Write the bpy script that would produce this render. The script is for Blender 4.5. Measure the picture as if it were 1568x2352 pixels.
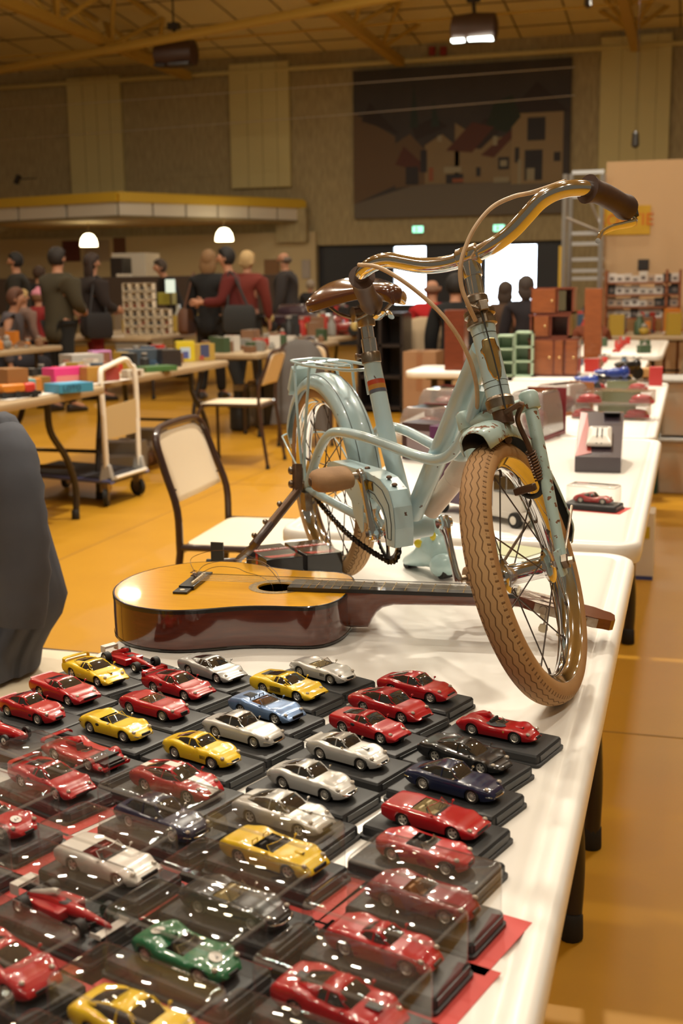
import bpy, bmesh, math, random
from mathutils import Vector, Matrix, noise
random.seed(7)
R = math.radians
for o in list(bpy.data.objects): bpy.data.objects.remove(o)
col = bpy.context.scene.collection
scn = bpy.context.scene
# ---------------------------------------------------------------- camera
F, CX, CY, HC = 2750.0, 784.0, 1176.0, 1.285
YAW, PIT, ROL = R(16.2), R(10.63), 0.012
fh = Vector((-math.sin(YAW), math.cos(YAW), 0)); R0 = Vector((math.cos(YAW), math.sin(YAW), 0))
cf = math.cos(PIT)*fh + Vector((0, 0, -math.sin(PIT))); U0 = R0.cross(cf)
cr = math.cos(ROL)*R0 - math.sin(ROL)*U0; cu = math.sin(ROL)*R0 + math.cos(ROL)*U0
CO = Vector((0, 0, HC))
cam = bpy.data.cameras.new('camera'); camo = bpy.data.objects.new('camera', cam); col.objects.link(camo)
camo.matrix_world = Matrix(((cr.x, cu.x, -cf.x, 0), (cr.y, cu.y, -cf.y, 0), (cr.z, cu.z, -cf.z, HC), (0, 0, 0, 1)))
cam.sensor_fit = 'VERTICAL'; cam.sensor_height = 22.3; cam.lens = F/2352*22.3
cam.clip_start = .05; cam.clip_end = 200
cam.dof.use_dof = True; cam.dof.focus_distance = 1.62; cam.dof.aperture_fstop = 4.6
scn.camera = camo
scn.view_settings.view_transform = 'Standard'; scn.view_settings.look = 'None'
scn.view_settings.gamma = 1; scn.view_settings.exposure = 0.0
# ---------------------------------------------------------------- world: dim warm hall, daylight outside the far doors
w = bpy.data.worlds.new('world'); scn.world = w; w.use_nodes = True
nt = w.node_tree; nt.nodes.clear()
wo = nt.nodes.new('ShaderNodeOutputWorld'); bg = nt.nodes.new('ShaderNodeBackground')
tc = nt.nodes.new('ShaderNodeTexCoord'); sx = nt.nodes.new('ShaderNodeSeparateXYZ')
mr = nt.nodes.new('ShaderNodeMapRange'); mr.inputs['From Min'].default_value = .80; mr.inputs['From Max'].default_value = .92
mx = nt.nodes.new('ShaderNodeMix'); mx.data_type = 'RGBA'
nt.links.new(tc.outputs['Generated'], sx.inputs[0]); nt.links.new(sx.outputs['Y'], mr.inputs['Value'])
nt.links.new(mr.outputs[0], mx.inputs['Factor'])
mx.inputs['A'].default_value = (.13, .105, .07, 1); mx.inputs['B'].default_value = (9, 10, 11, 1)
nt.links.new(mx.outputs['Result'], bg.inputs['Color']); nt.links.new(bg.outputs[0], wo.inputs[0])
bg.inputs['Strength'].default_value = 1.0
# ---------------------------------------------------------------- the hall's ceiling floodlights, then added ceiling fills
def lamp(x, y, z, p, c=(1, .90, .73), s=.32):
    l = bpy.data.lights.new('hall_light', 'AREA'); l.shape = 'RECTANGLE'; l.size = s; l.size_y = s*.6
    l.energy = p; l.color = c
    o = bpy.data.objects.new('hall_light', l); o.location = (x, y, z); col.objects.link(o); return o
LW = 66
lamp(-1.4, 6.3, 5.8, 310, s=.24)
lamp(-3.6, 9.2, 5.8, 60, s=.24)
for x, y, p in ((1.2, -1.0, 1.0), (-2.6, .2, 1.0), (.9, 4.6, 1.2), (-2.9, 3.6, 1.3), (-5.6, 7.5, 1.1), (-1.6, 9.0, 1.2), (2.2, 9.5, .8),
                (-9, 12, .9), (-4.5, 14, 1.0), (0, 15, 1.0), (-9.5, 19, .8), (-5.2, 20, .9), (-1.0, 20, .8)):
    lamp(x, y, 5.7, LW*p)
for x, y in ((-.6, 2.2), (2.6, 2.2), (-4.6, 1.6), (1.6, 7.0), (-4.2, 5.6), (-7.6, 5.0), (.2, -3), (-3.2, -3)):
    lamp(x, y, 6.0, LW*.42, s=.2)
for x, y, e in ((-11, 15, 60), (-5, 16, 60), (0, 16, 60), (-3, 11, 50), (-9, 10, 50)):     # added point lights that brighten the ceiling, not bulbs of the hall
    l = bpy.data.lights.new('ceiling_fill', 'POINT'); l.energy = e; l.color = (1, .86, .58); l.shadow_soft_size = .15
    o = bpy.data.objects.new('ceiling_fill', l); o.location = (x, y, 4.9); col.objects.link(o)
# ---------------------------------------------------------------- pixel helpers (points on real planes)
def ray(px, py): return cf + (px-CX)/F*cr - (py-CY)/F*cu
def at(px, py, z=.74):
    d = ray(px, py); return CO + d*((z-HC)/d.z)
def atY(px, py, Y):
    d = ray(px, py); return CO + d*(Y/d.y)
def atD(px, py, D): return CO + ray(px, py)*D
# ---------------------------------------------------------------- materials
M = {}
def mat(name, c, rough=.5, metal=0, coat=0, spec=.5, trans=0, emit=None, es=1, var=None, bump=None, aniso=None, stretch=None):
    """principled material; var=(scale, colour2, amount) adds noise colour; bump=(scale, strength, dist)"""
    m = bpy.data.materials.new(name); m.use_nodes = True; t = m.node_tree; b = t.nodes['Principled BSDF']
    b.inputs['Base Color'].default_value = (*c, 1); b.inputs['Roughness'].default_value = rough
    b.inputs['Metallic'].default_value = metal; b.inputs['Coat Weight'].default_value = coat
    b.inputs['Coat Roughness'].default_value = .03
    b.inputs['Specular IOR Level'].default_value = spec; b.inputs['Transmission Weight'].default_value = trans
    if emit: b.inputs['Emission Color'].default_value = (*emit, 1); b.inputs['Emission Strength'].default_value = es
    if var or bump:
        tcn = t.nodes.new('ShaderNodeTexCoord'); mp = t.nodes.new('ShaderNodeMapping')
        t.links.new(tcn.outputs['Object'], mp.inputs[0])
        if stretch: mp.inputs['Scale'].default_value = stretch
    if var:
        sc, c2, am = var
        n = t.nodes.new('ShaderNodeTexNoise'); n.inputs['Scale'].default_value = sc; n.inputs['Detail'].default_value = 5
        t.links.new(mp.outputs[0], n.inputs['Vector'])
        rp = t.nodes.new('ShaderNodeMapRange'); rp.inputs['From Min'].default_value = .5-am; rp.inputs['From Max'].default_value = .5+am
        t.links.new(n.outputs['Fac'], rp.inputs['Value'])
        mm = t.nodes.new('ShaderNodeMix'); mm.data_type = 'RGBA'; mm.inputs['A'].default_value = (*c, 1); mm.inputs['B'].default_value = (*c2, 1)
        t.links.new(rp.outputs[0], mm.inputs['Factor']); t.links.new(mm.outputs['Result'], b.inputs['Base Color'])
    if bump:
        n2 = t.nodes.new('ShaderNodeTexNoise'); n2.inputs['Scale'].default_value = bump[0]; n2.inputs['Detail'].default_value = 4
        t.links.new(mp.outputs[0], n2.inputs['Vector'])
        bu = t.nodes.new('ShaderNodeBump'); bu.inputs['Strength'].default_value = bump[1]; bu.inputs['Distance'].default_value = bump[2]
        t.links.new(n2.outputs['Fac'], bu.inputs['Height']); t.links.new(bu.outputs[0], b.inputs['Normal'])
    M[name] = m; return m
def chipped(name, c, chip, scale, thr, rough=.3, coat=.4):
    """paint with small chips and rust spots showing through"""
    m = mat(name, c, rough, coat=coat); t = m.node_tree; b = t.nodes['Principled BSDF']
    tcn = t.nodes.new('ShaderNodeTexCoord'); n = t.nodes.new('ShaderNodeTexNoise'); n.inputs['Scale'].default_value = scale; n.inputs['Detail'].default_value = 3
    t.links.new(tcn.outputs['Object'], n.inputs['Vector'])
    g = t.nodes.new('ShaderNodeMapRange'); g.inputs['From Min'].default_value = thr; g.inputs['From Max'].default_value = thr+.015
    t.links.new(n.outputs['Fac'], g.inputs['Value'])
    n2 = t.nodes.new('ShaderNodeTexNoise'); n2.inputs['Scale'].default_value = 14; t.links.new(tcn.outputs['Object'], n2.inputs['Vector'])
    a = t.nodes.new('ShaderNodeMix'); a.data_type = 'RGBA'; a.inputs['A'].default_value = (*c, 1); a.inputs['B'].default_value = (c[0]*.8+.03, c[1]*.86+.02, c[2]*.8, 1)
    t.links.new(n2.outputs['Fac'], a.inputs['Factor'])
    mm = t.nodes.new('ShaderNodeMix'); mm.data_type = 'RGBA'; mm.inputs['B'].default_value = (*chip, 1)
    t.links.new(a.outputs['Result'], mm.inputs['A']); t.links.new(g.outputs[0], mm.inputs['Factor']); t.links.new(mm.outputs['Result'], b.inputs['Base Color'])
    return m
def wood(name, c1, c2, scale, stretch, rough=.25, coat=.6):
    return mat(name, c1, rough, coat=coat, var=(scale, c2, .22), stretch=stretch)
def clear(name, tint=(.93, .92, .90), refl=1.0, rough=.04, haze=.06, hc=(.35, .30, .26)):
    """thin clear plastic: see-through with a Fresnel sheen and a little diffuse haze, painted as a reflected veil on the cases"""
    m = bpy.data.materials.new(name); m.use_nodes = True; t = m.node_tree; t.nodes.clear()
    out = t.nodes.new('ShaderNodeOutputMaterial'); tr = t.nodes.new('ShaderNodeBsdfTransparent'); tr.inputs[0].default_value = (*tint, 1)
    gl = t.nodes.new('ShaderNodeBsdfGlossy'); gl.inputs['Roughness'].default_value = rough
    df = t.nodes.new('ShaderNodeBsdfDiffuse'); df.inputs[0].default_value = (*hc, 1)
    fr = t.nodes.new('ShaderNodeFresnel'); ge = t.nodes.new('ShaderNodeNewGeometry'); io = t.nodes.new('ShaderNodeMapRange')
    io.inputs['To Min'].default_value = 1.5; io.inputs['To Max'].default_value = 1/1.5; t.links.new(ge.outputs['Backfacing'], io.inputs['Value']); t.links.new(io.outputs[0], fr.inputs['IOR'])
    mu = t.nodes.new('ShaderNodeMath'); mu.operation = 'MULTIPLY'; mu.inputs[1].default_value = refl
    t.links.new(fr.outputs[0], mu.inputs[0])
    m1 = t.nodes.new('ShaderNodeMixShader'); m1.inputs[0].default_value = haze
    t.links.new(tr.outputs[0], m1.inputs[1]); t.links.new(df.outputs[0], m1.inputs[2])
    m2 = t.nodes.new('ShaderNodeMixShader'); t.links.new(mu.outputs[0], m2.inputs[0]); t.links.new(m1.outputs[0], m2.inputs[1]); t.links.new(gl.outputs[0], m2.inputs[2])
    t.links.new(m2.outputs[0], out.inputs[0]); M[name] = m; return m
def plain(name, c, r=.6, **k):
    return M[name] if name in M else mat(name, c, r, **k)
_pc = {}
def colr(c, r=.6, coat=0, metal=0):
    k = (tuple(round(v, 3) for v in c), r, coat, metal)
    if k not in _pc:
        _pc[k] = mat('paint_%d' % len(_pc), c, r, coat=coat, metal=metal)
    return _pc[k]
# ---------------------------------------------------------------- mesh builder
class MB:
    def __init__(s): s.v = []; s.f = []; s.m = []; s.uv = None; s.X = None
    def add(s, vs, fs, m=0):
        k = len(s.v)
        s.v += [(s.X @ Vector(v)) if s.X is not None else Vector(v) for v in vs]
        for f in fs: s.f.append(tuple(i+k for i in f)); s.m.append(m)
        return s
    def box(s, c, d, rz=0, m=0, rot=None, taper=1):
        hx, hy, hz = d[0]/2, d[1]/2, d[2]/2
        q = rot if rot is not None else Matrix.Rotation(rz, 3, 'Z'); c = Vector(c)
        vs = [c + q @ Vector((x*(taper if z > 0 else 1), y*(taper if z > 0 else 1), z)) for x, y, z in
              [(-hx, -hy, -hz), (hx, -hy, -hz), (hx, hy, -hz), (-hx, hy, -hz), (-hx, -hy, hz), (hx, -hy, hz), (hx, hy, hz), (-hx, hy, hz)]]
        return s.add(vs, [(0, 3, 2, 1), (4, 5, 6, 7), (0, 1, 5, 4), (1, 2, 6, 5), (2, 3, 7, 6), (3, 0, 4, 7)], m)
    def rings(s, rs, m=0, closed=True, cap=True, loop=False):
        n = len(rs[0]); vs = [p for r_ in rs for p in r_]; fs = []
        L = len(rs) if loop else len(rs)-1
        for i in range(L):
            a = i*n; b = ((i+1) % len(rs))*n
            for j in range(n if closed else n-1):
                k = (j+1) % n; fs.append((a+j, a+k, b+k, b+j))
        if cap and not loop and closed:
            fs.append(tuple(range(n-1, -1, -1))); fs.append(tuple((len(rs)-1)*n+j for j in range(n)))
        return s.add(vs, fs, m)
    def tube(s, pts, r, n=10, m=0, loop=False, cap=True, flat=1):
        pts = [Vector(p) for p in pts]; k = len(pts)
        rr = r if isinstance(r, (list, tuple)) else [r]*k
        def tan(i):
            if loop: return (pts[(i+1) % k]-pts[i-1]).normalized()
            return (pts[min(i+1, k-1)]-pts[max(i-1, 0)]).normalized()
        t0 = tan(0); a = Vector((0, 0, 1)) if abs(t0.z) < .9 else Vector((1, 0, 0)); u = t0.cross(a).normalized(); rs = []
        for i in range(k):
            t = tan(i); u = (u - t*u.dot(t)); u = u.normalized() if u.length > 1e-6 else t.orthogonal().normalized(); v = t.cross(u)
            rs.append([pts[i] + u*math.cos(2*math.pi*j/n)*rr[i] + v*math.sin(2*math.pi*j/n)*rr[i]*flat for j in range(n)])
        return s.rings(rs, m, cap=cap, loop=loop)
    def cyl(s, a, b, r, r2=None, n=16, m=0): return s.tube([a, b], [r, r if r2 is None else r2], n, m)
    def lathe(s, o, ax, prof, n=20, m=0, cap=True):
        """prof: list of (distance along ax, radius)"""
        o = Vector(o); ax = Vector(ax).normalized(); u = ax.orthogonal().normalized(); v = ax.cross(u)
        return s.rings([[o+ax*d+(u*math.cos(2*math.pi*j/n)+v*math.sin(2*math.pi*j/n))*max(r, 1e-5) for j in range(n)] for d, r in prof], m, cap=cap)
    def ell(s, c, d, n=12, k=8, m=0, rot=None, squash=None):
        c = Vector(c); q = rot if rot is not None else Matrix.Identity(3); rs = []
        for i in range(k+1):
            t = -math.pi/2+math.pi*i/k; cz, sz = max(math.cos(t), 1e-3), math.sin(t)
            rs.append([c+q @ Vector((d[0]*cz*math.cos(2*math.pi*j/n), d[1]*cz*math.sin(2*math.pi*j/n), d[2]*sz)) for j in range(n)])
        return s.rings(rs, m)
    def prism(s, pts, fn, t0, t1, m=0, ms=None):
        """2D outline pts, fn(x,y,t) -> point; extruded from t0 to t1"""
        n = len(pts); a = [fn(x, y, t0) for x, y in pts]; b = [fn(x, y, t1) for x, y in pts]
        s.add(a+b, [tuple(range(n-1, -1, -1)), tuple(range(n, 2*n))], m)
        return s.add(a+b, [(i, (i+1) % n, n+(i+1) % n, n+i) for i in range(n)], m if ms is None else ms)
    def build(s, name, mats, parent=None, smooth=True, ang=35, label=None, bevel=None, sub=0, solid=None, org=None):
        me = bpy.data.meshes.new(name)
        o0 = Vector(org) if org is not None else None
        if o0 is None and parent is not None and parent.get('wl'): o0 = Vector(parent['wl'])
        if o0 is None: o0 = Vector((0, 0, 0))
        me.from_pydata([tuple(Vector(v)-o0) for v in s.v], [], s.f)
        if not isinstance(mats, (list, tuple)): mats = [mats]
        for q in mats: me.materials.append(M[q] if isinstance(q, str) else q)
        me.polygons.foreach_set('material_index', s.m)
        if s.uv: 
            l = me.uv_layers.new(name='UVMap'); flat = [c for f in s.uv for uv in f for c in uv]; l.data.foreach_set('uv', flat)
        bm = bmesh.new(); bm.from_mesh(me); bmesh.ops.recalc_face_normals(bm, faces=bm.faces); bm.to_mesh(me); bm.free()
        if smooth:
            me.polygons.foreach_set('use_smooth', [True]*len(me.polygons))
            me.set_sharp_from_angle(angle=R(ang))
        me.update()
        o = bpy.data.objects.new(name, me); col.objects.link(o)
        if parent is not None:
            o.parent = parent
            if parent.get('wl'): o['wl'] = parent['wl']
        elif org is not None: o.location = org
        if label: o['label'] = label
        if bevel:
            b = o.modifiers.new('bevel', 'BEVEL'); b.width = bevel; b.segments = 2; b.limit_method = 'ANGLE'; b.angle_limit = R(40)
        if solid: q = o.modifiers.new('solid', 'SOLIDIFY'); q.thickness = solid
        if sub: q = o.modifiers.new('sub', 'SUBSURF'); q.levels = sub; q.render_levels = sub
        return o
def tag(o, label, cat, group=None):
    o['label'] = label; o['category'] = cat
    if group: o['group'] = group
    return o
def struct(o): o['kind'] = 'structure'; return o
def thing(name, label, cat, loc=(0, 0, 0), rz=0, group=None, world=True):
    o = bpy.data.objects.new(name, None); col.objects.link(o); o.location = loc; o.rotation_euler = (0, 0, rz)
    o.empty_display_size = .05
    tag(o, label, cat, group)
    if world: o['wl'] = tuple(loc)
    return o
def dup(o, loc=None, rz=None, label=None, group=None, parent=None):
    c = o.copy(); col.objects.link(c)
    if parent is not None: c.parent = parent
    if loc is not None: c.location = loc
    if rz is not None: c.rotation_euler = (0, 0, rz)
    if label: c['label'] = label
    if group: c['group'] = group
    for ch in list(o.children): dup(ch, parent=c)
    return c
def text_mesh(s, size, extrude=.0002, name='lettering'):
    cu_ = bpy.data.curves.new(name, 'FONT'); cu_.body = s; cu_.size = size; cu_.extrude = extrude; cu_.align_x = 'CENTER'; cu_.align_y = 'CENTER'
    cu_.resolution_u = 2
    o = bpy.data.objects.new(name, cu_); col.objects.link(o)
    dg = bpy.context.evaluated_depsgraph_get(); me = bpy.data.meshes.new_from_object(o.evaluated_get(dg)); bpy.data.objects.remove(o)
    me.name = name; return me
def lettering(s, size, mtx, m, parent=None, name='lettering', extrude=.0002):
    """text with its reading plane given by a 4x4 world matrix"""
    me = text_mesh(s, size, extrude, name); me.materials.clear(); me.materials.append(M[m] if isinstance(m, str) else m)
    mt = mtx.copy()
    if parent is not None and parent.get('wl'): mt = Matrix.Translation(-Vector(parent['wl'])) @ mt
    me.transform(mt); o = bpy.data.objects.new(name, me); col.objects.link(o)
    if parent is not None:
        o.parent = parent
        if parent.get('wl'): o['wl'] = parent['wl']
    return o
def frame(o, x, y):
    """matrix with origin o, x axis x, y axis as near y as possible"""
    x = Vector(x).normalized(); z = x.cross(Vector(y)).normalized(); y = z.cross(x)
    return Matrix(((x.x, y.x, z.x, o[0]), (x.y, y.y, z.y, o[1]), (x.z, y.z, z.z, o[2]), (0, 0, 0, 1)))
def lerp(a, b, t): return a+(b-a)*t
def smooth_path(pts, k=6):
    """Catmull-Rom through pts"""
    P = [Vector(p) for p in pts]; P = [P[0]*2-P[1]]+P+[P[-1]*2-P[-2]]; out = []
    for i in range(1, len(P)-2):
        for j in range(k):
            t = j/k; a, b, c, d = P[i-1], P[i], P[i+1], P[i+2]
            out.append(.5*((2*b)+(c-a)*t+(2*a-5*b+4*c-d)*t*t+(3*b-a-3*c+d)*t**3))
    out.append(P[-2]); return out
def itp(tab, x):
    """smooth interpolation in a table of (x, value)"""
    if x <= tab[0][0]: return tab[0][1]
    for (a, va), (b, vb) in zip(tab, tab[1:]):
        if x <= b:
            t = (x-a)/(b-a); t = t*t*(3-2*t); return va+(vb-va)*t
    return tab[-1][1]
# ================================================================ materials of the place
mat('floor_ochre', (.49, .245, .016), .40, spec=.4, var=(3, (.44, .215, .013), .25), bump=(300, .02, .001))
mat('table_white', (.86, .83, .78), .32, spec=.5, bump=(500, .05, .0005))
mat('dark_metal', (.025, .018, .016), .35, spec=.5)
mat('brown_tube', (.045, .022, .018), .3, coat=.3)
mat('black_plastic', (.014, .014, .015), .45)
mat('plinth_black', (.020, .021, .023), .5, bump=(900, .15, .0003))
mat('rubber_black', (.012, .012, .012), .7)
mat('chrome', (.74, .74, .75), .09, metal=1)
mat('steel_worn', (.42, .37, .31), .32, metal=1, var=(60, (.25, .18, .12), .2))
mat('brass', (.75, .55, .26), .22, metal=1)
mat('rust_iron', (.10, .055, .035), .45, metal=.6, var=(40, (.17, .10, .06), .2))
mat('white_paint', (.80, .76, .68), .35, coat=.2)
mat('cream_laminate', (.84, .72, .54), .45)
mat('blue_plastic', (.05, .08, .30), .4)
mat('grey_plastic', (.35, .34, .32), .5)
mat('cloth_grey', (.10, .105, .125), .9, spec=.15, var=(8, (.07, .072, .085), .3))
mat('concrete', (.44, .365, .21), .9, spec=.2, var=(3, (.30, .245, .14), .22), bump=(10, .3, .02), stretch=(6, 1, 1.2))
mat('panel_cream', (.58, .51, .26), .9, spec=.2)
mat('ceiling_paint', (.82, .71, .40), .9, spec=.2)
mat('wall_beige', (.50, .41, .25), .85, spec=.2)
mat('partition_salmon', (.62, .42, .24), .85, spec=.2)
mat('truss_yellow', (.52, .34, .07), .6, spec=.3)
mat('fascia_yellow', (.60, .38, .03), .5)
mat('fascia_white', (.66, .60, .50), .5)
mat('door_dark', (.02, .022, .03), .5)
mat('cardboard', (.36, .20, .10), .8, var=(6, (.30, .16, .08), .3))
mat('silver_alu', (.6, .6, .6), .3, metal=.8)
mat('skin', (.50, .27, .18), .6)
mat('lamp_glow', (1, .9, .7), .5, emit=(1, .84, .52), es=9)
mat('tube_glow', (1, .9, .7), .5, emit=(1, .86, .6), es=3.0)
mat('flood_glow', (1, 1, 1), .5, emit=(.9, 1, .9), es=8)
mat('exit_glow', (.1, .6, .35), .5, emit=(.35, 1, .62), es=2.2)
clear('clear_case', (.95, .945, .94), .9, .03, .045, (.34, .29, .26)); clear('case_edge_glint', (.85, .83, .80), 1.6, .10, .30, (.55, .50, .46)); clear('clear_pack', (.9, .9, .9), 1.0, .08, .12)  # case haze paints the reflected ceiling veil; edge haze paints bright rim highlights
clear('window_glass', (.97, .98, 1), .6, .02, 0)
# ================================================================ setting
b = MB(); b.add([(-34, -6, 0), (16, -6, 0), (16, 34, 0), (-34, 34, 0)], [(0, 1, 2, 3)]); struct(b.build('floor', 'floor_ochre', smooth=False))
# floor panel joints (fine dark lines in the floor covering)
b = MB()
for x in (-2.9, .75, -6.5): b.box((x, 12, .0008), (.006, 30, .0012))
for y in (3.4, 7.4, 11.4): b.box((-8, y, .0008), (22, .006, .0012))
struct(b.build('trim_1', mat('joint', (.30, .16, .03), .5), smooth=False))
# ceiling: rises gently towards the viewer
YW = 26.0
b = MB(); b.add([(-34, YW+.4, 6.25), (16, YW+.4, 6.25), (16, -6, 8.9), (-34, -6, 8.9)], [(0, 1, 2, 3)]); struct(b.build('ceiling', 'ceiling_paint', smooth=False))
b = MB()
for i in range(46):
    x = -33+i*1.05; b.add([(x, 26.2, 6.255), (x+.03, 26.2, 6.255), (x+.03, 4, 8.055), (x, 4, 8.055)], [(0, 1, 2, 3)])
for k in range(8):
    y = 25.2-k*1.6; z = 6.25+(26.4-y)*.0818-.008
    b.box((-9, y, z), (46, .035, .02))
struct(b.build('trim_2', mat('ceiling_joint', (.20, .15, .07), .9), smooth=False))
# back wall with door recess: concrete above, openings to daylight below
DX0, DX1, DZ = -8.05, -2.67, 2.205
b = MB()
b.box(((-34+DX0)/2, YW+.15, 3.2), (DX0+34, .3, 6.4)); b.box(((DX1+16)/2, YW+.15, 3.2), (16-DX1, .3, 6.4)); b.box(((DX0+DX1)/2, YW+.15, (DZ+6.4)/2), (DX1-DX0, .3, 6.4-DZ))
struct(b.build('wall_back', 'concrete', smooth=False))
# dark glazed door front
b = MB()
wins = [(-6.33, -5.62, .9, 2.14), (-4.52, -4.42, .9, 2.10), (-4.30, -3.22, .85, 2.13)]
xs = [DX0]+[v for q in wins for v in q[:2]]+[DX1]
for i in range(0, len(xs), 2): b.box(((xs[i]+xs[i+1])/2, YW+.2, DZ/2), (xs[i+1]-xs[i], .12, DZ))
for q in wins:
    b.box(((q[0]+q[1])/2, YW+.2, q[2]/2), (q[1]-q[0], .12, q[2])); b.box(((q[0]+q[1])/2, YW+.2, (q[3]+DZ)/2), (q[1]-q[0], .12, DZ-q[3]))
d = struct(b.build('door_1', 'door_dark', smooth=False))
for i, q in enumerate(wins):
    b = MB(); b.box(((q[0]+q[1])/2, YW+.2, (q[2]+q[3])/2), (q[1]-q[0], .01, q[3]-q[2])); struct(b.build('window_%d' % (i+1), 'window_glass', smooth=False))
# beige lower wall left of the doors, low bulkhead
b = MB(); b.box((-21, YW-.06, 1.25), (25.9, .1, 2.5)); struct(b.build('wall_left', 'wall_beige', smooth=False))
# salmon partition on the right, its end face is real
b = MB(); PY = 15.5
pl = atY(1393, 372, PY); b.box(((pl.x+9)/2, PY+.06, pl.z/2), (9-pl.x, .12, pl.z)); struct(b.build('wall_right', 'partition_salmon', smooth=False))
# conduit rail along the wall
b = MB(); b.tube([(-30, YW-.12, 5.92), (10, YW-.12, 5.97)], .05, 8); struct(b.build('trim_3', 'panel_cream'))
# cream acoustic panels
for i, (x0, x1, z0, z1, lb) in enumerate(((-13.95, -12.62, 3.4, 6.05, 'cream acoustic panel on the concrete wall, leftmost, above the yellow canopy'),
                                    (-9.98, -8.6, 3.48, 6.12, 'cream acoustic panel on the concrete wall between the canopy and the mural'),
                                    (-1.96, -.58, 2.6, 6.16, 'tall cream acoustic panel on the wall right of the mural'))):
    t = thing('wall_panel', lb, 'panel', ((x0+x1)/2, YW-.1, z0), group='cream wall panels')
    b = MB(); b.box(((x0+x1)/2, YW-.07, (z0+z1)/2), (x1-x0, .12, z1-z0)); b.build('board', 'panel_cream', t, smooth=False, bevel=.01)
    b = MB()
    for k in (1, 2, 3): b.box((lerp(x0, x1, k/4+.05), YW-.133, (z0+z1)/2), (.006, .006, z1-z0-.02))
    b.build('joint_lines', 'ceiling_joint', t, smooth=False)
# ---------------------------------------------------------------- mural: painted street, generic
MX0, MX1, MZ0, MZ1 = -7.15, -2.54, 2.75, 5.82
mu = thing('mural', 'large dark painting of an old town street hanging on the concrete wall', 'painting', ((MX0+MX1)/2, YW-.1, MZ0))
def mxy(u, v, d=.0): return Vector((lerp(MX0, MX1, u), YW-.06-d, lerp(MZ0, MZ1, v)))
b = MB(); b.box(mxy(.5, .5, 0), (MX1-MX0, .1, MZ1-MZ0))
b.build('canvas', mat('mural_sky', (.050, .042, .040), .7, var=(1.2, (.030, .025, .026), .3)), mu, smooth=False)
def patch(name, polys, c, d):
    q = MB()
    for p in polys:
        n = len(p); a = [mxy(u, v, d) for u, v in p]; q.add(a, [tuple(range(n))])
    q.build(name, colr(c, .75), mu, smooth=False)
def rc(x0, y0, x1, y1): return [(x0, y0), (x1, y0), (x1, y1), (x0, y1)]
patch('painted_square', [[(0, 0), (1, 0), (1, .2), (.35, .24), (0, .1)]], (.13, .11, .085), .052)
patch('painted_house', [[(0, .1), (.2, .22), (.2, .55), (.0, .72)], [(.2, .2), (.34, .22), (.34, .45), (.27, .56), (.2, .5)]], (.12, .075, .042), .054)
patch('painted_house', [[(.34, .22), (.5, .22), (.5, .45), (.42, .55), (.34, .48)], [(.48, .22), (.74, .22), (.74, .52), (.6, .5), (.48, .62)]], (.21, .15, .08), .056)
patch('painted_tower', [rc(.74, .2, .97, .68)], (.25, .18, .095), .058)
patch('painted_roof', [[(.72, .66), (.85, .86), (.99, .66)], [(.5, .46), (.62, .64), (.72, .6), (.6, .44)], [(.3, .52), (.45, .6), (.38, .66), (.28, .6)], [(.04, .66), (.12, .62), (.22, .56), (.08, .78)]], (.03, .022, .022), .060)
patch('painted_roof', [[(.44, .44), (.56, .62), (.66, .58), (.56, .42)], [(.60, .40), (.74, .56), (.74, .5), (.66, .38)], [(.2, .36), (.33, .3), (.33, .36), (.24, .48)]], (.085, .030, .022), .062)
patch('painted_steeple', [[(.27, .6), (.29, .9), (.31, .6)], [(.37, .6), (.38, .78), (.41, .6)]], (.022, .035, .03), .0625)
patch('painted_tree', [[(.62, .58), (.66, .74), (.74, .78), (.78, .64), (.72, .54)]], (.018, .028, .018), .0615)
dk = [rc(.8, .22, .88, .42), rc(.81, .48, .89, .63), rc(.755, .34, .775, .44), rc(.93, .34, .96, .4), rc(.68, .3, .73, .38), rc(.58, .26, .6, .32), rc(.25, .22, .31, .34), rc(.44, .22, .52, .28), rc(.32, .3, .35, .45)]
for r_ in dk: patch('painted_opening', [r_], (.028, .026, .03), .064)
for r_ in [rc(.66, .215, .73, .25), rc(.43, .29, .51, .33), rc(.81, .22, .845, .3), rc(.69, .32, .72, .36), rc(.4, .5, .42, .54), rc(.655, .46, .675, .52), rc(.77, .2, .785, .36)]: patch('painted_highlight', [r_], (.27, .24, .16), .066)
for r_ in (rc(.47, .225, .52, .25), rc(.36, .24, .38, .33)): patch('painted_awning', [r_], (.25, .08, .04), .0665)
# red alarm boxes by the rail and green exit lamps
for px in (992, 1018):
    p = atY(px, 117, YW-.15); b = MB(); b.box(p, (.13, .1, .17)); b.lathe(p+Vector((0, -.05, 0)), (0, -1, 0), [(0, .05), (.03, .04)], 12)
    tag(b.build('alarm_box', plain('alarm_red', (.25, .02, .01)), org=p, bevel=.01), 'small red alarm box high on the wall above the mural, %s of the pair' % ('left' if px < 1000 else 'right'), 'alarm')
for px, py, lb in ((960, 527, 'lit green exit sign over the left bright window'), (1146, 524, 'lit green exit sign right, under the mural by the handlebar')):
    p = atY(px, py, YW-.032); t = thing('exit_sign', lb, 'sign', p, group='green exit signs')
    b = MB(); b.box(p, (.26, .06, .17)); b.build('housing', 'grey_plastic', t, bevel=.005)
    b = MB(); b.box(p+Vector((0, -.034, 0)), (.23, .006, .13)); b.build('lit_face', 'exit_glow', t, smooth=False)
    b = MB(); b.box(p+Vector((-.03, -.04, 0)), (.05, .004, .09)); b.box(p+Vector((.045, -.04, 0)), (.07, .004, .02)); b.build('pictogram', 'white_paint', t, smooth=False)
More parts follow.
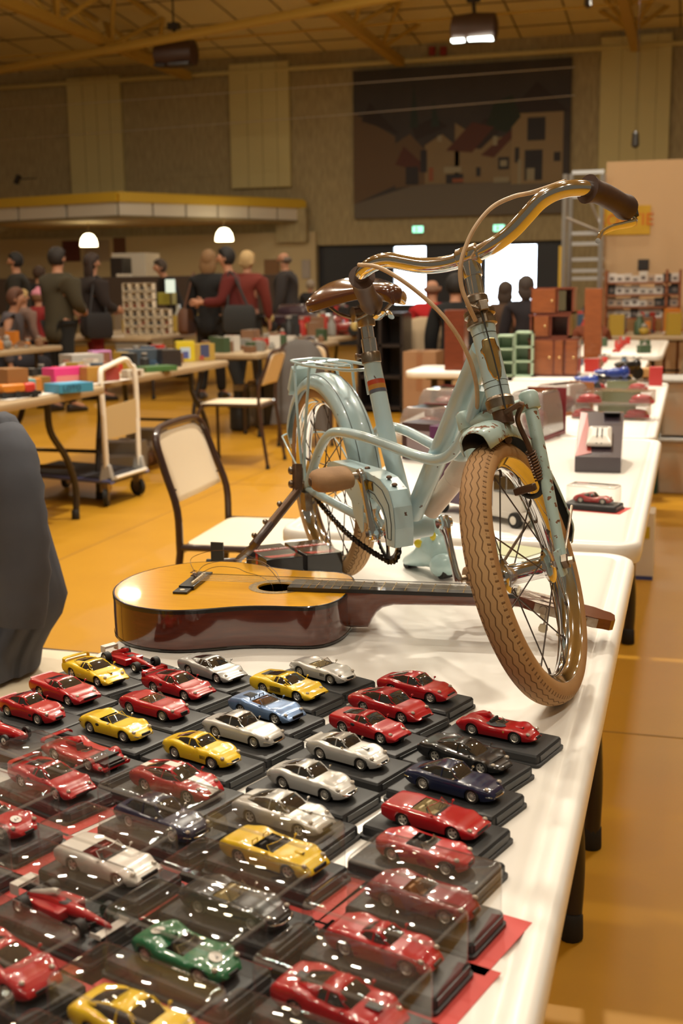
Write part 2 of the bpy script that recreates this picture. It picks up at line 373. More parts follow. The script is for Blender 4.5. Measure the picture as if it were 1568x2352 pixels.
# ---------------------------------------------------------------- roof trusses (yellow steel), along Y
def truss(X, lb, y0=8, y1=25.6, z=5.88, hgt=1.1):
    t = thing('roof_truss', lb, 'truss', (X, y1, z), group='yellow roof trusses')
    b = MB(); b.box((X, (y0+y1)/2, z), (.17, y1-y0, .16)); b.build('bottom_chord', 'truss_yellow', t, smooth=False)
    b = MB()
    for s in (-1, 1): b.tube([(X+s*.62, y0, z+hgt+.5), (X+s*.62, y1-3, z+.62)], .05, 8)
    b.build('top_chord', 'truss_yellow', t)
    n = 7; st = (y1-3.2-y0)/n
    for i in range(n):
        ym = y1-1.6-st*i; b = MB()
        for s in (-1, 1):
            for dy in (-st*.5, st*.5):
                yy = min(ym+dy, y1-1); b.tube([(X, ym, z), (X+s*.62, yy, z+.66+(y1-3-yy)*.07)], .045, 6)
        b.build('web', 'truss_yellow', t)
for px, py, lb in ((468, 190, 'yellow steel roof truss, leftmost, ending above the left wall panels'), (928, 150, 'yellow steel roof truss ending just above the mural'), (1461, 118, 'yellow steel roof truss at the right above the tall wall panel')):
    truss(at(px, py, 5.88).x, lb)
# diagonal brace and thin tie rails
b = MB(); b.tube([at(-60, 172, 5.7), at(720, 25, 5.7), at(1100, -45, 5.7)], .085, 8); struct(b.build('trim_4', 'truss_yellow'))
b = MB(); b.tube([at(-40, 136, 5.95), at(800, 62, 5.95)], .025, 6); b.tube([at(800, 62, 5.95), at(1500, 2, 5.95)], .025, 6); struct(b.build('trim_5', 'truss_yellow'))
b = MB()
for y0_, y1_ in ((192, 170), (262, 235)): b.tube([atY(812, y0_, 22), atY(1320, y1_-16, 22)], .006, 4); b.tube([atY(0, y0_+60, 22), atY(812, y0_, 22)], .006, 4)
struct(b.build('trim_6', 'silver_alu'))
def flood(px, py, lb, on):
    p = at(px, py, 5.55); sc = p.y/16
    t = thing('floodlight', lb, 'lamp', p, group='brown hanging floodlights')
    b = MB(); b.lathe(p+Vector((-.3*sc, 0, 0)), (1, 0, 0), [(0, .08*sc), (.03*sc, .17*sc), (.3*sc, .19*sc), (.57*sc, .17*sc), (.6*sc, .08*sc)], 16); b.build('housing', mat('flood_brown_%d' % px, (.06, .028, .018), .5), t)
    b = MB(); b.tube([p+Vector((0, 0, .15*sc)), p+Vector((-.03, 0, .42*sc))], .025*sc, 8); b.tube([p+Vector((-.03, 0, .40*sc)), (p.x-.03, p.y, 6.24+(26.4-p.y)*.0818)], .012*sc, 6); b.box(p+Vector((-.02, 0, .36*sc)), (.16*sc, .1*sc, .08*sc)); b.build('bracket', 'dark_metal', t)
    b = MB(); b.box(p+Vector((.1*sc, -.1*sc, -.155*sc)), (.3*sc, .16*sc, .03*sc)); b.box(p+Vector((-.19*sc, -.1*sc, -.155*sc)), (.16*sc, .12*sc, .03*sc)); b.build('lit_opening', 'flood_glow' if on else 'dark_metal', t, smooth=False)
flood(1089, 65, 'brown hanging floodlight switched on, right of the middle, above the mural', True)
flood(404, 124, 'brown hanging floodlight, dark, above the left part of the wall', False)
for px, py, q in ((1350, 18, 5.6), (1458, 340, 5.6)):
    p = atY(px, py, 20); b = MB(); b.lathe(p, (0, 0, 1), [(0, .02), (.03, .06), (.22, .05), (.26, .015)], 10); b.tube([p+Vector((0, 0, .2)), (p.x, p.y, 6.24+(26.4-p.y)*.0818)], .0025, 4)
    tag(b.build('cable_drop', 'dark_metal', org=p), 'black cable end hanging %s' % ('at the top edge near the floodlight' if py < 100 else 'in front of the tall right wall panel'), 'cable')
p = atY(40, 412, 24); b = MB(); b.box(p, (.08, .1, .2), rot=Matrix.Rotation(.5, 3, 'Y')); b.tube([p, p+Vector((-.05, .9, .1))], .012, 5)
tag(b.build('wall_speaker', 'dark_metal', org=p), 'tiny black bracket on the concrete wall at far left', 'bracket')
# ---------------------------------------------------------------- bar canopy
cz0, cz1 = 2.72, 3.14
c0 = at(-60, 513, 2.72); c1 = at(272, 497, 2.72); c2 = at(570, 505, 2.72); c3 = Vector((-8.3, YW-.1, 2.72))
path = [c0, c1, c2, c3]
cn = thing('bar_canopy', 'long canopy over the snack bar with yellow top edge and white lit panels', 'canopy', (c1.x, c1.y, 2.72))
q = MB()
poly = [(p_.x, p_.y) for p_ in path]+[(c0.x, YW-.1)]
q.prism([(x, y) for x, y in poly], lambda x, y, t: Vector((x, y, t)), 2.70, 2.74); q.build('soffit', 'wall_beige', cn, smooth=False)
q = MB()
top = [Vector((p_.x, p_.y, 2.995)) for p_ in path]
def wallstrip(mb, P, z0, z1, th=.08):
    for a, c in zip(P, P[1:]):
        dd = (c-a); L = dd.length; an = math.atan2(dd.y, dd.x); mid = (a+c)/2
        mb.box((mid.x, mid.y, (z0+z1)/2), (L, th, z1-z0), rz=an)
wallstrip(q, path, 3.0, 3.16, .16); q.prism(poly, lambda x, y, t: Vector((x, y, t)), 3.12, 3.2)
q.build('fascia', 'fascia_yellow', cn, smooth=False)
for a, c, n in ((path[0], path[1], 3), (path[1], path[2], 4), (path[2], path[3], 2)):
    for k in range(n):
        p0 = a.lerp(c, k/n+.02/n); p1 = a.lerp(c, (k+1)/n-.03/n); q = MB(); wallstrip(q, [p0, p1], 2.74, 3.0, .06); q.build('white_panel', 'fascia_white', cn, smooth=False)
q = MB()
for a, c in zip(path, path[1:]): wallstrip(q, [a, c], 2.70, 2.745, .09)
q.build('lower_rim', 'ceiling_joint', cn, smooth=False)
for px, py, ln in ((15, 540, .5), (150, 532, .6), (285, 528, .7)):
    p = at(px, py, 2.66); q = MB(); q.box((p.x, p.y+.3, 2.67), (.9, .12, .05)); q.build('tube_light', 'tube_glow', cn, smooth=False)
for px, py, lb in ((204, 546, 'white glass dome pendant lamp at left under the canopy'), (515, 534, 'white glass dome pendant lamp at right under the canopy')):
    p = atY(px, py+17, 23.6); t = thing('pendant_lamp', lb, 'lamp', p, group='dome pendant lamps under the canopy'); s = 1.12
    b = MB(); b.lathe(p, (0, 0, 1), [(-.02*s, .165*s), (.04*s, .16*s), (.12*s, .14*s), (.19*s, .09*s), (.215*s, .03*s)], 20, cap=False); b.build('glass_shade', 'lamp_glow', t)
    b = MB(); b.lathe(p, (0, 0, 1), [(.2*s, .04*s), (.25*s, .035*s), (.27*s, .012*s)], 10); b.build('cap', 'dark_metal', t)
    b = MB(); b.tube([p+Vector((0, 0, .26*s)), (p.x, p.y, 2.71)], .012, 6); b.build('cord', 'brass', t)
    l = bpy.data.lights.new('pendant_bulb', 'POINT'); l.energy = 6; l.color = (1, .8, .5); l.shadow_soft_size = .06
    lo = bpy.data.objects.new('pendant_bulb', l); lo.location = p+Vector((0, 0, -.02)); col.objects.link(lo)
# concrete lintel under the canopy's right end and back-bar furniture
b = MB(); a_ = atY(636, 480, YW-.2); c_ = atY(706, 556, YW-.2); b.box(((a_.x+c_.x)/2, YW-.2, (a_.z+c_.z)/2), (c_.x-a_.x, .2, a_.z-c_.z)); struct(b.build('trim_7', 'concrete', smooth=False))
def slab(name, lb, cat, x0, y0, x1, y1, Y, dep, m, group=None, bevel=.01):
    a = atY(x0, y0, Y); c = atY(x1, y1, Y); b = MB(); o = Vector(((a.x+c.x)/2, Y+dep/2, min(a.z, c.z)))
    b.box((o.x, o.y, (a.z+c.z)/2), (abs(c.x-a.x), dep, abs(a.z-c.z)))
    return tag(b.build(name, m if isinstance(m, str) else m, org=o, smooth=False, bevel=bevel), lb, cat, group)
slab('fridge', 'tall white refrigerator behind the bar', 'refrigerator', 255, 582, 342, 812, 22.2, .7, 'fascia_white')
slab('notice_board', 'dark red notice board on the bar wall behind the left lamp', 'board', 142, 553, 184, 600, 25.86, .04, colr((.10, .02, .012)))
slab('poster', 'brown poster on the bar wall, right of the left lamp', 'poster', 259, 546, 288, 582, 25.86, .04, colr((.13, .05, .02)))
slab('poster', 'pale paper notices pinned at the left of the bar wall', 'poster', 192, 552, 252, 600, 25.86, .04, colr((.32, .25, .18)))
slab('cupboard_door', 'brown wooden door in the bar wall beside the dark jacketed man', 'door', 606, 596, 642, 680, 25.84, .06, colr((.20, .10, .04)))
slab('poster', 'grey paper notice on the beige wall left of the dark doors', 'poster', 692, 597, 712, 640, 25.86, .04, colr((.35, .32, .30)))
slab('bar_counter', 'dark serving counter of the snack bar', 'counter', -60, 641, 640, 720, 20.5, .6, colr((.06, .04, .03)))
# ================================================================ folding tables
def rrect(x0, x1, y0, y1, r, z, n=8):
    pts = []
    for cx_, cy_, a0 in ((x1-r, y1-r, 0), (x0+r, y1-r, 90), (x0+r, y0+r, 180), (x1-r, y0+r, 270)):
        for k in range(n+1):
            a = R(a0+90*k/n); pts.append(Vector((cx_+r*math.cos(a), cy_+r*math.sin(a), z)))
    return pts
def table(x0, x1, y0, y1, label, name='folding_table', topm='table_white', z=.74, group='white folding tables in the right hand row', legm='dark_metal', legin=.24, bow=.05, legnear=None):
    t = thing(name, label, 'table', ((x0+x1)/2, (y0+y1)/2, 0), group=group)
    rr = .07; rs = []
    for ins, dz in ((.02, -.048), (.004, -.045), (0, -.030), (0, -.012), (.004, -.003), (.010, 0), (.026, 0), (.029, -.0035), (.036, -.0035), (.040, -.0004)):
        rs.append(rrect(x0+ins, x1-ins, y0+ins, y1-ins, max(rr-ins, .01), z+dz))
    b = MB(); b.rings(rs, cap=True); b.build('tabletop', topm, t, ang=50)
    for ye, sy in ((y0, 1), (y1, -1)):
        b = MB(); yy = ye+sy*(legnear if legnear is not None and sy > 0 else legin); b.tube([(x0+.1, yy, z-.06), (x1-.1, yy, z-.06)], .014, 8); b.tube([(x0+.09, yy, .30), (x1-.09, yy, .30)], .012, 8)
        b.tube([((x0+x1)/2, yy, z-.06), ((x0+x1)/2, yy+sy*.35, z-.05)], .01, 6); b.build('cross_bar', legm, t)
        for xe, sx_ in ((x0, 1), (x1, -1)):
            xf = xe+sx_*.092
            P = smooth_path([(xf+sx_*.05, yy+sy*bow*1.6, z-.05), (xf+sx_*.045, yy+sy*bow*1.5, .52), (xf+sx_*.012, yy+sy*bow*.5, .36), (xf-sx_*.004, yy-sy*.01, .18), (xf, yy, .0)], 5)
            b = MB(); b.tube(P, .019, 12); l = b.build('leg', legm, t)
            b = MB(); b.lathe((xf, yy, 0), (0, 0, 1), [(0, .022), (.004, .0245), (.05, .023), (.056, .019)], 12); b.build('rubber_foot', 'rubber_black', l)
    return t
TX0, TX1 = -.857, -.090
table(TX0, TX1, .62, 2.475, 'white folding table carrying the model cars, guitar and bicycle, nearest the viewer')
table(-.90, -.083, 2.545, 4.39, 'white folding table directly behind the bicycle with boxed cars on it', legnear=.10, legin=.08)
table(-1.13, -.105, 4.43, 6.95, 'white folding table further back holding clear packs, under the blue toys', legnear=.3)
table(-1.02, -.28, 7.15, 9.0, 'white folding table in the distance carrying the brown cabinets', group='white folding tables in the right hand row')
table(-1.3, -.20, 9.7, 12.2, 'farthest white table at right with small red and green things')
table(-1.80, -1.15, 7.7, 8.3, 'small white table end behind the stem with a brown box on it', group=None)
mat('table_brown', (.36, .26, .15), .45)
table(-4.25, -3.24, 4.1, 6.33, 'long beige topped table at left holding the toys and board games', topm='table_brown', group='beige topped tables of the left row', legin=.3, bow=.1)
table(-4.25, -3.42, 6.37, 8.75, 'beige topped table behind the white trolley handle with yellow box on it', topm='table_brown', group='beige topped tables of the left row', legin=.3, bow=.1)
table(-4.3, -3.5, 9.6, 12.1, 'dark table behind the middle chair covered with small boxes', topm='table_brown', group='beige topped tables of the left row')
table(-4.5, -3.7, 12.3, 15.2, 'farther dark table left of the saddle holding toys', topm='table_brown')
table(-7.9, -6.1, 9.0, 11.0, 'table at the far left edge heaped with small brown wares', topm='table_brown')
table(-7.6, -6.0, 12.8, 16.2, 'table with the stacked showcase boxes behind the walking women', topm='table_brown')
table(-1.62, .30, 13.2, 14.6, 'cluttered far table below the rack of model cars', topm='table_brown')
# ================================================================ tubular school chairs
def school_chair(label, x, y, rz, group='brown tubular chairs with laminate seats', w=.40, name='school_chair'):
    """backrest at local -x, seat towards +x"""
    t = thing(name, label, 'chair', (x, y, 0), rz, group, world=False); hw = w/2; sh = .455
    for s in (-1, 1):
        pass
    b = MB()
    P = [(-.03, -hw, sh-.01), (-.035, -hw, .58), (-.075, -hw+.01, .70), (-.105, -hw+.02, .79), (-.115, -hw+.05, .825), (-.12, -hw+.10, .838), (-.12, 0, .842), (-.12, hw-.10, .838), (-.115, hw-.05, .825), (-.105, hw-.02, .79), (-.075, hw-.01, .70), (-.035, hw, .58), (-.03, hw, sh-.01)]
    b.tube(smooth_path(P, 4), .0125, 10); b.build('back_frame', 'brown_tube', t)
    for s in (-1, 1):
        b = MB(); b.tube(smooth_path([(-.03, s*hw, sh), (-.035, s*hw, .40), (-.09, s*(hw+.012), 0.02)], 5), .0125, 10); l = b.build('leg', 'brown_tube', t)
        b = MB(); b.lathe((-.09, s*(hw+.012), 0), (0, 0, 1), [(0, .016), (.03, .015)], 10); b.build('rubber_foot', 'rubber_black', l)
        b = MB(); b.tube(smooth_path([(.40, s*(hw-.02), sh-.012), (.42, s*(hw-.01), .42), (.43, s*(hw+.0), .36), (.43, s*(hw+.005), .02)], 5), .0125, 10); l = b.build('leg', 'brown_tube', t)
        b = MB(); b.lathe((.43, s*(hw+.005), 0), (0, 0, 1), [(0, .016), (.03, .015)], 10); b.build('rubber_foot', 'rubber_black', l)
    b = MB(); b.tube(smooth_path([(-.03, -hw, sh+.002), (.2, -hw+.005, sh+.002), (.40, -hw+.02, sh+.002)], 3), .0115, 8); b.tube([(-.03, hw, sh+.002), (.40, hw-.02, sh+.002)], .0115, 8)
    b.tube([(-.03, -hw, sh-.012), (-.03, hw, sh-.012)], .0115, 8); b.tube([(.40, -hw+.02, sh-.014), (.40, hw-.02, sh-.014)], .0115, 8); b.build('seat_frame', 'brown_tube', t)
    b = MB(); b.rings([rrect(-.02, .42, -hw+.012, hw-.012, .045, sh+d) for d in (-.002, .012)]); b.build('seat', 'cream_laminate', t, bevel=.003)
    # backrest plate: curved, rounded top corners, follows the frame
    out = []; pw = hw-.028
    zs = [.60, .62, .70, .77, .80, .815, .822]; ws = [pw, pw, pw, pw, pw-.012, pw-.035, pw-.06]
    b = MB(); rs = []
    for z, ww in zip(zs, ws):
        xx = -.045-.34*(z-.60)
        rs.append([Vector((xx-.012*(1-(k/4-1)**2)*0+.006*math.cos(math.pi*(k/8-.5)), ww*(k/4-1), z)) for k in range(9)])
    vs = [p for r_ in rs for p in r_]; b.add(vs, [(i*9+j, i*9+j+1, i*9+j+10, i*9+j+9) for i in range(len(rs)-1) for j in range(8)])
    b.build('backrest', 'cream_laminate', t, solid=.010)
    b = MB()
    for s in (-1, 1):
        for z in (.64, .78): b.ell((-.04-.34*(z-.6), s*(pw-.012), z), (.004, .004, .004), 8, 5)
    b.build('rivets', 'brown_tube', t)
    return t
ch = school_chair('brown tubular chair with cream seat, standing behind the guitar', -1.555, 3.77, R(3), w=.50)
school_chair('brown tubular chair at the left edge under the dark grey jacket', -1.56, 2.14, R(0), w=.50)
school_chair('brown tubular chair standing in the middle distance, right of the white trolley handle', -3.0, 8.3, R(184), w=.46)
school_chair('brown tubular chair in the dark under the small boxes, left of the draped grey jacket', -3.4, 10.3, R(185), w=.42)
# ---------------------------------------------------------------- jackets draped on chairs
def drape(name, label, cx_, cy_, z1, z0, ax, half, m, org, flare=.10, seed=1, folds=7, col_=True, bulge=.06, thin=.09):
    """cloth hung over a chair back: closed wavy skirt around a line along the horizontal axis ax"""
    ax = Vector(ax).normalized(); nx = Vector((ax.y, -ax.x, 0)); n = 56; rs = []
    K = 16
    for i in range(K+1):
        t = i/K; z = lerp(z1, z0, t); hw = half*(.55+.45*min(1, t*5)**.5)+flare*t**1.2; th = thin*(.35+.65*min(1, t*4))+bulge*t
        r_ = []
        for j in range(n):
            a = 2*math.pi*j/n; w_ = 1+(.12+.26*t)*math.sin(a*folds+seed+2.2*t)*min(1, t*2.5)+.09*t*math.sin(a*folds*2.3+seed*3+1.5*t); hw *= 1
            zz = z-(.02*math.cos(a*2)*t)+(-.05*t*math.sin(a+seed) if t > .8 else 0)
            r_.append(Vector((cx_, cy_, zz))+ax*math.cos(a)*hw*(.5+.5*w_)+nx*math.sin(a)*th*w_)
        rs.append(r_)
    top = [[Vector((cx_, cy_, z1+.012))+(p-Vector((cx_, cy_, p.z)))*.35+Vector((0, 0, .004)) for p in rs[0]]]
    b = MB(); b.rings(top+rs, cap=False); b.add([p for p in top[0]], [tuple(range(n))])
    return b
p_ = atD(0, 1530, 2.62); jk = thing('jacket', 'dark grey jacket hanging over a chair back at the left edge', 'jacket', p_)
lv_ = [(948, -8, 12), (958, -40, 34), (985, -70, 50), (1040, -95, 64), (1100, -110, 78), (1170, -120, 98), (1240, -130, 118), (1300, -135, 136), (1365, -140, 154), (1410, -140, 142), (1450, -140, 116), (1490, -140, 96), (1530, -140, 90)]
b = MB(); rs = []; DJ = 2.62
for i, (py, xl, xr) in enumerate(lv_):
    l_, r_ = atD(xl, py, DJ), atD(xr, py, DJ); t = i/(len(lv_)-1); c_ = (l_+r_)/2; h_ = (r_-l_)/2; dn = cf.copy(); dn.z = 0; dn.normalize(); q = []
    for k in range(72):
        a = 2*math.pi*k/72; w_ = 1+min(1, t*3)*(.13*math.sin(7*a+1.2+1.6*t)+.10*math.sin(12*a+3*t)+.05*math.sin(21*a-4*t))
        q.append(c_+h_*math.cos(a)*(1 if abs(math.cos(a)) > .93 else .93+.07*w_)+dn*math.sin(a)*(.03+.10*t**.7)*w_)
    rs.append(q)
b.rings(rs); b.build('body', 'cloth_grey', jk, ang=80)
b = MB(); b.tube(smooth_path([atD(20, 985, DJ-.10), atD(40, 1120, DJ-.15), atD(55, 1280, DJ-.16), atD(50, 1440, DJ-.16)], 5), [.03, .04, .05, .053, .050, .056, .051, .055, .052, .056, .050, .056, .051, .052, .05, .045], 14); b.build('sleeve', 'cloth_grey', jk, ang=80)
mat('cloth_warmgrey', (.11, .10, .095), .95, spec=.1)
p = at(690, 1000, 0)
gj = thing('jacket', 'long grey coat hanging over a chair left of the rear wheel', 'jacket', (-2.95, 9.0, 0))
g0 = atY(690, 785, 9.3); b = drape('', '', g0.x, 9.3, .86, .16, (1, .2, 0), .17, '', None, flare=.05, seed=2, folds=5, bulge=.04); b.build('body', 'cloth_warmgrey', gj, ang=80)
school_chair('brown tubular chair almost hidden by the long grey coat', g0.x, 9.42, R(100), w=.42)
# ================================================================ platform trolley
tr = thing('platform_trolley', 'white handled platform trolley with dark deck standing on the floor', 'trolley', (-3.55, 6.60, 0))
fz = .145
c1_ = Vector((-3.30, 6.42, fz)); c2_ = Vector((-3.28, 6.88, fz)); dx_ = Vector((-.72, .18, 0))
b = MB(); pr = [(c1_.x, c1_.y), (c2_.x, c2_.y), (c2_.x+dx_.x, c2_.y+dx_.y), (c1_.x+dx_.x, c1_.y+dx_.y)]
b.prism(pr, lambda x, y, t: Vector((x, y, t)), fz, fz+.03); b.build('deck', mat('deck_black', (.03, .028, .035), .8), tr, bevel=.008, smooth=False)
b = MB(); b.tube([Vector((x, y, fz+.008)) for x, y in pr], .014, 8, loop=True); b.build('rim', mat('rim_blue', (.10, .11, .24), .35), tr)
b = MB(); b.tube([c1_+Vector((.012, .04, .028)), c2_+Vector((.012, -.04, .028))], .012, 8); b.build('front_bar', 'white_paint', tr)
for q_, nm in ((c1_+Vector((-.04, .03, 0)), 0), (c2_+Vector((-.04, -.03, 0)), 0)):
    b = MB(); b.box(q_+Vector((0, 0, .06)), (.09, .05, .10), taper=.6); b.build('hinge_bracket', 'grey_plastic', tr, bevel=.008)
H = .84
b = MB(); a1 = c1_+Vector((-.04, .03, .05)); a2 = c2_+Vector((-.04, -.03, .05))
hp = smooth_path([a1, a1+Vector((0, -.01, .35)), a1+Vector((-.01, .0, .60)), a1+Vector((-.015, .06, H-.21)), a1+Vector((-.02, .13, H-.20)), a2+Vector((-.02, -.10, H-.17)), a2+Vector((-.015, -.03, H-.21)), a2+Vector((0, 0, .55)), a2], 6)
b.tube(hp, .0165, 12); b.build('handle', 'white_paint', tr)
b = MB(); m1 = a1+Vector((0, .0, .21)); m2 = a2+Vector((0, 0, .21)); b.add([m1, m2, m2+Vector((0, 0, .21)), m1+Vector((0, 0, .19))], [(0, 1, 2, 3)]); b.build('handle_panel', mat('panel_tan', (.50, .38, .20), .6), tr, solid=.006, smooth=False)
b = MB(); b.tube([a2+Vector((.005, -.015, .0)), a2+Vector((.0, -.015, .30))], .008, 8); b.build('stay', 'white_paint', tr)
for q_, ang_ in ((c1_+Vector((-.05, .03, 0)), .3), (c2_+Vector((-.05, -.04, 0)), 1.2), (c1_+dx_+Vector((.07, .02, 0)), .8), (c2_+dx_+Vector((.07, -.05, 0)), .1)):
    b = MB(); ax_ = Vector((math.cos(ang_), math.sin(ang_), 0)); c0_ = Vector((q_.x, q_.y, .06))
    b.lathe(c0_-ax_*.016, ax_, [(0, .045), (.003, .057), (.029, .057), (.032, .045)], 24); wl_ = b.build('caster', 'rubber_black', tr)
    b = MB(); b.lathe(c0_-ax_*.018, ax_, [(0, .02), (.001, .032), (.035, .032), (.036, .02)], 16); b.box(c0_+Vector((0, 0, .055)), (.05, .05, .05)); b.build('hub', 'steel_worn', wl_)
# ================================================================ BICYCLE
chipped('bike_blue', (.51, .675, .765), (.10, .06, .045), 55, .705, .28, .5)
chipped('bike_blue_rusty', (.50, .66, .67), (.22, .10, .05), 70, .60, .35, .3)
mat('bike_dark', (.03, .032, .03), .55)
mat('tyre_tan', (.56, .34, .15), .75, spec=.3, var=(9, (.36, .19, .08), .25))
mat('grip_brown', (.09, .045, .025), .55, var=(30, (.06, .03, .02), .2))
mat('pedal_tan', (.36, .20, .09), .8, var=(25, (.26, .14, .06), .2), bump=(200, .3, .001))
mat('saddle_brown', (.11, .035, .018), .18, coat=.9, var=(10, (.07, .022, .012), .25))
mat('cable_cream', (.62, .44, .26), .5, var=(40, (.48, .32, .18), .2))
mat('pump_white', (.72, .58, .47), .35, coat=.2)
mat('spoke_dark', (.14, .115, .10), .4, metal=.8)
mat('chain_black', (.03, .025, .022), .3, metal=.7)
mat('reflector_yellow', (.6, .5, .02), .3)
# tyre with zig-zag tread from its UV layout
tm = mat('tyre_tread', (.52, .29, .115), .72, spec=.3); t_ = tm.node_tree; N = t_.nodes.new; bs = t_.nodes['Principled BSDF']
uvn = N('ShaderNodeUVMap'); uvn.uv_map = 'UVMap'; sp = N('ShaderNodeSeparateXYZ'); t_.links.new(uvn.outputs[0], sp.inputs[0])
def mth(op, a, b_=None, c=None):
    n = N('ShaderNodeMath'); n.operation = op
    for i, v in enumerate((a, b_, c)):
        if v is None: continue
        if isinstance(v, (int, float)): n.inputs[i].default_value = v
        else: t_.links.new(v, n.inputs[i])
    return n.outputs[0]
U, V_ = sp.outputs['X'], sp.outputs['Y']       # U: 0..1 round the wheel, V: -1..1 across the tread
zz = mth('PINGPONG', mth('MULTIPLY', U, 60), .5)
vv = mth('ADD', V_, mth('MULTIPLY', mth('SUBTRACT', zz, .25), .30))
gr = mth('ABSOLUTE', mth('SUBTRACT', mth('FRACT', mth('ADD', mth('MULTIPLY', vv, 2.3), .25)), .5))       # distance to groove
g1 = N('ShaderNodeMapRange'); g1.inputs['From Min'].default_value = .03; g1.inputs['From Max'].default_value = .09; t_.links.new(gr, g1.inputs['Value'])
ins = N('ShaderNodeMapRange'); ins.inputs['From Min'].default_value = .86; ins.inputs['From Max'].default_value = .90; t_.links.new(mth('ABSOLUTE', V_), ins.inputs['Value'])
hgt_ = mth('MAXIMUM', g1.outputs[0], ins.outputs[0])
# shoulder nicks
nk = mth('ABSOLUTE', mth('SUBTRACT', mth('FRACT', mth('MULTIPLY', U, 120)), .5)); n1 = N('ShaderNodeMapRange'); n1.inputs['From Min'].default_value = .07; n1.inputs['From Max'].default_value = .16; t_.links.new(nk, n1.inputs['Value'])
ed = mth('ABSOLUTE', mth('SUBTRACT', mth('ABSOLUTE', V_), .97)); e1 = N('ShaderNodeMapRange'); e1.inputs['From Min'].default_value = .09; e1.inputs['From Max'].default_value = .14; t_.links.new(ed, e1.inputs['Value'])
hh = mth('MINIMUM', hgt_, mth('MAXIMUM', n1.outputs[0], e1.outputs[0]))
bu_ = N('ShaderNodeBump'); bu_.inputs['Strength'].default_value = 1; bu_.inputs['Distance'].default_value = .0030; t_.links.new(hh, bu_.inputs['Height']); t_.links.new(bu_.outputs[0], bs.inputs['Normal'])
nz = N('ShaderNodeTexNoise'); nz.inputs['Scale'].default_value = 6; tco = N('ShaderNodeTexCoord'); t_.links.new(tco.outputs['Object'], nz.inputs['Vector'])
dm = N('ShaderNodeMapRange'); dm.inputs['From Min'].default_value = .35; dm.inputs['From Max'].default_value = .65; t_.links.new(nz.outputs['Fac'], dm.inputs['Value'])
mx1 = N('ShaderNodeMix'); mx1.data_type = 'RGBA'; mx1.inputs['A'].default_value = (.58, .37, .18, 1); mx1.inputs['B'].default_value = (.42, .24, .11, 1); t_.links.new(dm.outputs[0], mx1.inputs['Factor'])
mx2 = N('ShaderNodeMix'); mx2.data_type = 'RGBA'; mx2.inputs['A'].default_value = (.26, .14, .06, 1); t_.links.new(hh, mx2.inputs['Factor']); t_.links.new(mx1.outputs['Result'], mx2.inputs['B']); t_.links.new(mx2.outputs['Result'], bs.inputs['Base Color'])
RC = Vector((-.6414, 2.1457, .926))
def axes(az, ti):
    h = Vector((math.cos(az), math.sin(az), 0)); l = Vector((-math.sin(az), math.cos(az), 0))
    n = (math.cos(ti)*l+Vector((0, 0, math.sin(ti)))).normalized(); return h, n, h.cross(n)
bh, bn, bu = axes(R(-53), R(3.5))
def fp(x, y, z): return RC+bh*x+bn*y+bu*z           # frame point: forward, left, up
bk = thing('bicycle', 'small pale blue child bicycle with tan tyres standing on the white table', 'bicycle', (-.42, 1.86, .74))
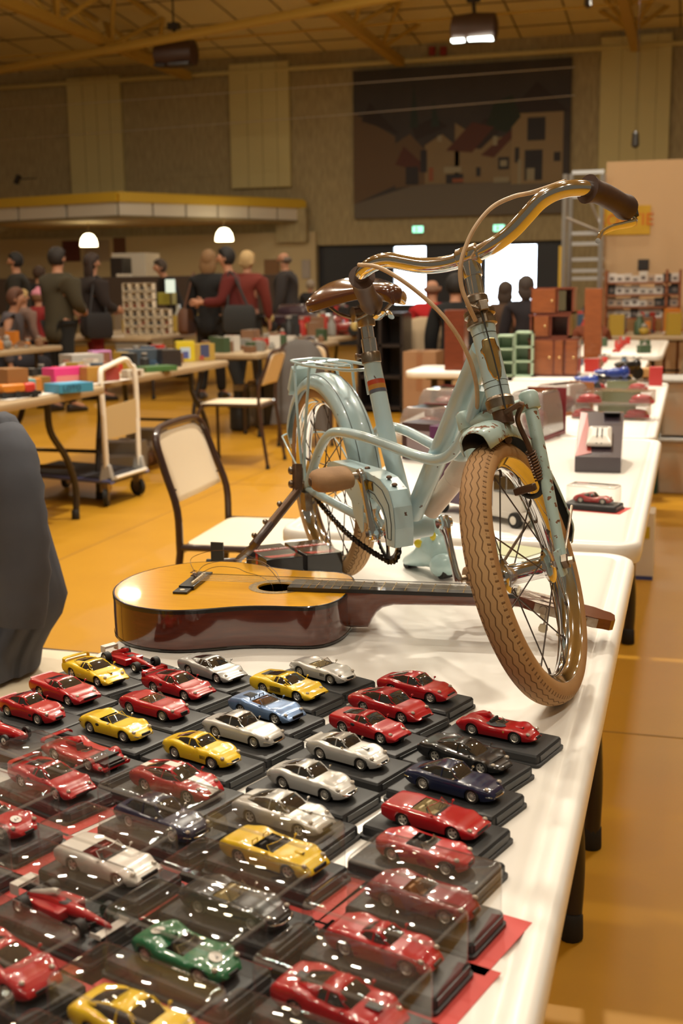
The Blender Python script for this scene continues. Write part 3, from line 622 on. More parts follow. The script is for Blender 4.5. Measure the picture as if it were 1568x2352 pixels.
def wheel(C, az, ti, Rout, rt, nm, hubw, front):
    h, n, u = axes(az, ti); root = None
    # tyre: torus with tread uv
    b = MB(); NT, NP = 120, 28; Rm = Rout-rt; uvs = []
    for i in range(NT):
        a = 2*math.pi*i/NT; d = h*math.cos(a)+u*math.sin(a)
        for j in range(NP):
            q = -2.05+4.10*j/(NP-1)
            r_ = rt*(1.0-.06*math.cos(2*q)); b.v.append(C+d*(Rm+r_*math.cos(q))+n*(r_*1.02*math.sin(q)))
    b.uv = []
    for i in range(NT):
        for j in range(NP-1):
            i2 = (i+1) % NT; b.f.append((i*NP+j, i2*NP+j, i2*NP+j+1, i*NP+j+1))
            q0, q1 = (-2.05+4.10*j/(NP-1))/1.05, (-2.05+4.10*(j+1)/(NP-1))/1.05
            b.m.append(0 if abs((q0+q1)/2) < 1.12 else 1); b.uv.append([(i/NT, q0), ((i+1)/NT, q0), ((i+1)/NT, q1), (i/NT, q1)])
    # recalc normals may flip loops, uv follows the loops, so write it after
    uv = b.uv; b.uv = None
    wt = thing  # noqa
    whl = MB()
    # rim
    Rr = Rout-.0265; prof = [(.0150, Rr+.004), (.0178, Rr+.0016), (.0176, Rr-.0010), (.0145, Rr-.002), (.0115, Rr-.010), (.006, Rr-.0145), (.0, Rr-.0165), (-.006, Rr-.0145), (-.0115, Rr-.010), (-.0145, Rr-.002), (-.0176, Rr-.0010), (-.0178, Rr+.0016), (-.0150, Rr+.004), (-.012, Rr+.002), (-.010, Rr-.004), (0, Rr-.010), (.010, Rr-.004), (.012, Rr+.002)]
    whl.rings([[C+(h*math.cos(2*math.pi*i/96)+u*math.sin(2*math.pi*i/96))*r_+n*o_ for o_, r_ in prof] for i in range(96)], loop=True)
    rim = whl.build(nm, 'chrome', bk, ang=60, label='chromed %s rim with spokes' % ('front' if front else 'rear'))
    me = bpy.data.meshes.new('tyre'); O = Vector(bk['wl']); me.from_pydata([tuple(v-O) for v in b.v], [], b.f)
    me.materials.append(M['tyre_tread']); me.materials.append(M['tyre_tan']); me.polygons.foreach_set('material_index', b.m)
    l = me.uv_layers.new(name='UVMap'); l.data.foreach_set('uv', [c for f in uv for p_ in f for c in p_])
    me.polygons.foreach_set('use_smooth', [True]*len(me.polygons)); me.flip_normals() if False else None; me.update()
    to = bpy.data.objects.new('tyre', me); col.objects.link(to); to.parent = rim
    # hub
    b = MB(); w2 = hubw
    b.lathe(C-n*w2, n, [(0, .004), (.002, .020), (.004, .0235), (.007, .024), (.010, .017), (.015, .0142), (2*w2-.015, .0142), (2*w2-.010, .017), (2*w2-.007, .024), (2*w2-.004, .0235), (2*w2-.002, .020), (2*w2, .004)], 24)
    b.cyl(C-n*(w2+.026), C+n*(w2+.026), .0045, n=10); b.build('hub', 'chrome', rim)
    # spokes: crossed pairs to the two flanges
    ns = 16 if front else 20
    for k in range(ns):
        a = 2*math.pi*(k+.5)/ns; s = 1 if k % 2 else -1; tw = R(62)*(1 if (k//2) % 2 else -1)
        d = h*math.cos(a)+u*math.sin(a); d2 = h*math.cos(a+tw)+u*math.sin(a+tw); sb = MB()
        sb.cyl(C+n*s*(w2-.005)+d2*.017, C+d*(Rr-.014)+n*s*.003, .00105, n=6); sb.cyl(C+d*(Rr-.014)+n*s*.003, C+d*(Rr-.024)+n*s*.0035, .0022, .0018, n=6); sb.build('spoke', 'spoke_dark', rim)
    return h, n, u, rim
FC = Vector((-.196, 1.554, .912))
fh_, fn_, fu_, frim = wheel(FC, R(-97.6), R(18.65), .181, .0190, 'front_wheel', .036, True)
rh_, rn_, ru_, rrim = wheel(RC, R(-52.5), R(3.5), .186, .0185, 'rear_wheel', .026, False)
def bpart(name, m, fn, parent=None, **k):
    b = MB(); fn(b); return b.build(name, m, parent or bk, **k)
# frame tubes
b = MB()
b.tube([fp(.640, 0, .275), fp(.52, 0, .150), fp(.375, 0, .0)], [.0165, .0165, .0155], 18)           # down tube
b.tube([fp(.236, 0, .240), fp(.29, 0, .10), fp(.352, 0, -.015)], .0145, 18)                        # seat tube
b.lathe(fp(.355, -.036, -.027), bn, [(0, .019), (.072, .019)], 20)                                # bottom bracket
for s in (-1, 1):
    k = s
    P = [fp(.005, s*.050, -.004), fp(.035, s*.052, .025), fp(.088, s*.050, .078), fp(.135, s*.048, .107), fp(.182, s*.045, .117), fp(.271, s*.040, .119), fp(.379, s*.031, .113), fp(.462, s*.025, .108), fp(.523, s*.020, .110), fp(.563, s*.015, .126), fp(.601, s*.010, .162), fp(.636, s*.004, .222)]
    b.tube(smooth_path(P, 4), .0085, 12)
    b.tube([fp(.0, s*.050, -.008), fp(.08, s*.045, -.016), fp(.20, s*.034, -.026), fp(.345, s*.02, -.028)], .008, 12)     # chain stays
    b.box(fp(0, s*.050, 0), (.040, .005, .036), rot=Matrix((bh, bn, bu)).transposed())
b.lathe(fp(.641, 0, .306), bu*-.925+bh*.380, [(0, .0175), (.006, .0175), (.012, .0165), (.10, .0165), (.106, .0165)], 24)
fr_ = b.build('frame', 'bike_blue', bk, ang=50)
sa = (bu*.925-bh*.380)                                                                             # steering axis, upwards
ht, hb = fp(.641, 0, .306), fp(.682, 0, .205)
b = MB(); b.lathe(hb-sa*.012, sa, [(0, .015), (.004, .019), (.016, .0195), (.018, .018), (.020, .017)], 24)
b.build('lower_bearing', 'steel_worn', bk, ang=30); b = MB(); b.lathe(ht-sa*.002, sa, [(0, .0175), (.002, .021), (.008, .021), (.010, .018), (.014, .018), (.016, .0215), (.022, .0215), (.026, .013), (.032, .013), (.034, .016), (.042, .016), (.046, .012)], 24)
b.build('headset', 'steel_worn', bk, ang=30)
# pinstripes round the head tube, seat tube bands
b = MB()
for d in (.012, .020): b.lathe(hb+sa*(d+.008), sa, [(0, .0170), (.0008, .0170)], 24, cap=False)
b.lathe(ht-sa*.014, sa, [(0, .0170), (.0008, .0170)], 24, cap=False); b.build('pinstripe', 'bike_dark', bk)
st_d = (fp(.236, 0, .240)-fp(.29, 0, .10)).normalized()
for d0, w_, c, nm in ((.052, .008, (.42, .05, .015), 0), (.060, .008, (.45, .20, .03), 0), (.068, .006, (.10, .11, .15), 0)):
    b = MB(); b.lathe(fp(.236, 0, .240)-st_d*(d0-.015)*1.0, -st_d, [(-.0+0, .0149), (w_, .0149)], 24, cap=False); b.build('decal_band', colr(c, .4, .3), bk)
# head badge
hd = (camo.location-hb); hd = (hd-sa*hd.dot(sa)).normalized(); hd = (hd+sa.cross(hd)*.28).normalized(); side = sa.cross(hd)
b = MB(); rows = [(.0, .001), (.006, .006), (.018, .010), (.030, .0105), (.040, .012), (.043, .015), (.047, .015), (.050, .011), (.058, .010), (.060, .0085)]; rs = []
for d, w_ in rows:
    rs.append([hb+sa*(.026+d)+hd*(.0165*math.cos(w_*k/4/.0165)+.0022*(1-abs(k)/4)**1.5+.0006)+side*(.0165*math.sin(w_*k/4/.0165)) for k in range(-4, 5)])
b.add([p_ for r_ in rs for p_ in r_], [(i*9+j, i*9+j+1, i*9+j+10, i*9+j+9) for i in range(len(rs)-1) for j in range(8)]); b.ell(rs[1][4], (.0018, .0018, .0018), 8, 6); b.build('head_badge', 'brass', bk, solid=.0012)
# stem and handlebar
CL = Vector((-.294, 1.645, 1.324))
hx = fn_.cross(sa).normalized(); bx = hx.cross(sa)*-1
bx = fn_
b = MB(); b.tube([ht+sa*.02, CL-sa*.012], [.0115, .0115], 18); b.build('stem', 'chrome', bk)
b = MB(); b.lathe(CL-fn_*.016, fn_, [(0, .0125), (.002, .0148), (.030, .0148), (.032, .0125)], 20); b.lathe(CL-sa*.03, sa, [(0, .0125), (.004, .0135), (.02, .0135)], 18); b.tube([CL+hx*.012+sa*.0, CL+hx*.022+sa*.004], .005, 8); b.build('clamp', 'chrome', bk)
def hp_(x, a, z): return CL+fn_*x-hx*(-a)*1.0+sa*z
half = [(0, 0, 0), (.022, 0, .0), (.045, 0, .004), (.068, 0, .012), (.090, 0, .024), (.112, 0, .036), (.134, -.002, .041), (.155, -.010, .041), (.172, -.028, .039), (.183, -.052, .035), (.192, -.080, .030), (.199, -.106, .026)]
pts = [hp_(-x, a, z) for x, a, z in half[:0:-1]]+[hp_(x, a, z) for x, a, z in half]
b = MB(); b.tube(smooth_path(pts, 4), .0111, 18); b.build('handlebar', 'chrome', bk, ang=60)
for s in (-1, 1):
    gp = [hp_(s*x, a, z) for x, a, z in ((.171, -.027, .039), (.183, -.052, .035), (.192, -.080, .030), (.200, -.112, .025))]
    b = MB(); b.tube(smooth_path(gp, 5), [.0195, .0178, .0160]+[.0152]*10+[.0165, .0178, .0168], 20); b.build('grip', 'grip_brown', bk, ang=50)
    e = gp[-1]; dr = (gp[-1]-gp[-2]).normalized()
    b = MB(); b.box(e+dr*.006-sa*.004, (.016, .014, .018), rot=frame(e, dr, sa).to_3x3()); b.build('lever_clamp', 'bike_dark', bk, bevel=.002)
    inn = fn_*(-s)
    b = MB(); lv = [e+dr*.010-sa*.006, e+dr*.012-sa*.016, e-dr*.006-sa*.023+inn*.010, e-dr*.018-sa*.027+inn*.020, e-dr*.032-sa*.036+inn*.028, e-dr*.040-sa*.048+inn*.032]
    b.tube(smooth_path(lv, 4), [.0065]*8+[.0058]*13, 10, flat=.6); b.build('brake_lever', 'chrome', bk)
# cream cables
def cable(pl, r=.0030, nm='brake_cable', m='cable_cream'):
    b = MB(); b.tube(smooth_path(pl, 6), r, 10); b.build(nm, m, bk)
Dh = (ht-CO).dot(cf)
def ad(px, py, dd): return atD(px, py, Dh+dd)
q0 = hp_(.150, -.006, .044)
cable([q0+sa*.008, ad(1225, 441, .02), ad(1178, 452, .0), ad(1130, 476, -.01), ad(1092, 520, -.02), ad(1068, 570, -.025), ad(1057, 615, -.03), ad(1060, 660, -.03), ad(1075, 700, -.03), ad(1092, 737, -.02)])
q1 = hp_(-.160, -.010, .043)
cable([q1+sa*.004+hx*.01, ad(865, 613, .02), ad(912, 637, .0), ad(965, 676, -.01), ad(1014, 722, -.02), ad(1053, 775, -.02), ad(1080, 830, -.01), ad(1093, 880, .0), ad(1096, 920, .02), ad(1094, 944, .04)])
cable([hb+sa*.135+hd*.026+side*-.006, hb+sa*.118+hd*.026+side*-.004, hb+sa*.05+hd*.0215, hb-sa*.005+hd*.021, hb-sa*.02+hd*.020], .0011, 'brake_wire', 'bike_dark')
b = MB(); c_ = hb+sa*.122+hd*.023; b.box(c_+sa*.006, (.012, .014, .02), rot=frame(c_, side, sa).to_3x3()); b.cyl(c_-sa*.016, c_+sa*.004, .0045, n=10); b.cyl(c_+side*.004-sa*.002, c_+side*-.02+sa*.012, .004, n=8); b.build('cable_stop', 'steel_worn', bk, bevel=.001)
# saddle: broad lobed rear, nose towards the handlebar
SP = fp(.221, 0, .316)
b = MB(); rs = []
tab = [(-.085, .028, -.010), (-.078, .060, -.002), (-.06, .084, .006), (-.035, .094, .009), (-.01, .086, .006), (.02, .062, .001), (.05, .038, -.002), (.08, .026, -.002), (.11, .021, -.003), (.128, .016, -.008), (.135, .006, -.016)]
for x, w_, z in tab:
    r_ = []
    for k in range(17):
        a = math.pi*k/16; yy = -w_*math.cos(a); f = abs(yy)/.094
        zt = z+.013*math.sin(a)-.0-.030*f**2.5*(1 if x < .03 else .4)
        r_.append(SP+bh*x+bn*yy+bu*(zt+.040))
    for k in range(16, -1, -1):
        a = math.pi*k/16; yy = -(w_-.004)*math.cos(a); f = abs(yy)/.094
        r_.append(SP+bh*x+bn*yy+bu*(z+.013*math.sin(a)*.3-.012-.036*f**2.5*(1 if x < .03 else .4)+.040))
    rs.append(r_)
b.rings(rs); b.build('saddle', 'saddle_brown', bk, ang=60, sub=1)
b = MB()
for s in (-1, 1): b.tube(smooth_path([SP+bh*-.06+bn*s*.045+bu*.018, SP+bh*-.03+bn*s*.03+bu*.0, SP+bh*.02+bn*s*.016+bu*-.004, SP+bh*.10+bn*s*.012+bu*.022], 5), .003, 8)
b.lathe(SP-bn*.024, bn, [(0, .008), (.002, .013), (.046, .013), (.048, .008)], 14); b.build('saddle_rails', 'steel_worn', bk)
pd = (SP-fp(.236, 0, .240)).normalized(); p0 = fp(.236, 0, .240)
b = MB(); b.lathe(p0-pd*.02, pd, [(0, .0125), (.055, .0125), (.056, .0105), (.098, .0105)], 20); b.build('seat_post', 'chrome', bk)
b = MB(); b.lathe(p0-pd*.006, pd, [(0, .0155), (.001, .0165), (.016, .0165), (.0185, .0150)], 20); b.cyl(p0+pd*.006-bn*.020-bh*.012, p0+pd*.006+bn*.020-bh*.012, .004, n=8); b.cyl(p0+pd*.006-bh*.012-bn*.022, p0+pd*.006-bh*.012-bn*.018, .006, n=6); b.build('seat_clamp', 'steel_worn', bk)
b = MB(); b.lathe(SP-pd*.022, pd, [(0, .0140), (.002, .0150), (.034, .0150), (.036, .013)], 20); b.build('saddle_clamp', 'steel_worn', bk)
# rear mudguard and front mudguard
def guard(C, h, n, u, Rg, a0, a1, hw, nm, depth=.020, seg=40):
    b = MB(); rs = []
    for i in range(seg+1):
        a = R(lerp(a0, a1, i/seg)); d = h*math.cos(a)+u*math.sin(a); r_ = []
        tp = 1-.35*max(0, 1-i/2.5)-.35*max(0, 1-(seg-i)/2.5)
        for k in range(-7, 8):
            q = k/7*1.45; r_.append(C+d*(Rg-depth+depth*math.cos(q)*1.0-(.010*max(0, abs(q)-1.1)/.35))+n*(hw*tp*math.sin(q)/math.sin(1.45)))
        rs.append(r_)
    b.add([p_ for r_ in rs for p_ in r_], [(i*15+j, i*15+j+1, i*15+j+16, i*15+j+15) for i in range(seg) for j in range(14)]); return b
b = guard(RC, rh_, rn_, ru_, .204, -6, 166, .0285, ''); b.build('rear_mudguard', 'bike_blue', bk, ang=70, solid=.0011)
b = MB()
for k in (-1, 1): b.tube([RC+(rh_*math.cos(R(a))+ru_*math.sin(R(a)))*.2015+rn_*k*.0165 for a in range(-4, 165, 3)], .0006, 5)
b.build('mudguard_line', 'bike_dark', bk)
gm = bpy.data.materials
b = guard(FC, fh_, fn_, fu_, .207, 74, 181, .0290, '', depth=.022); g_ = b.build('front_mudguard', ['bike_blue_rusty', 'bike_dark'], bk, ang=70); sm = g_.modifiers.new('solid', 'SOLIDIFY'); sm.thickness = .0014; sm.material_offset = 1; sm.offset = -1
# mudguard stays
def wire(pl, r, nm, m='bike_blue', par=None): q = MB(); q.tube(smooth_path(pl, 5), r, 8); return q.build(nm, m, par or bk)
for s in (-1, 1):
    a = R(160); wire([RC+rn_*s*.052, RC+rn_*s*.05+(rh_*math.cos(R(150))+ru_*math.sin(R(150)))*.13, RC+rn_*s*.028+(rh_*math.cos(a)+ru_*math.sin(a))*.200, RC+(rh_*math.cos(a)+ru_*math.sin(a))*.207], .0018, 'mudguard_stay')
    a = R(166); wire([FC+fn_*s*.050, FC+fn_*s*.041+(fh_*math.cos(a)+fu_*math.sin(a))*.10, FC+fn_*s*.031+(fh_*math.cos(a)+fu_*math.sin(a))*.198], .0022, 'mudguard_stay', 'steel_worn')
# carrier rack
top = [(-.118, .010), (-.112, .026), (-.05, .036), (.05, .040), (.17, .030), (.205, .016)]
lp = [fp(x, y, .222) for x, y in top]+[fp(x, -y, .222) for x, y in top[::-1]]
b = MB(); b.tube(smooth_path(lp+[lp[0]], 4)[:-1], .0028, 8, loop=True); b.tube([fp(-.02, .036, .222), fp(-.02, -.036, .222)], .0025, 8); b.tube(smooth_path([fp(-.05, .012, .223), fp(.10, .010, .223), fp(.115, 0, .223), fp(.10, -.010, .223), fp(-.05, -.012, .223)], 4), .0022, 8)
b.tube([fp(.205, .0, .222), fp(.214, 0, .18)], .0028, 8); rk = b.build('carrier_rack', 'bike_blue', bk)
for s in (-1, 1):
    wire([fp(-.045, s*.036, .221), fp(-.046, s*.042, .205), fp(-.02, s*.052, .08), fp(-.002, s*.056, .0)], .0028, 'rack_stay', 'bike_blue', rk)
    wire([fp(.03, s*.038, .221), fp(.035, s*.043, .205), fp(.015, s*.054, .08), fp(.004, s*.056, .0)], .0028, 'rack_stay', 'bike_blue', rk)
# rear number plate holder and reflector
b = MB(); b.box(fp(-.138, 0, .178), (.004, .045, .066), rot=(Matrix((bh, bn, bu)).transposed() @ Matrix.Rotation(R(38), 3, 'Y'))); b.box(fp(-.132, 0, .185), (.012, .05, .060), rot=(Matrix((bh, bn, bu)).transposed() @ Matrix.Rotation(R(38), 3, 'Y'))); b.build('reflector_plate', 'bike_blue', bk, bevel=.002)
# front fork: two outer legs with capped tops, crown plate, dropouts
b = MB(); crown = hb-sa*.022
FT = FC+fu_*.205+fn_*.0
for s in (-1, 1):
    tp_ = FC+fn_*s*.0475+fu_*.213+fh_*-.085; bt = FC+fn_*s*.047+fh_*-.012
    b.tube([tp_, tp_.lerp(bt, .06), tp_.lerp(bt, .5), bt], [.0105, .0095, .0085, .0070], 14); b.lathe(tp_-sa*.012, sa, [(0, .0125), (.001, .0135), (.022, .0135), (.026, .010), (.027, .002)], 14)
    b.box(FC+fn_*s*.047, (.005, .022, .034), rot=frame(FC, fn_, fh_).to_3x3())
t1, t2 = [FC+fn_*s*.0475+fu_*.210+fh_*-.085 for s in (-1, 1)]
b.tube([t1, t1.lerp(t2, .3)+fh_*.01, t1.lerp(t2, .5)+fh_*.014, t1.lerp(t2, .7)+fh_*.01, t2], .010, 12); b.build('fork', 'bike_blue_rusty', bk, ang=50)
b = MB(); b.tube([hb-sa*.004, hb-sa*.030], .0135, 16); b.build('steerer', 'rust_iron', bk)
for s in (-1, 1):
    b = MB(); b.lathe(FC+fn_*s*.050, fn_*s, [(0, .0095), (.001, .0105), (.008, .0105), (.009, .006), (.015, .005), (.016, .003)], 6); b.build('axle_nut', 'steel_worn', bk, ang=20)
# front brake: caliper arm, spring and cable boot on the left, plates over the tyre
cable([hb-sa*.018+hd*.02, hb-sa*.016+hd*.03+fn_*.02, FC+fn_*.040+fu_*.195+fh_*-.030, FC+fn_*.042+fu_*.160+fh_*-.035, FC+fn_*.042+fu_*.135+fh_*-.04], .0036, 'brake_arm', 'rust_iron')
b = MB(); s0 = FC+fn_*.042+fu_*.150+fh_*-.037; s1 = FC+fn_*.040+fu_*.110+fh_*-.045; dd_ = (s1-s0); L_ = dd_.length; e1_ = dd_.normalized(); e2_ = e1_.orthogonal().normalized(); e3_ = e1_.cross(e2_)
b.tube([s0+dd_*(k/70)+(e2_*math.cos(k*.9)+e3_*math.sin(k*.9))*.0062 for k in range(71)], .0014, 6); b.cyl(s0, s1, .0038, n=8); b.build('brake_spring', 'rust_iron', bk)
cable([s1, s1-fu_*.012, s1-fu_*.020-fn_*.008, s1-fu_*.018-fn_*.022, s1-fu_*.004-fn_*.034], .0036, 'brake_arm', 'bike_dark')
b = MB(); b.box(s1-fu_*.008-fn_*.022+fh_*.004, (.030, .010, .014), rot=frame(s1, fn_, fu_).to_3x3()); b.build('brake_block', 'rust_iron', bk, bevel=.002)
b = MB(); b.tube(smooth_path([ht-sa*.16+bh*.0, fp(.655, .0, .150), fp(.66, .03, .13)], 4), .006, 8); b.build('fork_bridge', 'rust_iron', bk)
# crank set
BB = fp(.355, 0, -.027)
sdir = (fp(.345, 0, .070)-fp(.372, 0, -.025)).normalized()          # right crank points up
def crank(s, tipdir, nm):
    o = BB+bn*s*.062; tip = o+tipdir*.096
    pr_ = tipdir.cross(bn).normalized()
    b = MB(); b.rings([[o+tipdir*d+pr_*w_*math.cos(2*math.pi*k/14)+bn*th*math.sin(2*math.pi*k/14)+bn*s*off for k in range(14)] for d, w_, th, off in ((-.013, .004, .003, 0), (-.011, .011, .008, 0), (0, .0135, .011, 0), (.012, .0115, .009, 0), (.022, .0080, .0065, .002), (.055, .0068, .0058, .004), (.082, .0072, .006, .006), (.090, .0098, .007, .007), (.097, .0105, .007, .007), (.104, .0085, .006, .007), (.107, .003, .003, .007))])
    b.cyl(o-bn*s*.012, o+bn*s*.012, .0085, n=14); b.cyl(o+pr_*.012+bn*s*.002, o-pr_*.014+bn*s*.002, .0042, n=10)
    c = b.build('crank_arm', 'chrome', bk, ang=50)
    b = MB(); pa = tip+bn*s*.006; b.cyl(pa, pa+bn*s*.018, .006, n=12); b.cyl(pa+bn*s*.018, pa+bn*s*.088, .0045, n=10); b.build('pedal_axle', 'steel_worn', c)
    b = MB(); q = Matrix((bn*s, tipdir.cross(bn).normalized(), bu)).transposed()
    rs = []
    for d, a_, c_2 in ((.018, .019, .0105), (.021, .0225, .0135), (.030, .0245, .0150), (.050, .0255, .0165), (.068, .0250, .0160), (.078, .0220, .0140), (.084, .0160, .0105), (.087, .007, .005)):
        rs.append([pa+bn*s*d+(bh*.93-bu*.36)*a_*math.cos(2*math.pi*k/24)*(1)+(bu*.93+bh*.36)*c_2*math.copysign(abs(math.sin(2*math.pi*k/24))**.7, math.sin(2*math.pi*k/24)) for k in range(24)])
    b.rings(rs); b.build('pedal', 'pedal_tan', c, ang=60)
    b = MB(); b.lathe(pa+bn*s*.084, bn*s, [(0, .007), (.004, .007), (.005, .002)], 10); b.build('pedal_cap', 'rust_iron', c)
crank(-1, sdir, ''); crank(1, -sdir, '')
# chainring, chain, case
b = MB(); o = BB-bn*.040; NT = 36
outer = [(.0505 if (k % 2) else .0475) for k in range(2*NT)]
ring = lambda rf, off: [o+bn*off+(bh*math.cos(2*math.pi*k/(2*NT))+bu*math.sin(2*math.pi*k/(2*NT)))*rf(k) for k in range(2*NT)]
b.rings([ring(lambda k: outer[k], -.001), ring(lambda k: outer[k], .001), ring(lambda k: .040, .001), ring(lambda k: .040, -.001)], loop=True)
for k in range(3):
    a = 2*math.pi*k/3+.5; d = bh*math.cos(a)+bu*math.sin(a); pe = d.cross(bn); b.rings([[o+d*r_+pe*w_*i+bn*j*.0012 for i, j in ((-1, -1), (1, -1), (1, 1), (-1, 1))] for r_, w_ in ((.008, .007), (.030, .004), (.042, .007))])
b.lathe(o-bn*.003, bn, [(0, .008), (.001, .014), (.006, .014), (.007, .008)], 20); b.build('chainring', 'chrome', bk, ang=30)
b = MB(); sc = RC-rn_*.040; b.lathe(sc-rn_*.002, rn_, [(0, .014), (.001, .0215), (.003, .0215), (.006, .012)], 32); b.build('sprocket', 'bike_dark', bk)
# chain: loop of links round both
cp = []; r1, r2 = .0225, .0505; dC = (o-sc); 
def C2(a, r_, c): return c+(bh*math.cos(a)+bu*math.sin(a))*r_
sag = .016
loop_ = [C2(R(90+180*k/10), r1, sc) for k in range(11)]
lo0, lo1 = C2(R(270), r1, sc), C2(R(262), r2, o)
loop_ += [lo0.lerp(lo1, k/14)-bu*sag*math.sin(math.pi*k/14) for k in range(1, 14)]
loop_ += [C2(R(262+190*k/16), r2, o) for k in range(17)]
up0, up1 = C2(R(92), r2, o), C2(R(90), r1, sc)
loop_ += [up0.lerp(up1, k/14) for k in range(1, 14)]
# resample evenly
seg = [0]; 
for i in range(len(loop_)): seg.append(seg[-1]+(loop_[(i+1) % len(loop_)]-loop_[i]).length)
tot = seg[-1]; NL = 2*round(tot/.0127/2); cl = []
for k in range(NL):
    s_ = tot*k/NL; i = max(j for j in range(len(loop_)) if seg[j] <= s_); f = (s_-seg[i])/(seg[i+1]-seg[i]); cl.append(loop_[i].lerp(loop_[(i+1) % len(loop_)], f))
b = MB()
for k in range(NL):
    a, c = cl[k], cl[(k+1) % NL]; d = (c-a); mid = (a+c)/2; e1 = d.normalized(); pe = e1.cross(bn).normalized(); off = .0032 if k % 2 else .0022
    for s in (-1, 1):
        b.rings([[mid+e1*x+pe*w_*math.cos(2*math.pi*j/8)+bn*(s*off)+bn*.0005*math.sin(2*math.pi*j/8) for j in range(8)] for x, w_ in ((-.0095, .001), (-.0085, .0034), (-.006, .0042), (0, .0028), (.006, .0042), (.0085, .0034), (.0095, .001))])
    b.cyl(a-bn*.004, a+bn*.004, .0022, n=7)
b.build('chain', 'chain_black', bk, ang=40)
# chain case: pressed plate with an open centre and folded rim
outl = [(.145, .050), (.150, .062), (.175, .067), (.25, .068), (.337, .070), (.385, .066), (.420, .052), (.434, .028), (.436, -.005), (.430, -.036), (.400, -.038), (.396, -.010), (.394, .008), (.380, .022), (.350, .030), (.318, .026), (.306, .010), (.304, -.015), (.300, -.034), (.292, -.038), (.262, -.012), (.255, .010), (.22, .030), (.17, .043)]
b = MB(); b.prism(outl, lambda x, y, t: fp(x, t, y), -.060, -.0585); 
sp_ = [fp(x, 0, y) for x, y in outl]
n_ = len(outl)
for i in range(0, 10):
    (x0_, y0_), (x1_, y1_) = outl[i], outl[i+1]
    b.add([fp(x0_, -.060, y0_), fp(x1_, -.060, y1_), fp(x1_, -.028, y1_), fp(x0_, -.028, y0_)], [(0, 1, 2, 3)]); b.add([fp(x0_, -.059, y0_-.001), fp(x1_, -.059, y1_-.001), fp(x1_, -.028, y1_-.001), fp(x0_, -.028, y0_-.001)], [(3, 2, 1, 0)])
b.build('chain_case', 'bike_blue', bk, ang=40)
def loopline(pts_, off=-.0606): return [fp(x, off, y) for x, y in pts_]
b = MB(); b.tube(loopline([(.30, .058), (.36, .058), (.395, .050), (.418, .030), (.424, .0), (.420, -.026), (.406, -.026), (.405, .004), (.392, .022), (.362, .038), (.318, .042)]), .0006, 5); b.build('pinstripe', 'bike_dark', bk)
b = MB(); b.box(fp(.345, -.0605, .050), (.026, .0012, .014), rot=Matrix((bh, bn, bu)).transposed()); b.build('maker_plate', mat('plate_yellow', (.45, .28, .03), .4, var=(90, (.05, .03, .01), .1)), bk)
b = MB()
for x, y in ((.30, .066), (.39, .064), (.41, .055)): b.ell(fp(x, -.045, y+.004), (.005, .005, .003), 10, 6)
b.build('case_screw', 'rust_iron', bk)
# right side stabiliser arm of brown steel, left side axle hardware
b = MB(); s_off = -.062
P = [fp(-.045, s_off, .045), fp(-.045, s_off, .0), fp(-.050, s_off, -.020), fp(-.075, s_off-.006, -.048)]
A0, A1, A2, A3 = atD(682, 1066, 2.18), atD(683, 1128, 2.175), atD(580, 1256, 2.10), None
A3 = at(543, 1288, .757); A4 = at(497, 1291, .757)
b.tube([A0, A1], .010, 4); b.tube([A1, A2], .0085, 8); b.build('stabiliser_bracket', 'rust_iron', bk, ang=20, bevel=.001)
b = MB(); b.tube(smooth_path([A1.lerp(A2, .55), A2, A2.lerp(A3, .75), A3, A4], 5), .0068, 10); b.build('stabiliser_arm', mat('arm_brown', (.06, .035, .03), .4), bk)
b = MB(); b.box(A4+Vector((.004, -.004, .012)), (.026, .004, .058)); b.cyl(A4+Vector((-.02, 0, .0)), A4+Vector((-.006, 0, 0)), .006, n=6); b.build('stabiliser_plate', 'bike_dark', bk)
b = MB()
for f in (.30, .62, .86): c = A1.lerp(A2, f)+Vector((-.009, -.0, .006)); b.ell(c, (.0055, .0055, .0055), 8, 6)
for f in (.25, .75): c = A0.lerp(A1, f)+Vector((-.012, 0, 0)); b.ell(c, (.006, .006, .008), 8, 6)
b.build('bolts', 'steel_worn', bk)
b = MB(); b.lathe(RC-rn_*.052, -rn_, [(0, .011), (.008, .011), (.009, .006), (.022, .006), (.023, .002)], 6); b.box(fp(-.012, -.06, .006), (.03, .012, .05), rot=Matrix((bh, bn, bu)).transposed()); b.box(fp(.012, -.058, -.03), (.028, .014, .034), rot=Matrix((bh, bn, bu)).transposed()); b.build('axle_nut', 'steel_worn', bk, ang=20)
# inflator clipped to the far side of the down tube
b = MB(); pa, pb = atD(984, 1176, 1.925), atD(1100, 1030, 1.83); pdv = (pb-pa).normalized(); L = (pb-pa).length
b.lathe(pa, pdv, [(0, .012), (.003, .0165), (L*.52, .0180), (L*.54, .0205), (L*.95, .0235), (L, .020)], 20); b.build('pump', 'pump_white', bk)
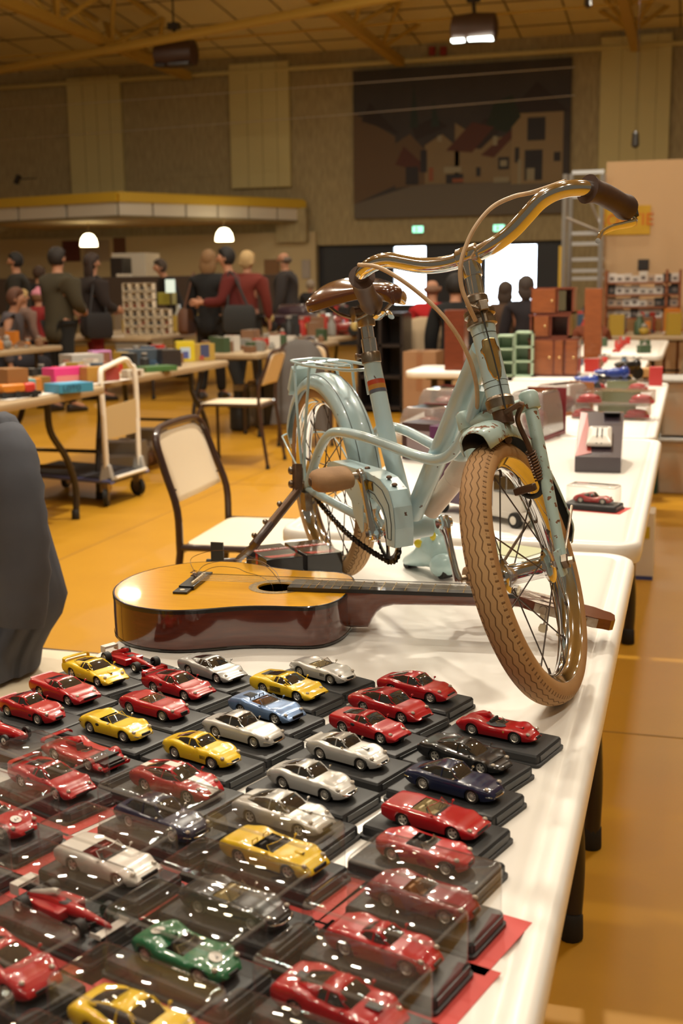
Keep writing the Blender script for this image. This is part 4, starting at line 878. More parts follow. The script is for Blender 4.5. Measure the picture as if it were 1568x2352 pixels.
# underside pedal of the left crank and prop: pale blue stand
st = thing('toy_scooter', 'small pale blue toy with yellow spots under the bicycle pedals', 'toy', at(1000, 1318, .74))
o = at(985, 1315, .74); o.z = .74; vx = Vector((.78, -.62, 0)).normalized(); vy = Vector((.62, .78, 0))
mat('toy_blue', (.42, .60, .62), .3, coat=.4)
def tp2(x, y, z): return o+vx*x+vy*y+Vector((0, 0, z))
b = MB(); b.rings([[tp2(x+.0, w_*math.cos(2*math.pi*k/16), zc+h_*math.sin(2*math.pi*k/16)) for k in range(16)] for x, w_, zc, h_ in ((-.065, .012, .012, .008), (-.055, .022, .016, .012), (-.02, .028, .030, .022), (.0, .030, .046, .034), (.02, .030, .052, .040), (.04, .028, .044, .038), (.055, .022, .032, .028), (.062, .010, .024, .018))])
b.build('body', 'toy_blue', st, ang=60)
b = MB(); b.rings([[tp2(.018+.014*math.sin(z*30)*0+x_, y_, z) for x_, y_ in ((-.018, -.010), (.022, -.010), (.022, .012), (-.018, .012))] for z in (.06, .09, .118)][:]); b.build('upright', 'toy_blue', st, bevel=.006)
b = MB(); b.ell(tp2(.055, -.012, .026), (.026, .02, .024), 14, 10); b.build('front_wheel_cover', 'toy_blue', st)
b = MB(); b.ell(tp2(.004, -.030, .062), (.0085, .003, .0085), 14, 6); b.ell(tp2(.040, -.024, .082), (.006, .003, .009), 14, 6); b.build('yellow_spot', 'reflector_yellow', st)
b = MB(); b.lathe(tp2(.062, -.024, .012), vy, [(0, .010), (.03, .010)], 14); b.lathe(tp2(-.055, -.014, .008), vy, [(0, .008), (.028, .008)], 14); b.build('wheels', 'rubber_black', st)
# ================================================================ GUITAR
wood('spruce', (.84, .43, .022), (.74, .35, .016), 5, (3, 40, 3), .2, .45)
wood('mahogany', (.125, .024, .010), (.075, .014, .007), 7, (3, 3, 22), .13, 1)
wood('neck_wood', (.17, .040, .014), (.12, .026, .010), 8, (2, 25, 25), .2, .8)
mat('guitar_binding', (.010, .007, .006), .25, coat=.7)
mat('ebony', (.015, .013, .012), .35, coat=.2)
mat('rosette', (.16, .095, .035), .35, coat=.4, var=(260, (.40, .28, .10), .12))
mat('bone', (.70, .60, .42), .4)
mat('string_nylon', (.62, .55, .45), .25)
GZ = .074
gt = thing('guitar', 'small acoustic guitar lying flat on the white table behind the cars', 'guitar', (-.70, 1.78, .74))
G0 = Vector((-.897, 1.764, .741)); gx = Vector((math.cos(R(5)), math.sin(R(5)), 0)); gy = Vector((-math.sin(R(5)), math.cos(R(5)), 0))
GTOP = .066
def gp_(s, y, z): return G0+gx*s+gy*y+Vector((0, 0, z))
wt_ = [(0, .0), (.004, .040), (.016, .078), (.035, .112), (.065, .143), (.10, .160), (.135, .166), (.165, .162), (.20, .148), (.235, .131), (.265, .122), (.295, .118), (.325, .117), (.35, .112), (.370, .098), (.383, .072), (.389, .040), (.391, .0)]
half_ = smooth_path([(a, b_, 0) for a, b_ in wt_], 4)
out_ = [(p.x, -max(p.y, 0)) for p in half_]+[(p.x, max(p.y, 0)) for p in half_[::-1]][1:-1]
def inset(d):
    r_ = []
    for x, y in out_:
        cx_ = .19; L_ = math.hypot(x-cx_, y); f = (L_-d)/L_; r_.append((cx_+(x-cx_)*f, y*f))
    return r_
# top with sound hole: ring-shaped faces from outline to the hole
HS, HR = .268, .031
n_ = len(out_); b = MB(); i0 = inset(.0035)
ring_o = [gp_(x, y, GTOP+.0004) for x, y in i0]
ang_ = [math.atan2(y, x-HS) for x, y in i0]
ring_i = [gp_(HS+HR*math.cos(a), HR*math.sin(a), GTOP+.0004) for a in ang_]
ring_d = [p-Vector((0, 0, .003)) for p in ring_i]
mids = [[ring_o[k].lerp(ring_i[k], f) for k in range(n_)] for f in (.35, .7)]
b.rings([ring_o]+mids+[ring_i, ring_d], cap=False); b.build('top', 'spruce', gt, ang=30)
b = MB(); b.rings([[gp_(x, y, z) for x, y in inset(d)] for d, z in ((.0035, GTOP+.0006), (.001, GTOP+.0006), (0, GTOP-.0005), (0, GTOP-.006), (.0003, GTOP-.0062))], cap=False)
b.rings([[gp_(x, y, z) for x, y in inset(d)] for d, z in ((.0003, .0045), (0, .004), (0, .0005), (.003, 0))], cap=False); b.build('binding', 'guitar_binding', gt, ang=30)
b = MB(); b.rings([[gp_(x, y, z) for x, y in inset(d)] for d, z in ((.004, .001), (.0008, .0015), (.0004, .02), (.0004, .04), (.0008, GTOP-.004))], cap=False); b.add([gp_(x, y, .001) for x, y in inset(.004)], [tuple(range(n_))]); b.build('side', 'mahogany', gt, ang=60)
b = MB(); nr = 48
def rg(r_, z): return [gp_(HS+r_*math.cos(2*math.pi*k/nr), r_*math.sin(2*math.pi*k/nr), z) for k in range(nr)]
b.rings([rg(.046, GTOP+.0004), rg(.046, GTOP+.0009), rg(.033, GTOP+.0009), rg(.033, GTOP+.0004)], cap=False); b.build('rosette', 'rosette', gt)
b = MB(); b.rings([rg(HR+.0005, GTOP+.0006), rg(HR+.002, GTOP+.0007)], cap=False); b.build('hole_edge', 'spruce', gt)
b = MB(); b.rings([rg(.06, .004), rg(.001, .004)], cap=False); b.build('inner_back', colr((.10, .03, .015), .7), gt)
# bridge
BS = .128
b = MB(); b.box(gp_(BS, 0, GTOP+.004), (.026, .085, .007), rz=R(5)); b.box(gp_(BS-.002, -.052, GTOP+.0025), (.024, .036, .004), rz=R(5)); b.box(gp_(BS-.002, .052, GTOP+.0025), (.024, .036, .004), rz=R(5)); br_ = b.build('bridge', 'ebony', gt, bevel=.001)
b = MB(); b.box(gp_(BS+.007, 0, GTOP+.009), (.003, .068, .005), rz=R(5)); b.build('saddle', 'bone', br_)
b = MB()
for y in (-.056, .056): b.lathe(gp_(BS-.002, y, GTOP+.0042), (0, 0, 1), [(0, .0045), (.0008, .004)], 12)
b.build('inlay_dot', 'bone', br_)
# fretboard and neck
FS, NS = .292, .657; FZ = GTOP+.0075
def fw(s): return lerp(.0275, .0225, (s-FS)/(NS-FS))
b = MB(); b.rings([[gp_(s, -fw(s), z0), gp_(s, fw(s), z0), gp_(s, fw(s), z1), gp_(s, -fw(s), z1)] for s, z0, z1 in ((FS, GTOP+.001, FZ), (.39, GTOP+.001, FZ), (NS-.002, FZ-.006, FZ))]); b.build('fretboard', 'ebony', gt, ang=20)
sc_ = NS-BS; fn = 0
for k in range(1, 19):
    s = NS-sc_*(1-2**(-k/12))
    if s < FS+.004: break
    b = MB(); b.box(gp_(s, 0, FZ+.0006), (.0016, 2*fw(s)-.001, .0012), rz=R(5)); b.build('fret', 'brass', gt)
b = MB(); rs = []
for s, hw, dz in ((.386, .027, .060), (.398, .027, .060), (.420, .0262, .059), (.427, .0258, .046), (.434, .0254, .034), (.444, .025, .026), (.462, .0248, .0205), (.55, .0235, .0185), (NS-.01, .0222, .0165), (NS, .022, .0165)):
    r_ = [gp_(s, hw, FZ-.006)]
    for k in range(9):
        a = math.pi*k/8; f = abs(math.cos(a))**.6*math.copysign(1, math.cos(a)); r_.append(gp_(s, hw*f, FZ-.006-dz*math.sin(a)**(.35 if dz > .03 else .7)-.0005))
    r_.append(gp_(s, -hw, FZ-.006)); rs.append(r_)
b.rings(rs); b.build('neck', 'neck_wood', gt, ang=60)
# slotted headstock tilted down
TL = math.sin(R(13)); TC = math.cos(R(13))
def hs(d, y, z): return gp_(NS+d*TC+z*TL, y, FZ-.002-d*TL+z*TC)
ol = [(-.004, -.022), (.012, -.024), (.030, -.031), (.120, -.032), (.135, -.026), (.146, -.024), (.152, -.015), (.152, .015), (.146, .024), (.135, .026), (.120, .032), (.030, .031), (.012, .024), (-.004, .022)]
b = MB()
sl = [[(.035, .008), (.105, .008), (.105, .017), (.035, .017)], [(.035, -.017), (.105, -.017), (.105, -.008), (.035, -.008)]]
# built from bars so that the two slots are real openings
for rect in ((-.004, .035, -.022, .022, 1), ):
    pass
def bar(pts): b.prism(pts, hs, -.016, 0)
bar([(-.004, -.022), (.012, -.024), (.030, -.031), (.035, -.0312), (.035, .0312), (.030, .031), (.012, .024), (-.004, .022)])
bar([(.035, -.0312), (.105, -.0318), (.105, -.017), (.035, -.017)]); bar([(.035, .017), (.105, .017), (.105, .0318), (.035, .0312)]); bar([(.035, -.008), (.105, -.008), (.105, .008), (.035, .008)])
bar([(.105, -.0318), (.120, -.032), (.135, -.026), (.146, -.024), (.152, -.015), (.152, .015), (.146, .024), (.135, .026), (.120, .032), (.105, .0318)])
hd_ = b.build('headstock', 'neck_wood', gt, smooth=False)
b = MB(); b.box(gp_(NS, 0, FZ+.0012), (.004, .043, .005), rz=R(5)); b.build('nut', 'bone', gt)
for s in (-1, 1):
    q_ = frame(hs(0, 0, 0), hs(1, 0, 0)-hs(0, 0, 0), gy).to_3x3()
    for d in (.046, .108): b = MB(); b.box(hs(d, s*.0325, -.008), (.036, .0015, .014), rot=q_); b.build('tuner_plate', 'steel_worn', hd_, label='nickel tuner plate')
    for d in (.042, .070, .100):
        b = MB(); c0_ = hs(d, s*.032, -.008); c1_ = hs(d, s*.041, -.016)
        b.cyl(hs(d, s*.033, -.008), hs(d, s*.036, -.008), .006, n=12); b.cyl(hs(d, -s*.0+s*.007, -.008), hs(d, s*.017, -.008), .0028, n=10)
        b.cyl(hs(d+.007, s*.037, -.002), hs(d+.007, s*.037, -.022), .0022, n=8); b.cyl(hs(d+.007, s*.037, -.022), hs(d+.007, s*.037, -.030), .0018, n=8)
        t_2 = b.build('tuner', 'steel_worn', hd_)
        b = MB(); b.rings([[hs(d+.007+a_*math.cos(2*math.pi*k/12), s*.037+c_*math.sin(2*math.pi*k/12), z) for k in range(12)] for z, a_, c_ in ((-.029, .003, .003), (-.030, .006, .0035), (-.036, .0075, .004), (-.041, .006, .0035), (-.042, .003, .002))]); b.build('tuner_button', 'bone', t_2)
for k in range(6):
    y = (k-2.5)*.0072; b = MB(); b.tube([gp_(BS+.007, y*1.25, GTOP+.0125), gp_(NS, y, FZ+.0042), hs(.05+.012*k, math.copysign(.0125, y), -.004)], .0005 if k < 3 else .0004, 5)
    if k < 5: b.build('string', 'string_nylon', gt)
b = MB(); b.tube([gp_(BS+.007, .0225, GTOP+.0125), gp_(NS, .018, FZ+.0042)], .0006, 5); b.build('string', 'bike_dark', gt)
# loose curled strings
def gpx(px, py, z): return at(px, py, z)
loose = [[gp_(BS-.002, .018, GTOP+.010), gpx(437, 1290, .815), gpx(452, 1275, .832), gpx(500, 1264, .845), gpx(560, 1272, .845), gpx(610, 1300, .835), gpx(635, 1326, .822), gp_(.272, .008, GTOP+.004)],
         [gp_(BS-.002, .010, GTOP+.010), gpx(470, 1298, .822), gpx(520, 1288, .835), gpx(590, 1287, .840), gpx(630, 1310, .832), gpx(643, 1335, .820), gp_(.279, .003, GTOP-.01)],
         [gp_(BS-.002, .0, GTOP+.010), gpx(490, 1303, .818), gpx(540, 1304, .822), gpx(565, 1314, .818), gpx(600, 1325, .818), gpx(625, 1345, .815), gp_(.262, -.010, GTOP-.02)]]
for l_ in loose:
    b = MB(); b.tube(smooth_path(l_, 8), .0005, 5); b.build('loose_string', mat('wire', (.10, .06, .04), .35, metal=.8) if 'wire' not in M else 'wire', gt)
for q_ in range(7):
    b = MB(); c = gp_(BS-.004, .004+q_*.003, GTOP+.010); b.tube([c+Vector((.004*math.cos(k*.8), .003*math.sin(k*.8+q_), .0016*k*.4)) for k in range(14)], .0005, 4); b.build('string_curl', 'wire', gt)
# ================================================================ inner tube boxes
mat('box_black', (.018, .018, .018), .22, coat=.5); mat('box_red', (.50, .035, .02), .25, coat=.4)
mat('print_white', (.75, .72, .68), .5)
def tube_box(c, rz, label):
    t = thing('inner_tube_box', label, 'box', c, group=None); W_, D_, H_ = .070, .125, .065
    m3 = Matrix.Rotation(rz, 3, 'Z'); X_, Y_ = m3 @ Vector((1, 0, 0)), m3 @ Vector((0, 1, 0))
    P = lambda x, y, z: Vector(c)+X_*x+Y_*y+Vector((0, 0, z))
    b = MB(); b.box(P(0, 0, H_/2), (W_, D_, H_), rz=rz); b.build('carton', 'box_black', t, bevel=.0012)
    b = MB(); e = .0004
    def quad(pl): b.add([P(x, y, H_+e) for x, y in pl], [(0, 1, 2, 3)])
    quad([(-.035, .006), (.035, .010), (.035, .026), (-.035, .022)])
    quad([(-.022, -.054), (.022, -.054), (.031, -.034), (-.033, -.036)])
    b.add([P(-W_/2-e, -.012, 0.004), P(-W_/2-e, .002, .004), P(-W_/2-e, .002, H_), P(-W_/2-e, -.012, H_)], [(0, 1, 2, 3)])
    b.build('red_print', 'box_red', t, smooth=False)
    b = MB(); b.add([P(-W_/2-e, -.050, .004), P(-W_/2-e, -.020, .004), P(-W_/2-e, -.020, .034), P(-W_/2-e, -.050, .034)], [(0, 1, 2, 3)]); b.build('label_patch', 'print_white', t, smooth=False)
    lettering('INNER TUBE', .0115, frame(P(0, .016, H_+.0009), X_+Y_*.055, Y_), 'print_white', t, extrude=.0001)
    return t
tube_box(Vector((-.727, 2.050, .74)), R(38), 'black and red inner tube box behind the guitar, left one of the pair')
tube_box(Vector((-.667, 2.100, .74)), R(38), 'black and red inner tube box nearer the rear tyre, right one of the pair')
# ================================================================ MODEL CARS (1:43) on black plinths
K = 1/43
for nm, c in dict(red=(.44, .004, .010), darkred=(.22, .004, .008), yellow=(.86, .56, .015), silver=(.66, .65, .62), white=(.72, .68, .62), blue=(.010, .015, .055), ltblue=(.16, .26, .46), black=(.010, .010, .011), green=(.008, .15, .06), greysilver=(.42, .42, .41)).items():
    mat('car_'+nm, c, .30, coat=1.0, metal=.35 if nm in ('silver', 'ltblue', 'greysilver') else 0, spec=.3)
mat('car_glass', (.022, .022, .022), .04, coat=1, spec=.8)
clear('car_screen', (.75, .73, .70), 1.6, .03, .10, (.5, .48, .42))
mat('car_tyre', (.018, .017, .016), .6)
mat('car_rim', (.80, .76, .68), .30, metal=.6)
mat('car_chrome', (.8, .78, .72), .12, metal=1)
mat('car_lens', (.62, .56, .48), .08, coat=1, metal=.3)
mat('car_dark', (.015, .014, .014), .5)
mat('car_tan', (.36, .17, .06), .6); mat('car_cream', (.62, .50, .27), .6); mat('car_redseat', (.30, .015, .012), .6); mat('car_seatblack', (.03, .028, .026), .6)
mat('car_white', (.75, .70, .64), .3, coat=.5)
def car_body(sp):
    """returns builders for a closed car in real metres; x forward"""
    L, W = sp['L'], sp['W']; x0, x1 = -L/2, L/2; wf, wr = sp['wf'], sp['wr']; sill = sp.get('sill', .17); ra = sp.get('ra', .37)
    top = sp['top']; fen = sp.get('fen', [(x0, .0), (x1, 0)]); fbf, fbr = sp.get('fb', (.05, .06)); rn = sp.get('round', .30); nose_w, tail_w = sp.get('nw', .60), sp.get('tw', .80)
    xs = []
    n = 56
    for i in range(n+1):
        xs.append(x0+L*i/n)
    for w_ in (wf, wr): xs += [w_-ra, w_+ra, w_-ra*.93, w_+ra*.93]
    xs = sorted(set(round(x, 4) for x in xs)); rs = []; info = []
    for x in xs:
        u_ = (x-x0)/L; ef = max(0, (u_-.70)/.30); er = max(0, (.26-u_)/.26)
        hw = W/2*(1-(1-nose_w)*ef**2.6)*(1-(1-tail_w)*er**2.6)
        hw *= 1+.022*math.exp(-((x-wf)/.45)**2)+.03*math.exp(-((x-wr)/.5)**2)-.015*math.exp(-((x-(wf+wr)/2)/.4)**2)
        zt = itp(top, x); zb = sill+.12*max(0, (u_-.9)/.1)**2+.12*max(0, (.08-u_)/.08)
        arch = zb
        for w_ in (wf, wr):
            d = abs(x-w_)
            if d < ra: arch = max(arch, .30+math.sqrt(ra*ra-d*d)*.98)
        bump = fbf*math.exp(-((x-wf)/.42)**2)+fbr*math.exp(-((x-wr)/.48)**2)
        zf = zt-.035+bump; zf = max(zf, arch+.05 if arch > zb else zf)
        belt = lerp(zb, zf, .62)
        belt = max(belt, arch+.02)
        pts = [(hw*.93, arch), (hw*.985, max(lerp(zb, belt, .45), arch+.006)), (hw, max(belt, arch+.012)), (hw*.985, lerp(belt, zf, .6)), (hw*.92, lerp(belt, zf, .92)), (hw*.82, zf), (hw*.70, lerp(zf, zt, .35)+.008), (hw*.50, zt-.006+.012*rn), (hw*.25, zt+.010*rn), (0, zt+.014*rn)]
        rs.append((x, pts))
    return rs
def make_car(name, sp, parent, paint, S=K):
    """parts under parent; local frame of parent, z from plinth top"""
    Z0 = PLH; S_ = S
    def V(x, y, z): return Vector((x*S_, y*S_, Z0+z*S_))
    pm = 'car_'+paint; rs = car_body(sp); b = MB(); np_ = 19
    cut = sp.get('cut'); full = []
    for x, pts in rs: full.append([(x, -y, z) for y, z in pts]+[(x, y, z) for y, z in pts[::-1][1:]])
    vs = [V(*p) for r_ in full for p in r_]; fs = []; ms = []
    st = sp.get('stripe')
    for i in range(len(full)-1):
        for j in range(np_-1):
            cx_ = (full[i][j][0]+full[i+1][j][0])/2; cy_ = (full[i][j][1]+full[i][j+1][1])/2
            if cut and cut[0] < cx_ < cut[1] and abs(cy_) < sp['W']/2*cut[2]: continue
            fs.append((i*np_+j, i*np_+j+1, (i+1)*np_+j+1, (i+1)*np_+j)); ms.append(1 if st and st[0] < cy_ < st[1] else 0)
    b.v = vs; b.f = fs; b.m = ms
    k = len(vs)
    for r_, idx in ((full[0], 0), (full[-1], len(full)-1)):
        b.f.append(tuple(idx*np_+j for j in range(np_))); b.m.append(0)
    b.build('car_body', [pm, 'car_white'], parent, ang=50)
    # dark chassis
    L, W = sp['L'], sp['W']; wf, wr = sp['wf'], sp['wr']
    b = MB(); b.box(V(0, 0, .30), (L*.90*S_, W*.60*S_, .26*S_)); b.box(V((wf+wr)/2, 0, .22), ((wf-wr-.8)*S_, W*.9*S_, .14*S_))
    b.box(V(wf, 0, .40), (.72*S_, W*.80*S_, .30*S_)); b.box(V(wr, 0, .42), (.72*S_, W*.80*S_, .32*S_)); b.build('chassis', 'car_dark', parent, smooth=False)
    # wheels
    rw = sp.get('rw', .315); wh = None
    for w_ in (wf, wr):
        for s in (-1, 1):
            yo = W/2*.955
            if wh is None:
                b = MB(); prof = [(-.095, rw*.62), (-.10, rw*.9), (-.075, rw), (.075, rw), (.10, rw*.93), (.098, rw*.68), (.085, rw*.655)]
                b.lathe((0, 0, 0), (0, 1, 0), [(d*S_, r_*S_) for d, r_ in prof], 22, 0, cap=False)
                b.lathe((0, 0, 0), (0, 1, 0), [(.088*S_, rw*.68*S_), (.092*S_, rw*.62*S_), (.065*S_, rw*.55*S_)], 22, 1, cap=False)
                b.lathe((0, 0, 0), (0, 1, 0), [(.06*S_, rw*.56*S_), (.0601*S_, .001*S_)], 22, 2, cap=False)
                for q in range(sp.get('spk', 10)):
                    a = 2*math.pi*q/sp.get('spk', 10); c_, s_ = math.cos(a), math.sin(a); wd = .02 if sp.get('spk', 10) > 6 else .05
                    b.add([Vector((c_*r_-s_*t_, y_, s_*r_+c_*t_))*S_ for r_, t_, y_ in ((.04, -wd, .085), (rw*.6, -wd, .072), (rw*.6, wd, .072), (.04, wd, .085))], [(0, 1, 2, 3)], 1)
                b.lathe((0, 0, 0), (0, 1, 0), [(.06*S_, .07*S_), (.092*S_, .055*S_), (.098*S_, .02*S_)], 12, 1)
                wh = b.build('wheel', ['car_tyre', 'car_rim', 'car_dark'], parent, ang=40); wme = wh.data; o = wh
            else:
                o = bpy.data.objects.new('wheel', wme); col.objects.link(o); o.parent = parent
            o.location = V(w_, s*(yo-.10), rw); o.rotation_euler = (0, 0, 0 if s > 0 else math.pi)
    # greenhouse
    g = sp.get('cab')
    if g:
        xa, xb, xc, xd, h, wb, wtp = g; wb *= W/2; wtp *= W/2; za = itp(sp['top'], xa)-.03; zd = itp(sp['top'], xd)-.03
        def zbelt(x): return itp(sp['top'], x)-.045
        hf = sp.get('hfr', .0)
        sec = lambda x, z, wl, wu, zl: [(x, -wl, zl), (x, -lerp(wl, wu, .55), lerp(zl, z, .62)), (x, -wu, lerp(zl, z, .93)), (x, -wu*.86, z), (x, 0, z+.02), (x, wu*.86, z), (x, wu, lerp(zl, z, .93)), (x, lerp(wl, wu, .55), lerp(zl, z, .62)), (x, wl, zl)]
        xm = (xb+xc)/2
        S4 = [sec(xa, za+.012, wb*.80, wb*.78, za), sec(lerp(xa, xb, .5), lerp(za, h, .60), wb*.93, lerp(wb*.78, wtp, .6), min(zbelt(lerp(xa, xb, .5)), za)), sec(xb, h-.01, wb, wtp, zbelt(xb)), sec(xm, h, wb, wtp, zbelt(xm)), sec(xc, h-.02, wb*.99, wtp*.97, zbelt(xc)), sec(lerp(xc, xd, .5), lerp(h, zd, .42), wb*.90, wtp*.88, zbelt(lerp(xc, xd, .5))), sec(xd, zd+.01, wb*.74, wtp*.72, zd-.01)]
        b = MB(); b.add([V(*p) for r_ in S4 for p in r_], [(i*9+j, i*9+j+1, i*9+j+10, i*9+j+9) for i in range(6) for j in range(8)]); b.build('windows', 'car_glass', parent, ang=60)
        # painted roof and pillars, slightly proud
        def off(p, d=.012): c = Vector((xm, 0, .6)); v = Vector(p)-c; v.x *= .3; return V(*(Vector(p)+v.normalized()*d))
        b = MB(); vs = [off(p) for r_ in S4 for p in r_]; fs = []
        cp = sp.get('cpil', .0)
        for i in range(6):
            for j in range(8):
                roof = j in (3, 4, 2, 5) and i in (2, 3)
                drip = j in (2, 5) and i in (1, 2, 3, 4, 5)
                cpill = i in (4, 5) and j in ((0, 1, 2, 5, 6, 7) if cp >= 1 else (1, 2, 5, 6) if i == 5 else ())
                if cp >= 2 and i == 5: cpill = j in (0, 1, 2, 3, 4, 5, 6, 7)
                if roof or drip or cpill: fs.append((i*9+j, i*9+j+1, i*9+j+10, i*9+j+9))
        b.add(vs, fs)
        for s in (-1, 1):                                                # door pillar ribbons
            A = lambda p: off((p[0], s*abs(p[1]), p[2]), .016)
            for (i, j0) in ((3, 0),) if sp.get('bpil', 1) else ():
                P_ = [A(S4[i][0]), A(S4[i][1]), A(S4[i][2])]; b.tube(P_, .028*S_, 6)
            b.tube([A(S4[0][0]), A(S4[1][1]), A(S4[2][2])], .024*S_, 6)
        b.build('roof', [pm if not sp.get('chrometrim') else pm, 'car_white'], parent, ang=60, solid=.0003)
        if sp.get('chrometrim'):
            b = MB()
            for s in (-1, 1):
                A = lambda p: off((p[0], s*abs(p[1]), p[2]), .03)
                b.tube([A(S4[0][0]), A(S4[1][1]), A(S4[2][2]), A(S4[3][2]), A(S4[4][2]), A(S4[5][1])], .013*S_, 5); b.tube([A(S4[i][0]) for i in range(1, 6)], .013*S_, 5)
            b.tube([off(p, .03) for p in S4[2][2:7]], .013*S_, 5); b.tube([off(p, .03) for p in S4[0]], .013*S_, 5); b.build('window_trim', 'car_chrome', parent)
    if cut:
        x0c, x1c, wc = cut[0], cut[1], W/2*cut[2]; zt = lambda x: itp(sp['top'], x)-.03; zf_ = .30
        b = MB(); m_ = {'tan': 'car_tan', 'cream': 'car_cream', 'red': 'car_redseat', 'black': 'car_seatblack'}[sp.get('seat', 'black')]
        b.add([V(x0c, -wc, zt(x0c)), V(x1c, -wc, zt(x1c)), V(x1c, wc, zt(x1c)), V(x0c, wc, zt(x0c)), V(x0c+.1, -wc*.92, zf_), V(x1c, -wc*.92, zf_), V(x1c, wc*.92, zf_), V(x0c+.1, wc*.92, zf_)], [(4, 5, 6, 7), (0, 4, 7, 3), (1, 2, 6, 5), (0, 1, 5, 4), (3, 7, 6, 2)], 0)
        b.build('cockpit', m_ if sp.get('seat') in ('tan', 'cream', 'red') else 'car_dark', parent, smooth=False)
        for s in (-1, 1):
            if sp.get('single') and s > 0: continue
            b = MB(); sx_ = lerp(x0c, x1c, .32); b.box(V(sx_+.22, s*wc*.47, .42), (.46*S_, .42*S_, .14*S_)); b.box(V(sx_-.02, s*wc*.47, .66), (.14*S_, .40*S_, .50*S_), rot=Matrix.Rotation(-.25, 3, 'Y')); b.build('seat', m_, parent, bevel=.0009)
        b = MB(); c_ = V(lerp(x0c, x1c, .72), wc*.45, zt(x1c)+.02); b.tube([c_+Vector((math.cos(a)*.05*S_, math.sin(a)*.17*S_, math.cos(a)*.16*S_)) for a in [2*math.pi*k/14 for k in range(14)]], .014*S_, 5, loop=True); b.box(V(x1c-.08, 0, zt(x1c)-.03), (.2*S_, 2*wc*.95*S_, .10*S_)); b.build('steering_wheel', 'car_dark', parent)
        # windscreen
        hs_ = sp.get('ws', .34); xw = x1c+.02; b = MB(); nx_ = 9
        rk_ = sp.get('rake', .42)
        lo = [(xw-.16*(abs(k-4)/4)**2*1.2, wc*1.02*(k/4-1), zt(xw)-.0) for k in range(nx_)]; up_ = [(x-rk_*hs_/.34*.8, y*.88, z+hs_*(1-.12*(abs(k-4)/4)**3)) for k, (x, y, z) in enumerate(lo)]
        b.add([V(*p) for p in lo+up_], [(k, k+1, k+1+nx_, k+nx_) for k in range(nx_-1)]); b.build('windscreen', 'car_screen', parent)
        b = MB(); b.tube([V(*p) for p in [lo[0]]+up_+[lo[-1]]], .017*S_, 6); b.build('screen_frame', pm if sp.get('framepaint') else 'car_chrome', parent)
    # lamps, bumper, grille, mirrors
    nx1 = L/2; hz = sp.get('lamp', (.26, .58, .10)); b = None
    for s in (-1, 1):
        b = MB(); xl = nx1-hz[0]; yl = W/2*hz[1]; b.ell(V(xl, s*yl, itp(sp['top'], xl)+hz[2]-.07), (.15*S_*hz[3] if len(hz) > 3 else .12*S_, .10*S_, .085*S_), 12, 8); b.build('headlight', 'car_lens', parent)
    b = MB(); gz = sp.get('gz', .36); b.box(V(nx1-.035, 0, gz), (.09*S_, W*nose_wd(sp)*.62*S_, sp.get('gh', .13)*S_)); b.build('grille', 'car_dark', parent, bevel=.0008)
    if sp.get('bumper'):
        b = MB()
        wv = W/2*sp.get('nw', .6)*1.08
        b.tube([V(nx1-.34, -wv*1.25, .40), V(nx1-.10, -wv*1.05, .38), V(nx1+.03, -wv*.5, .36), V(nx1+.05, 0, .36), V(nx1+.03, wv*.5, .36), V(nx1-.10, wv*1.05, .38), V(nx1-.34, wv*1.25, .40)], .035*S_, 8)
        wv = W/2*sp.get('tw', .8)*1.04; nx0 = -L/2; b.build('bumper', 'car_chrome', parent); b = MB()
        b.tube([V(nx0+.34, -wv*1.18, .46), V(nx0+.02, -wv*.96, .44), V(nx0-.03, 0, .43), V(nx0+.02, wv*.96, .44), V(nx0+.34, wv*1.18, .46)], .035*S_, 8); b.build('bumper', 'car_chrome', parent)
    if sp.get('mirror', 1):
        xm_ = (g[0]-.15) if g else cut[1]-.1
        for s in (-1, 1):
            b = MB(); zm = itp(sp['top'], xm_)+.02; b.ell(V(xm_, s*W/2*1.02, zm+.06), (.06*S_, .09*S_, .06*S_), 8, 6); b.tube([V(xm_, s*W/2*.9, zm-.06), V(xm_, s*W/2, zm+.04)], .02*S_, 5); b.build('mirror', 'car_chrome' if sp.get('bumper') else pm, parent)
    for q in sp.get('extra', ()):
        extra(q, sp, parent, pm, V, S_)
def nose_wd(sp): return sp.get('nw', .6)
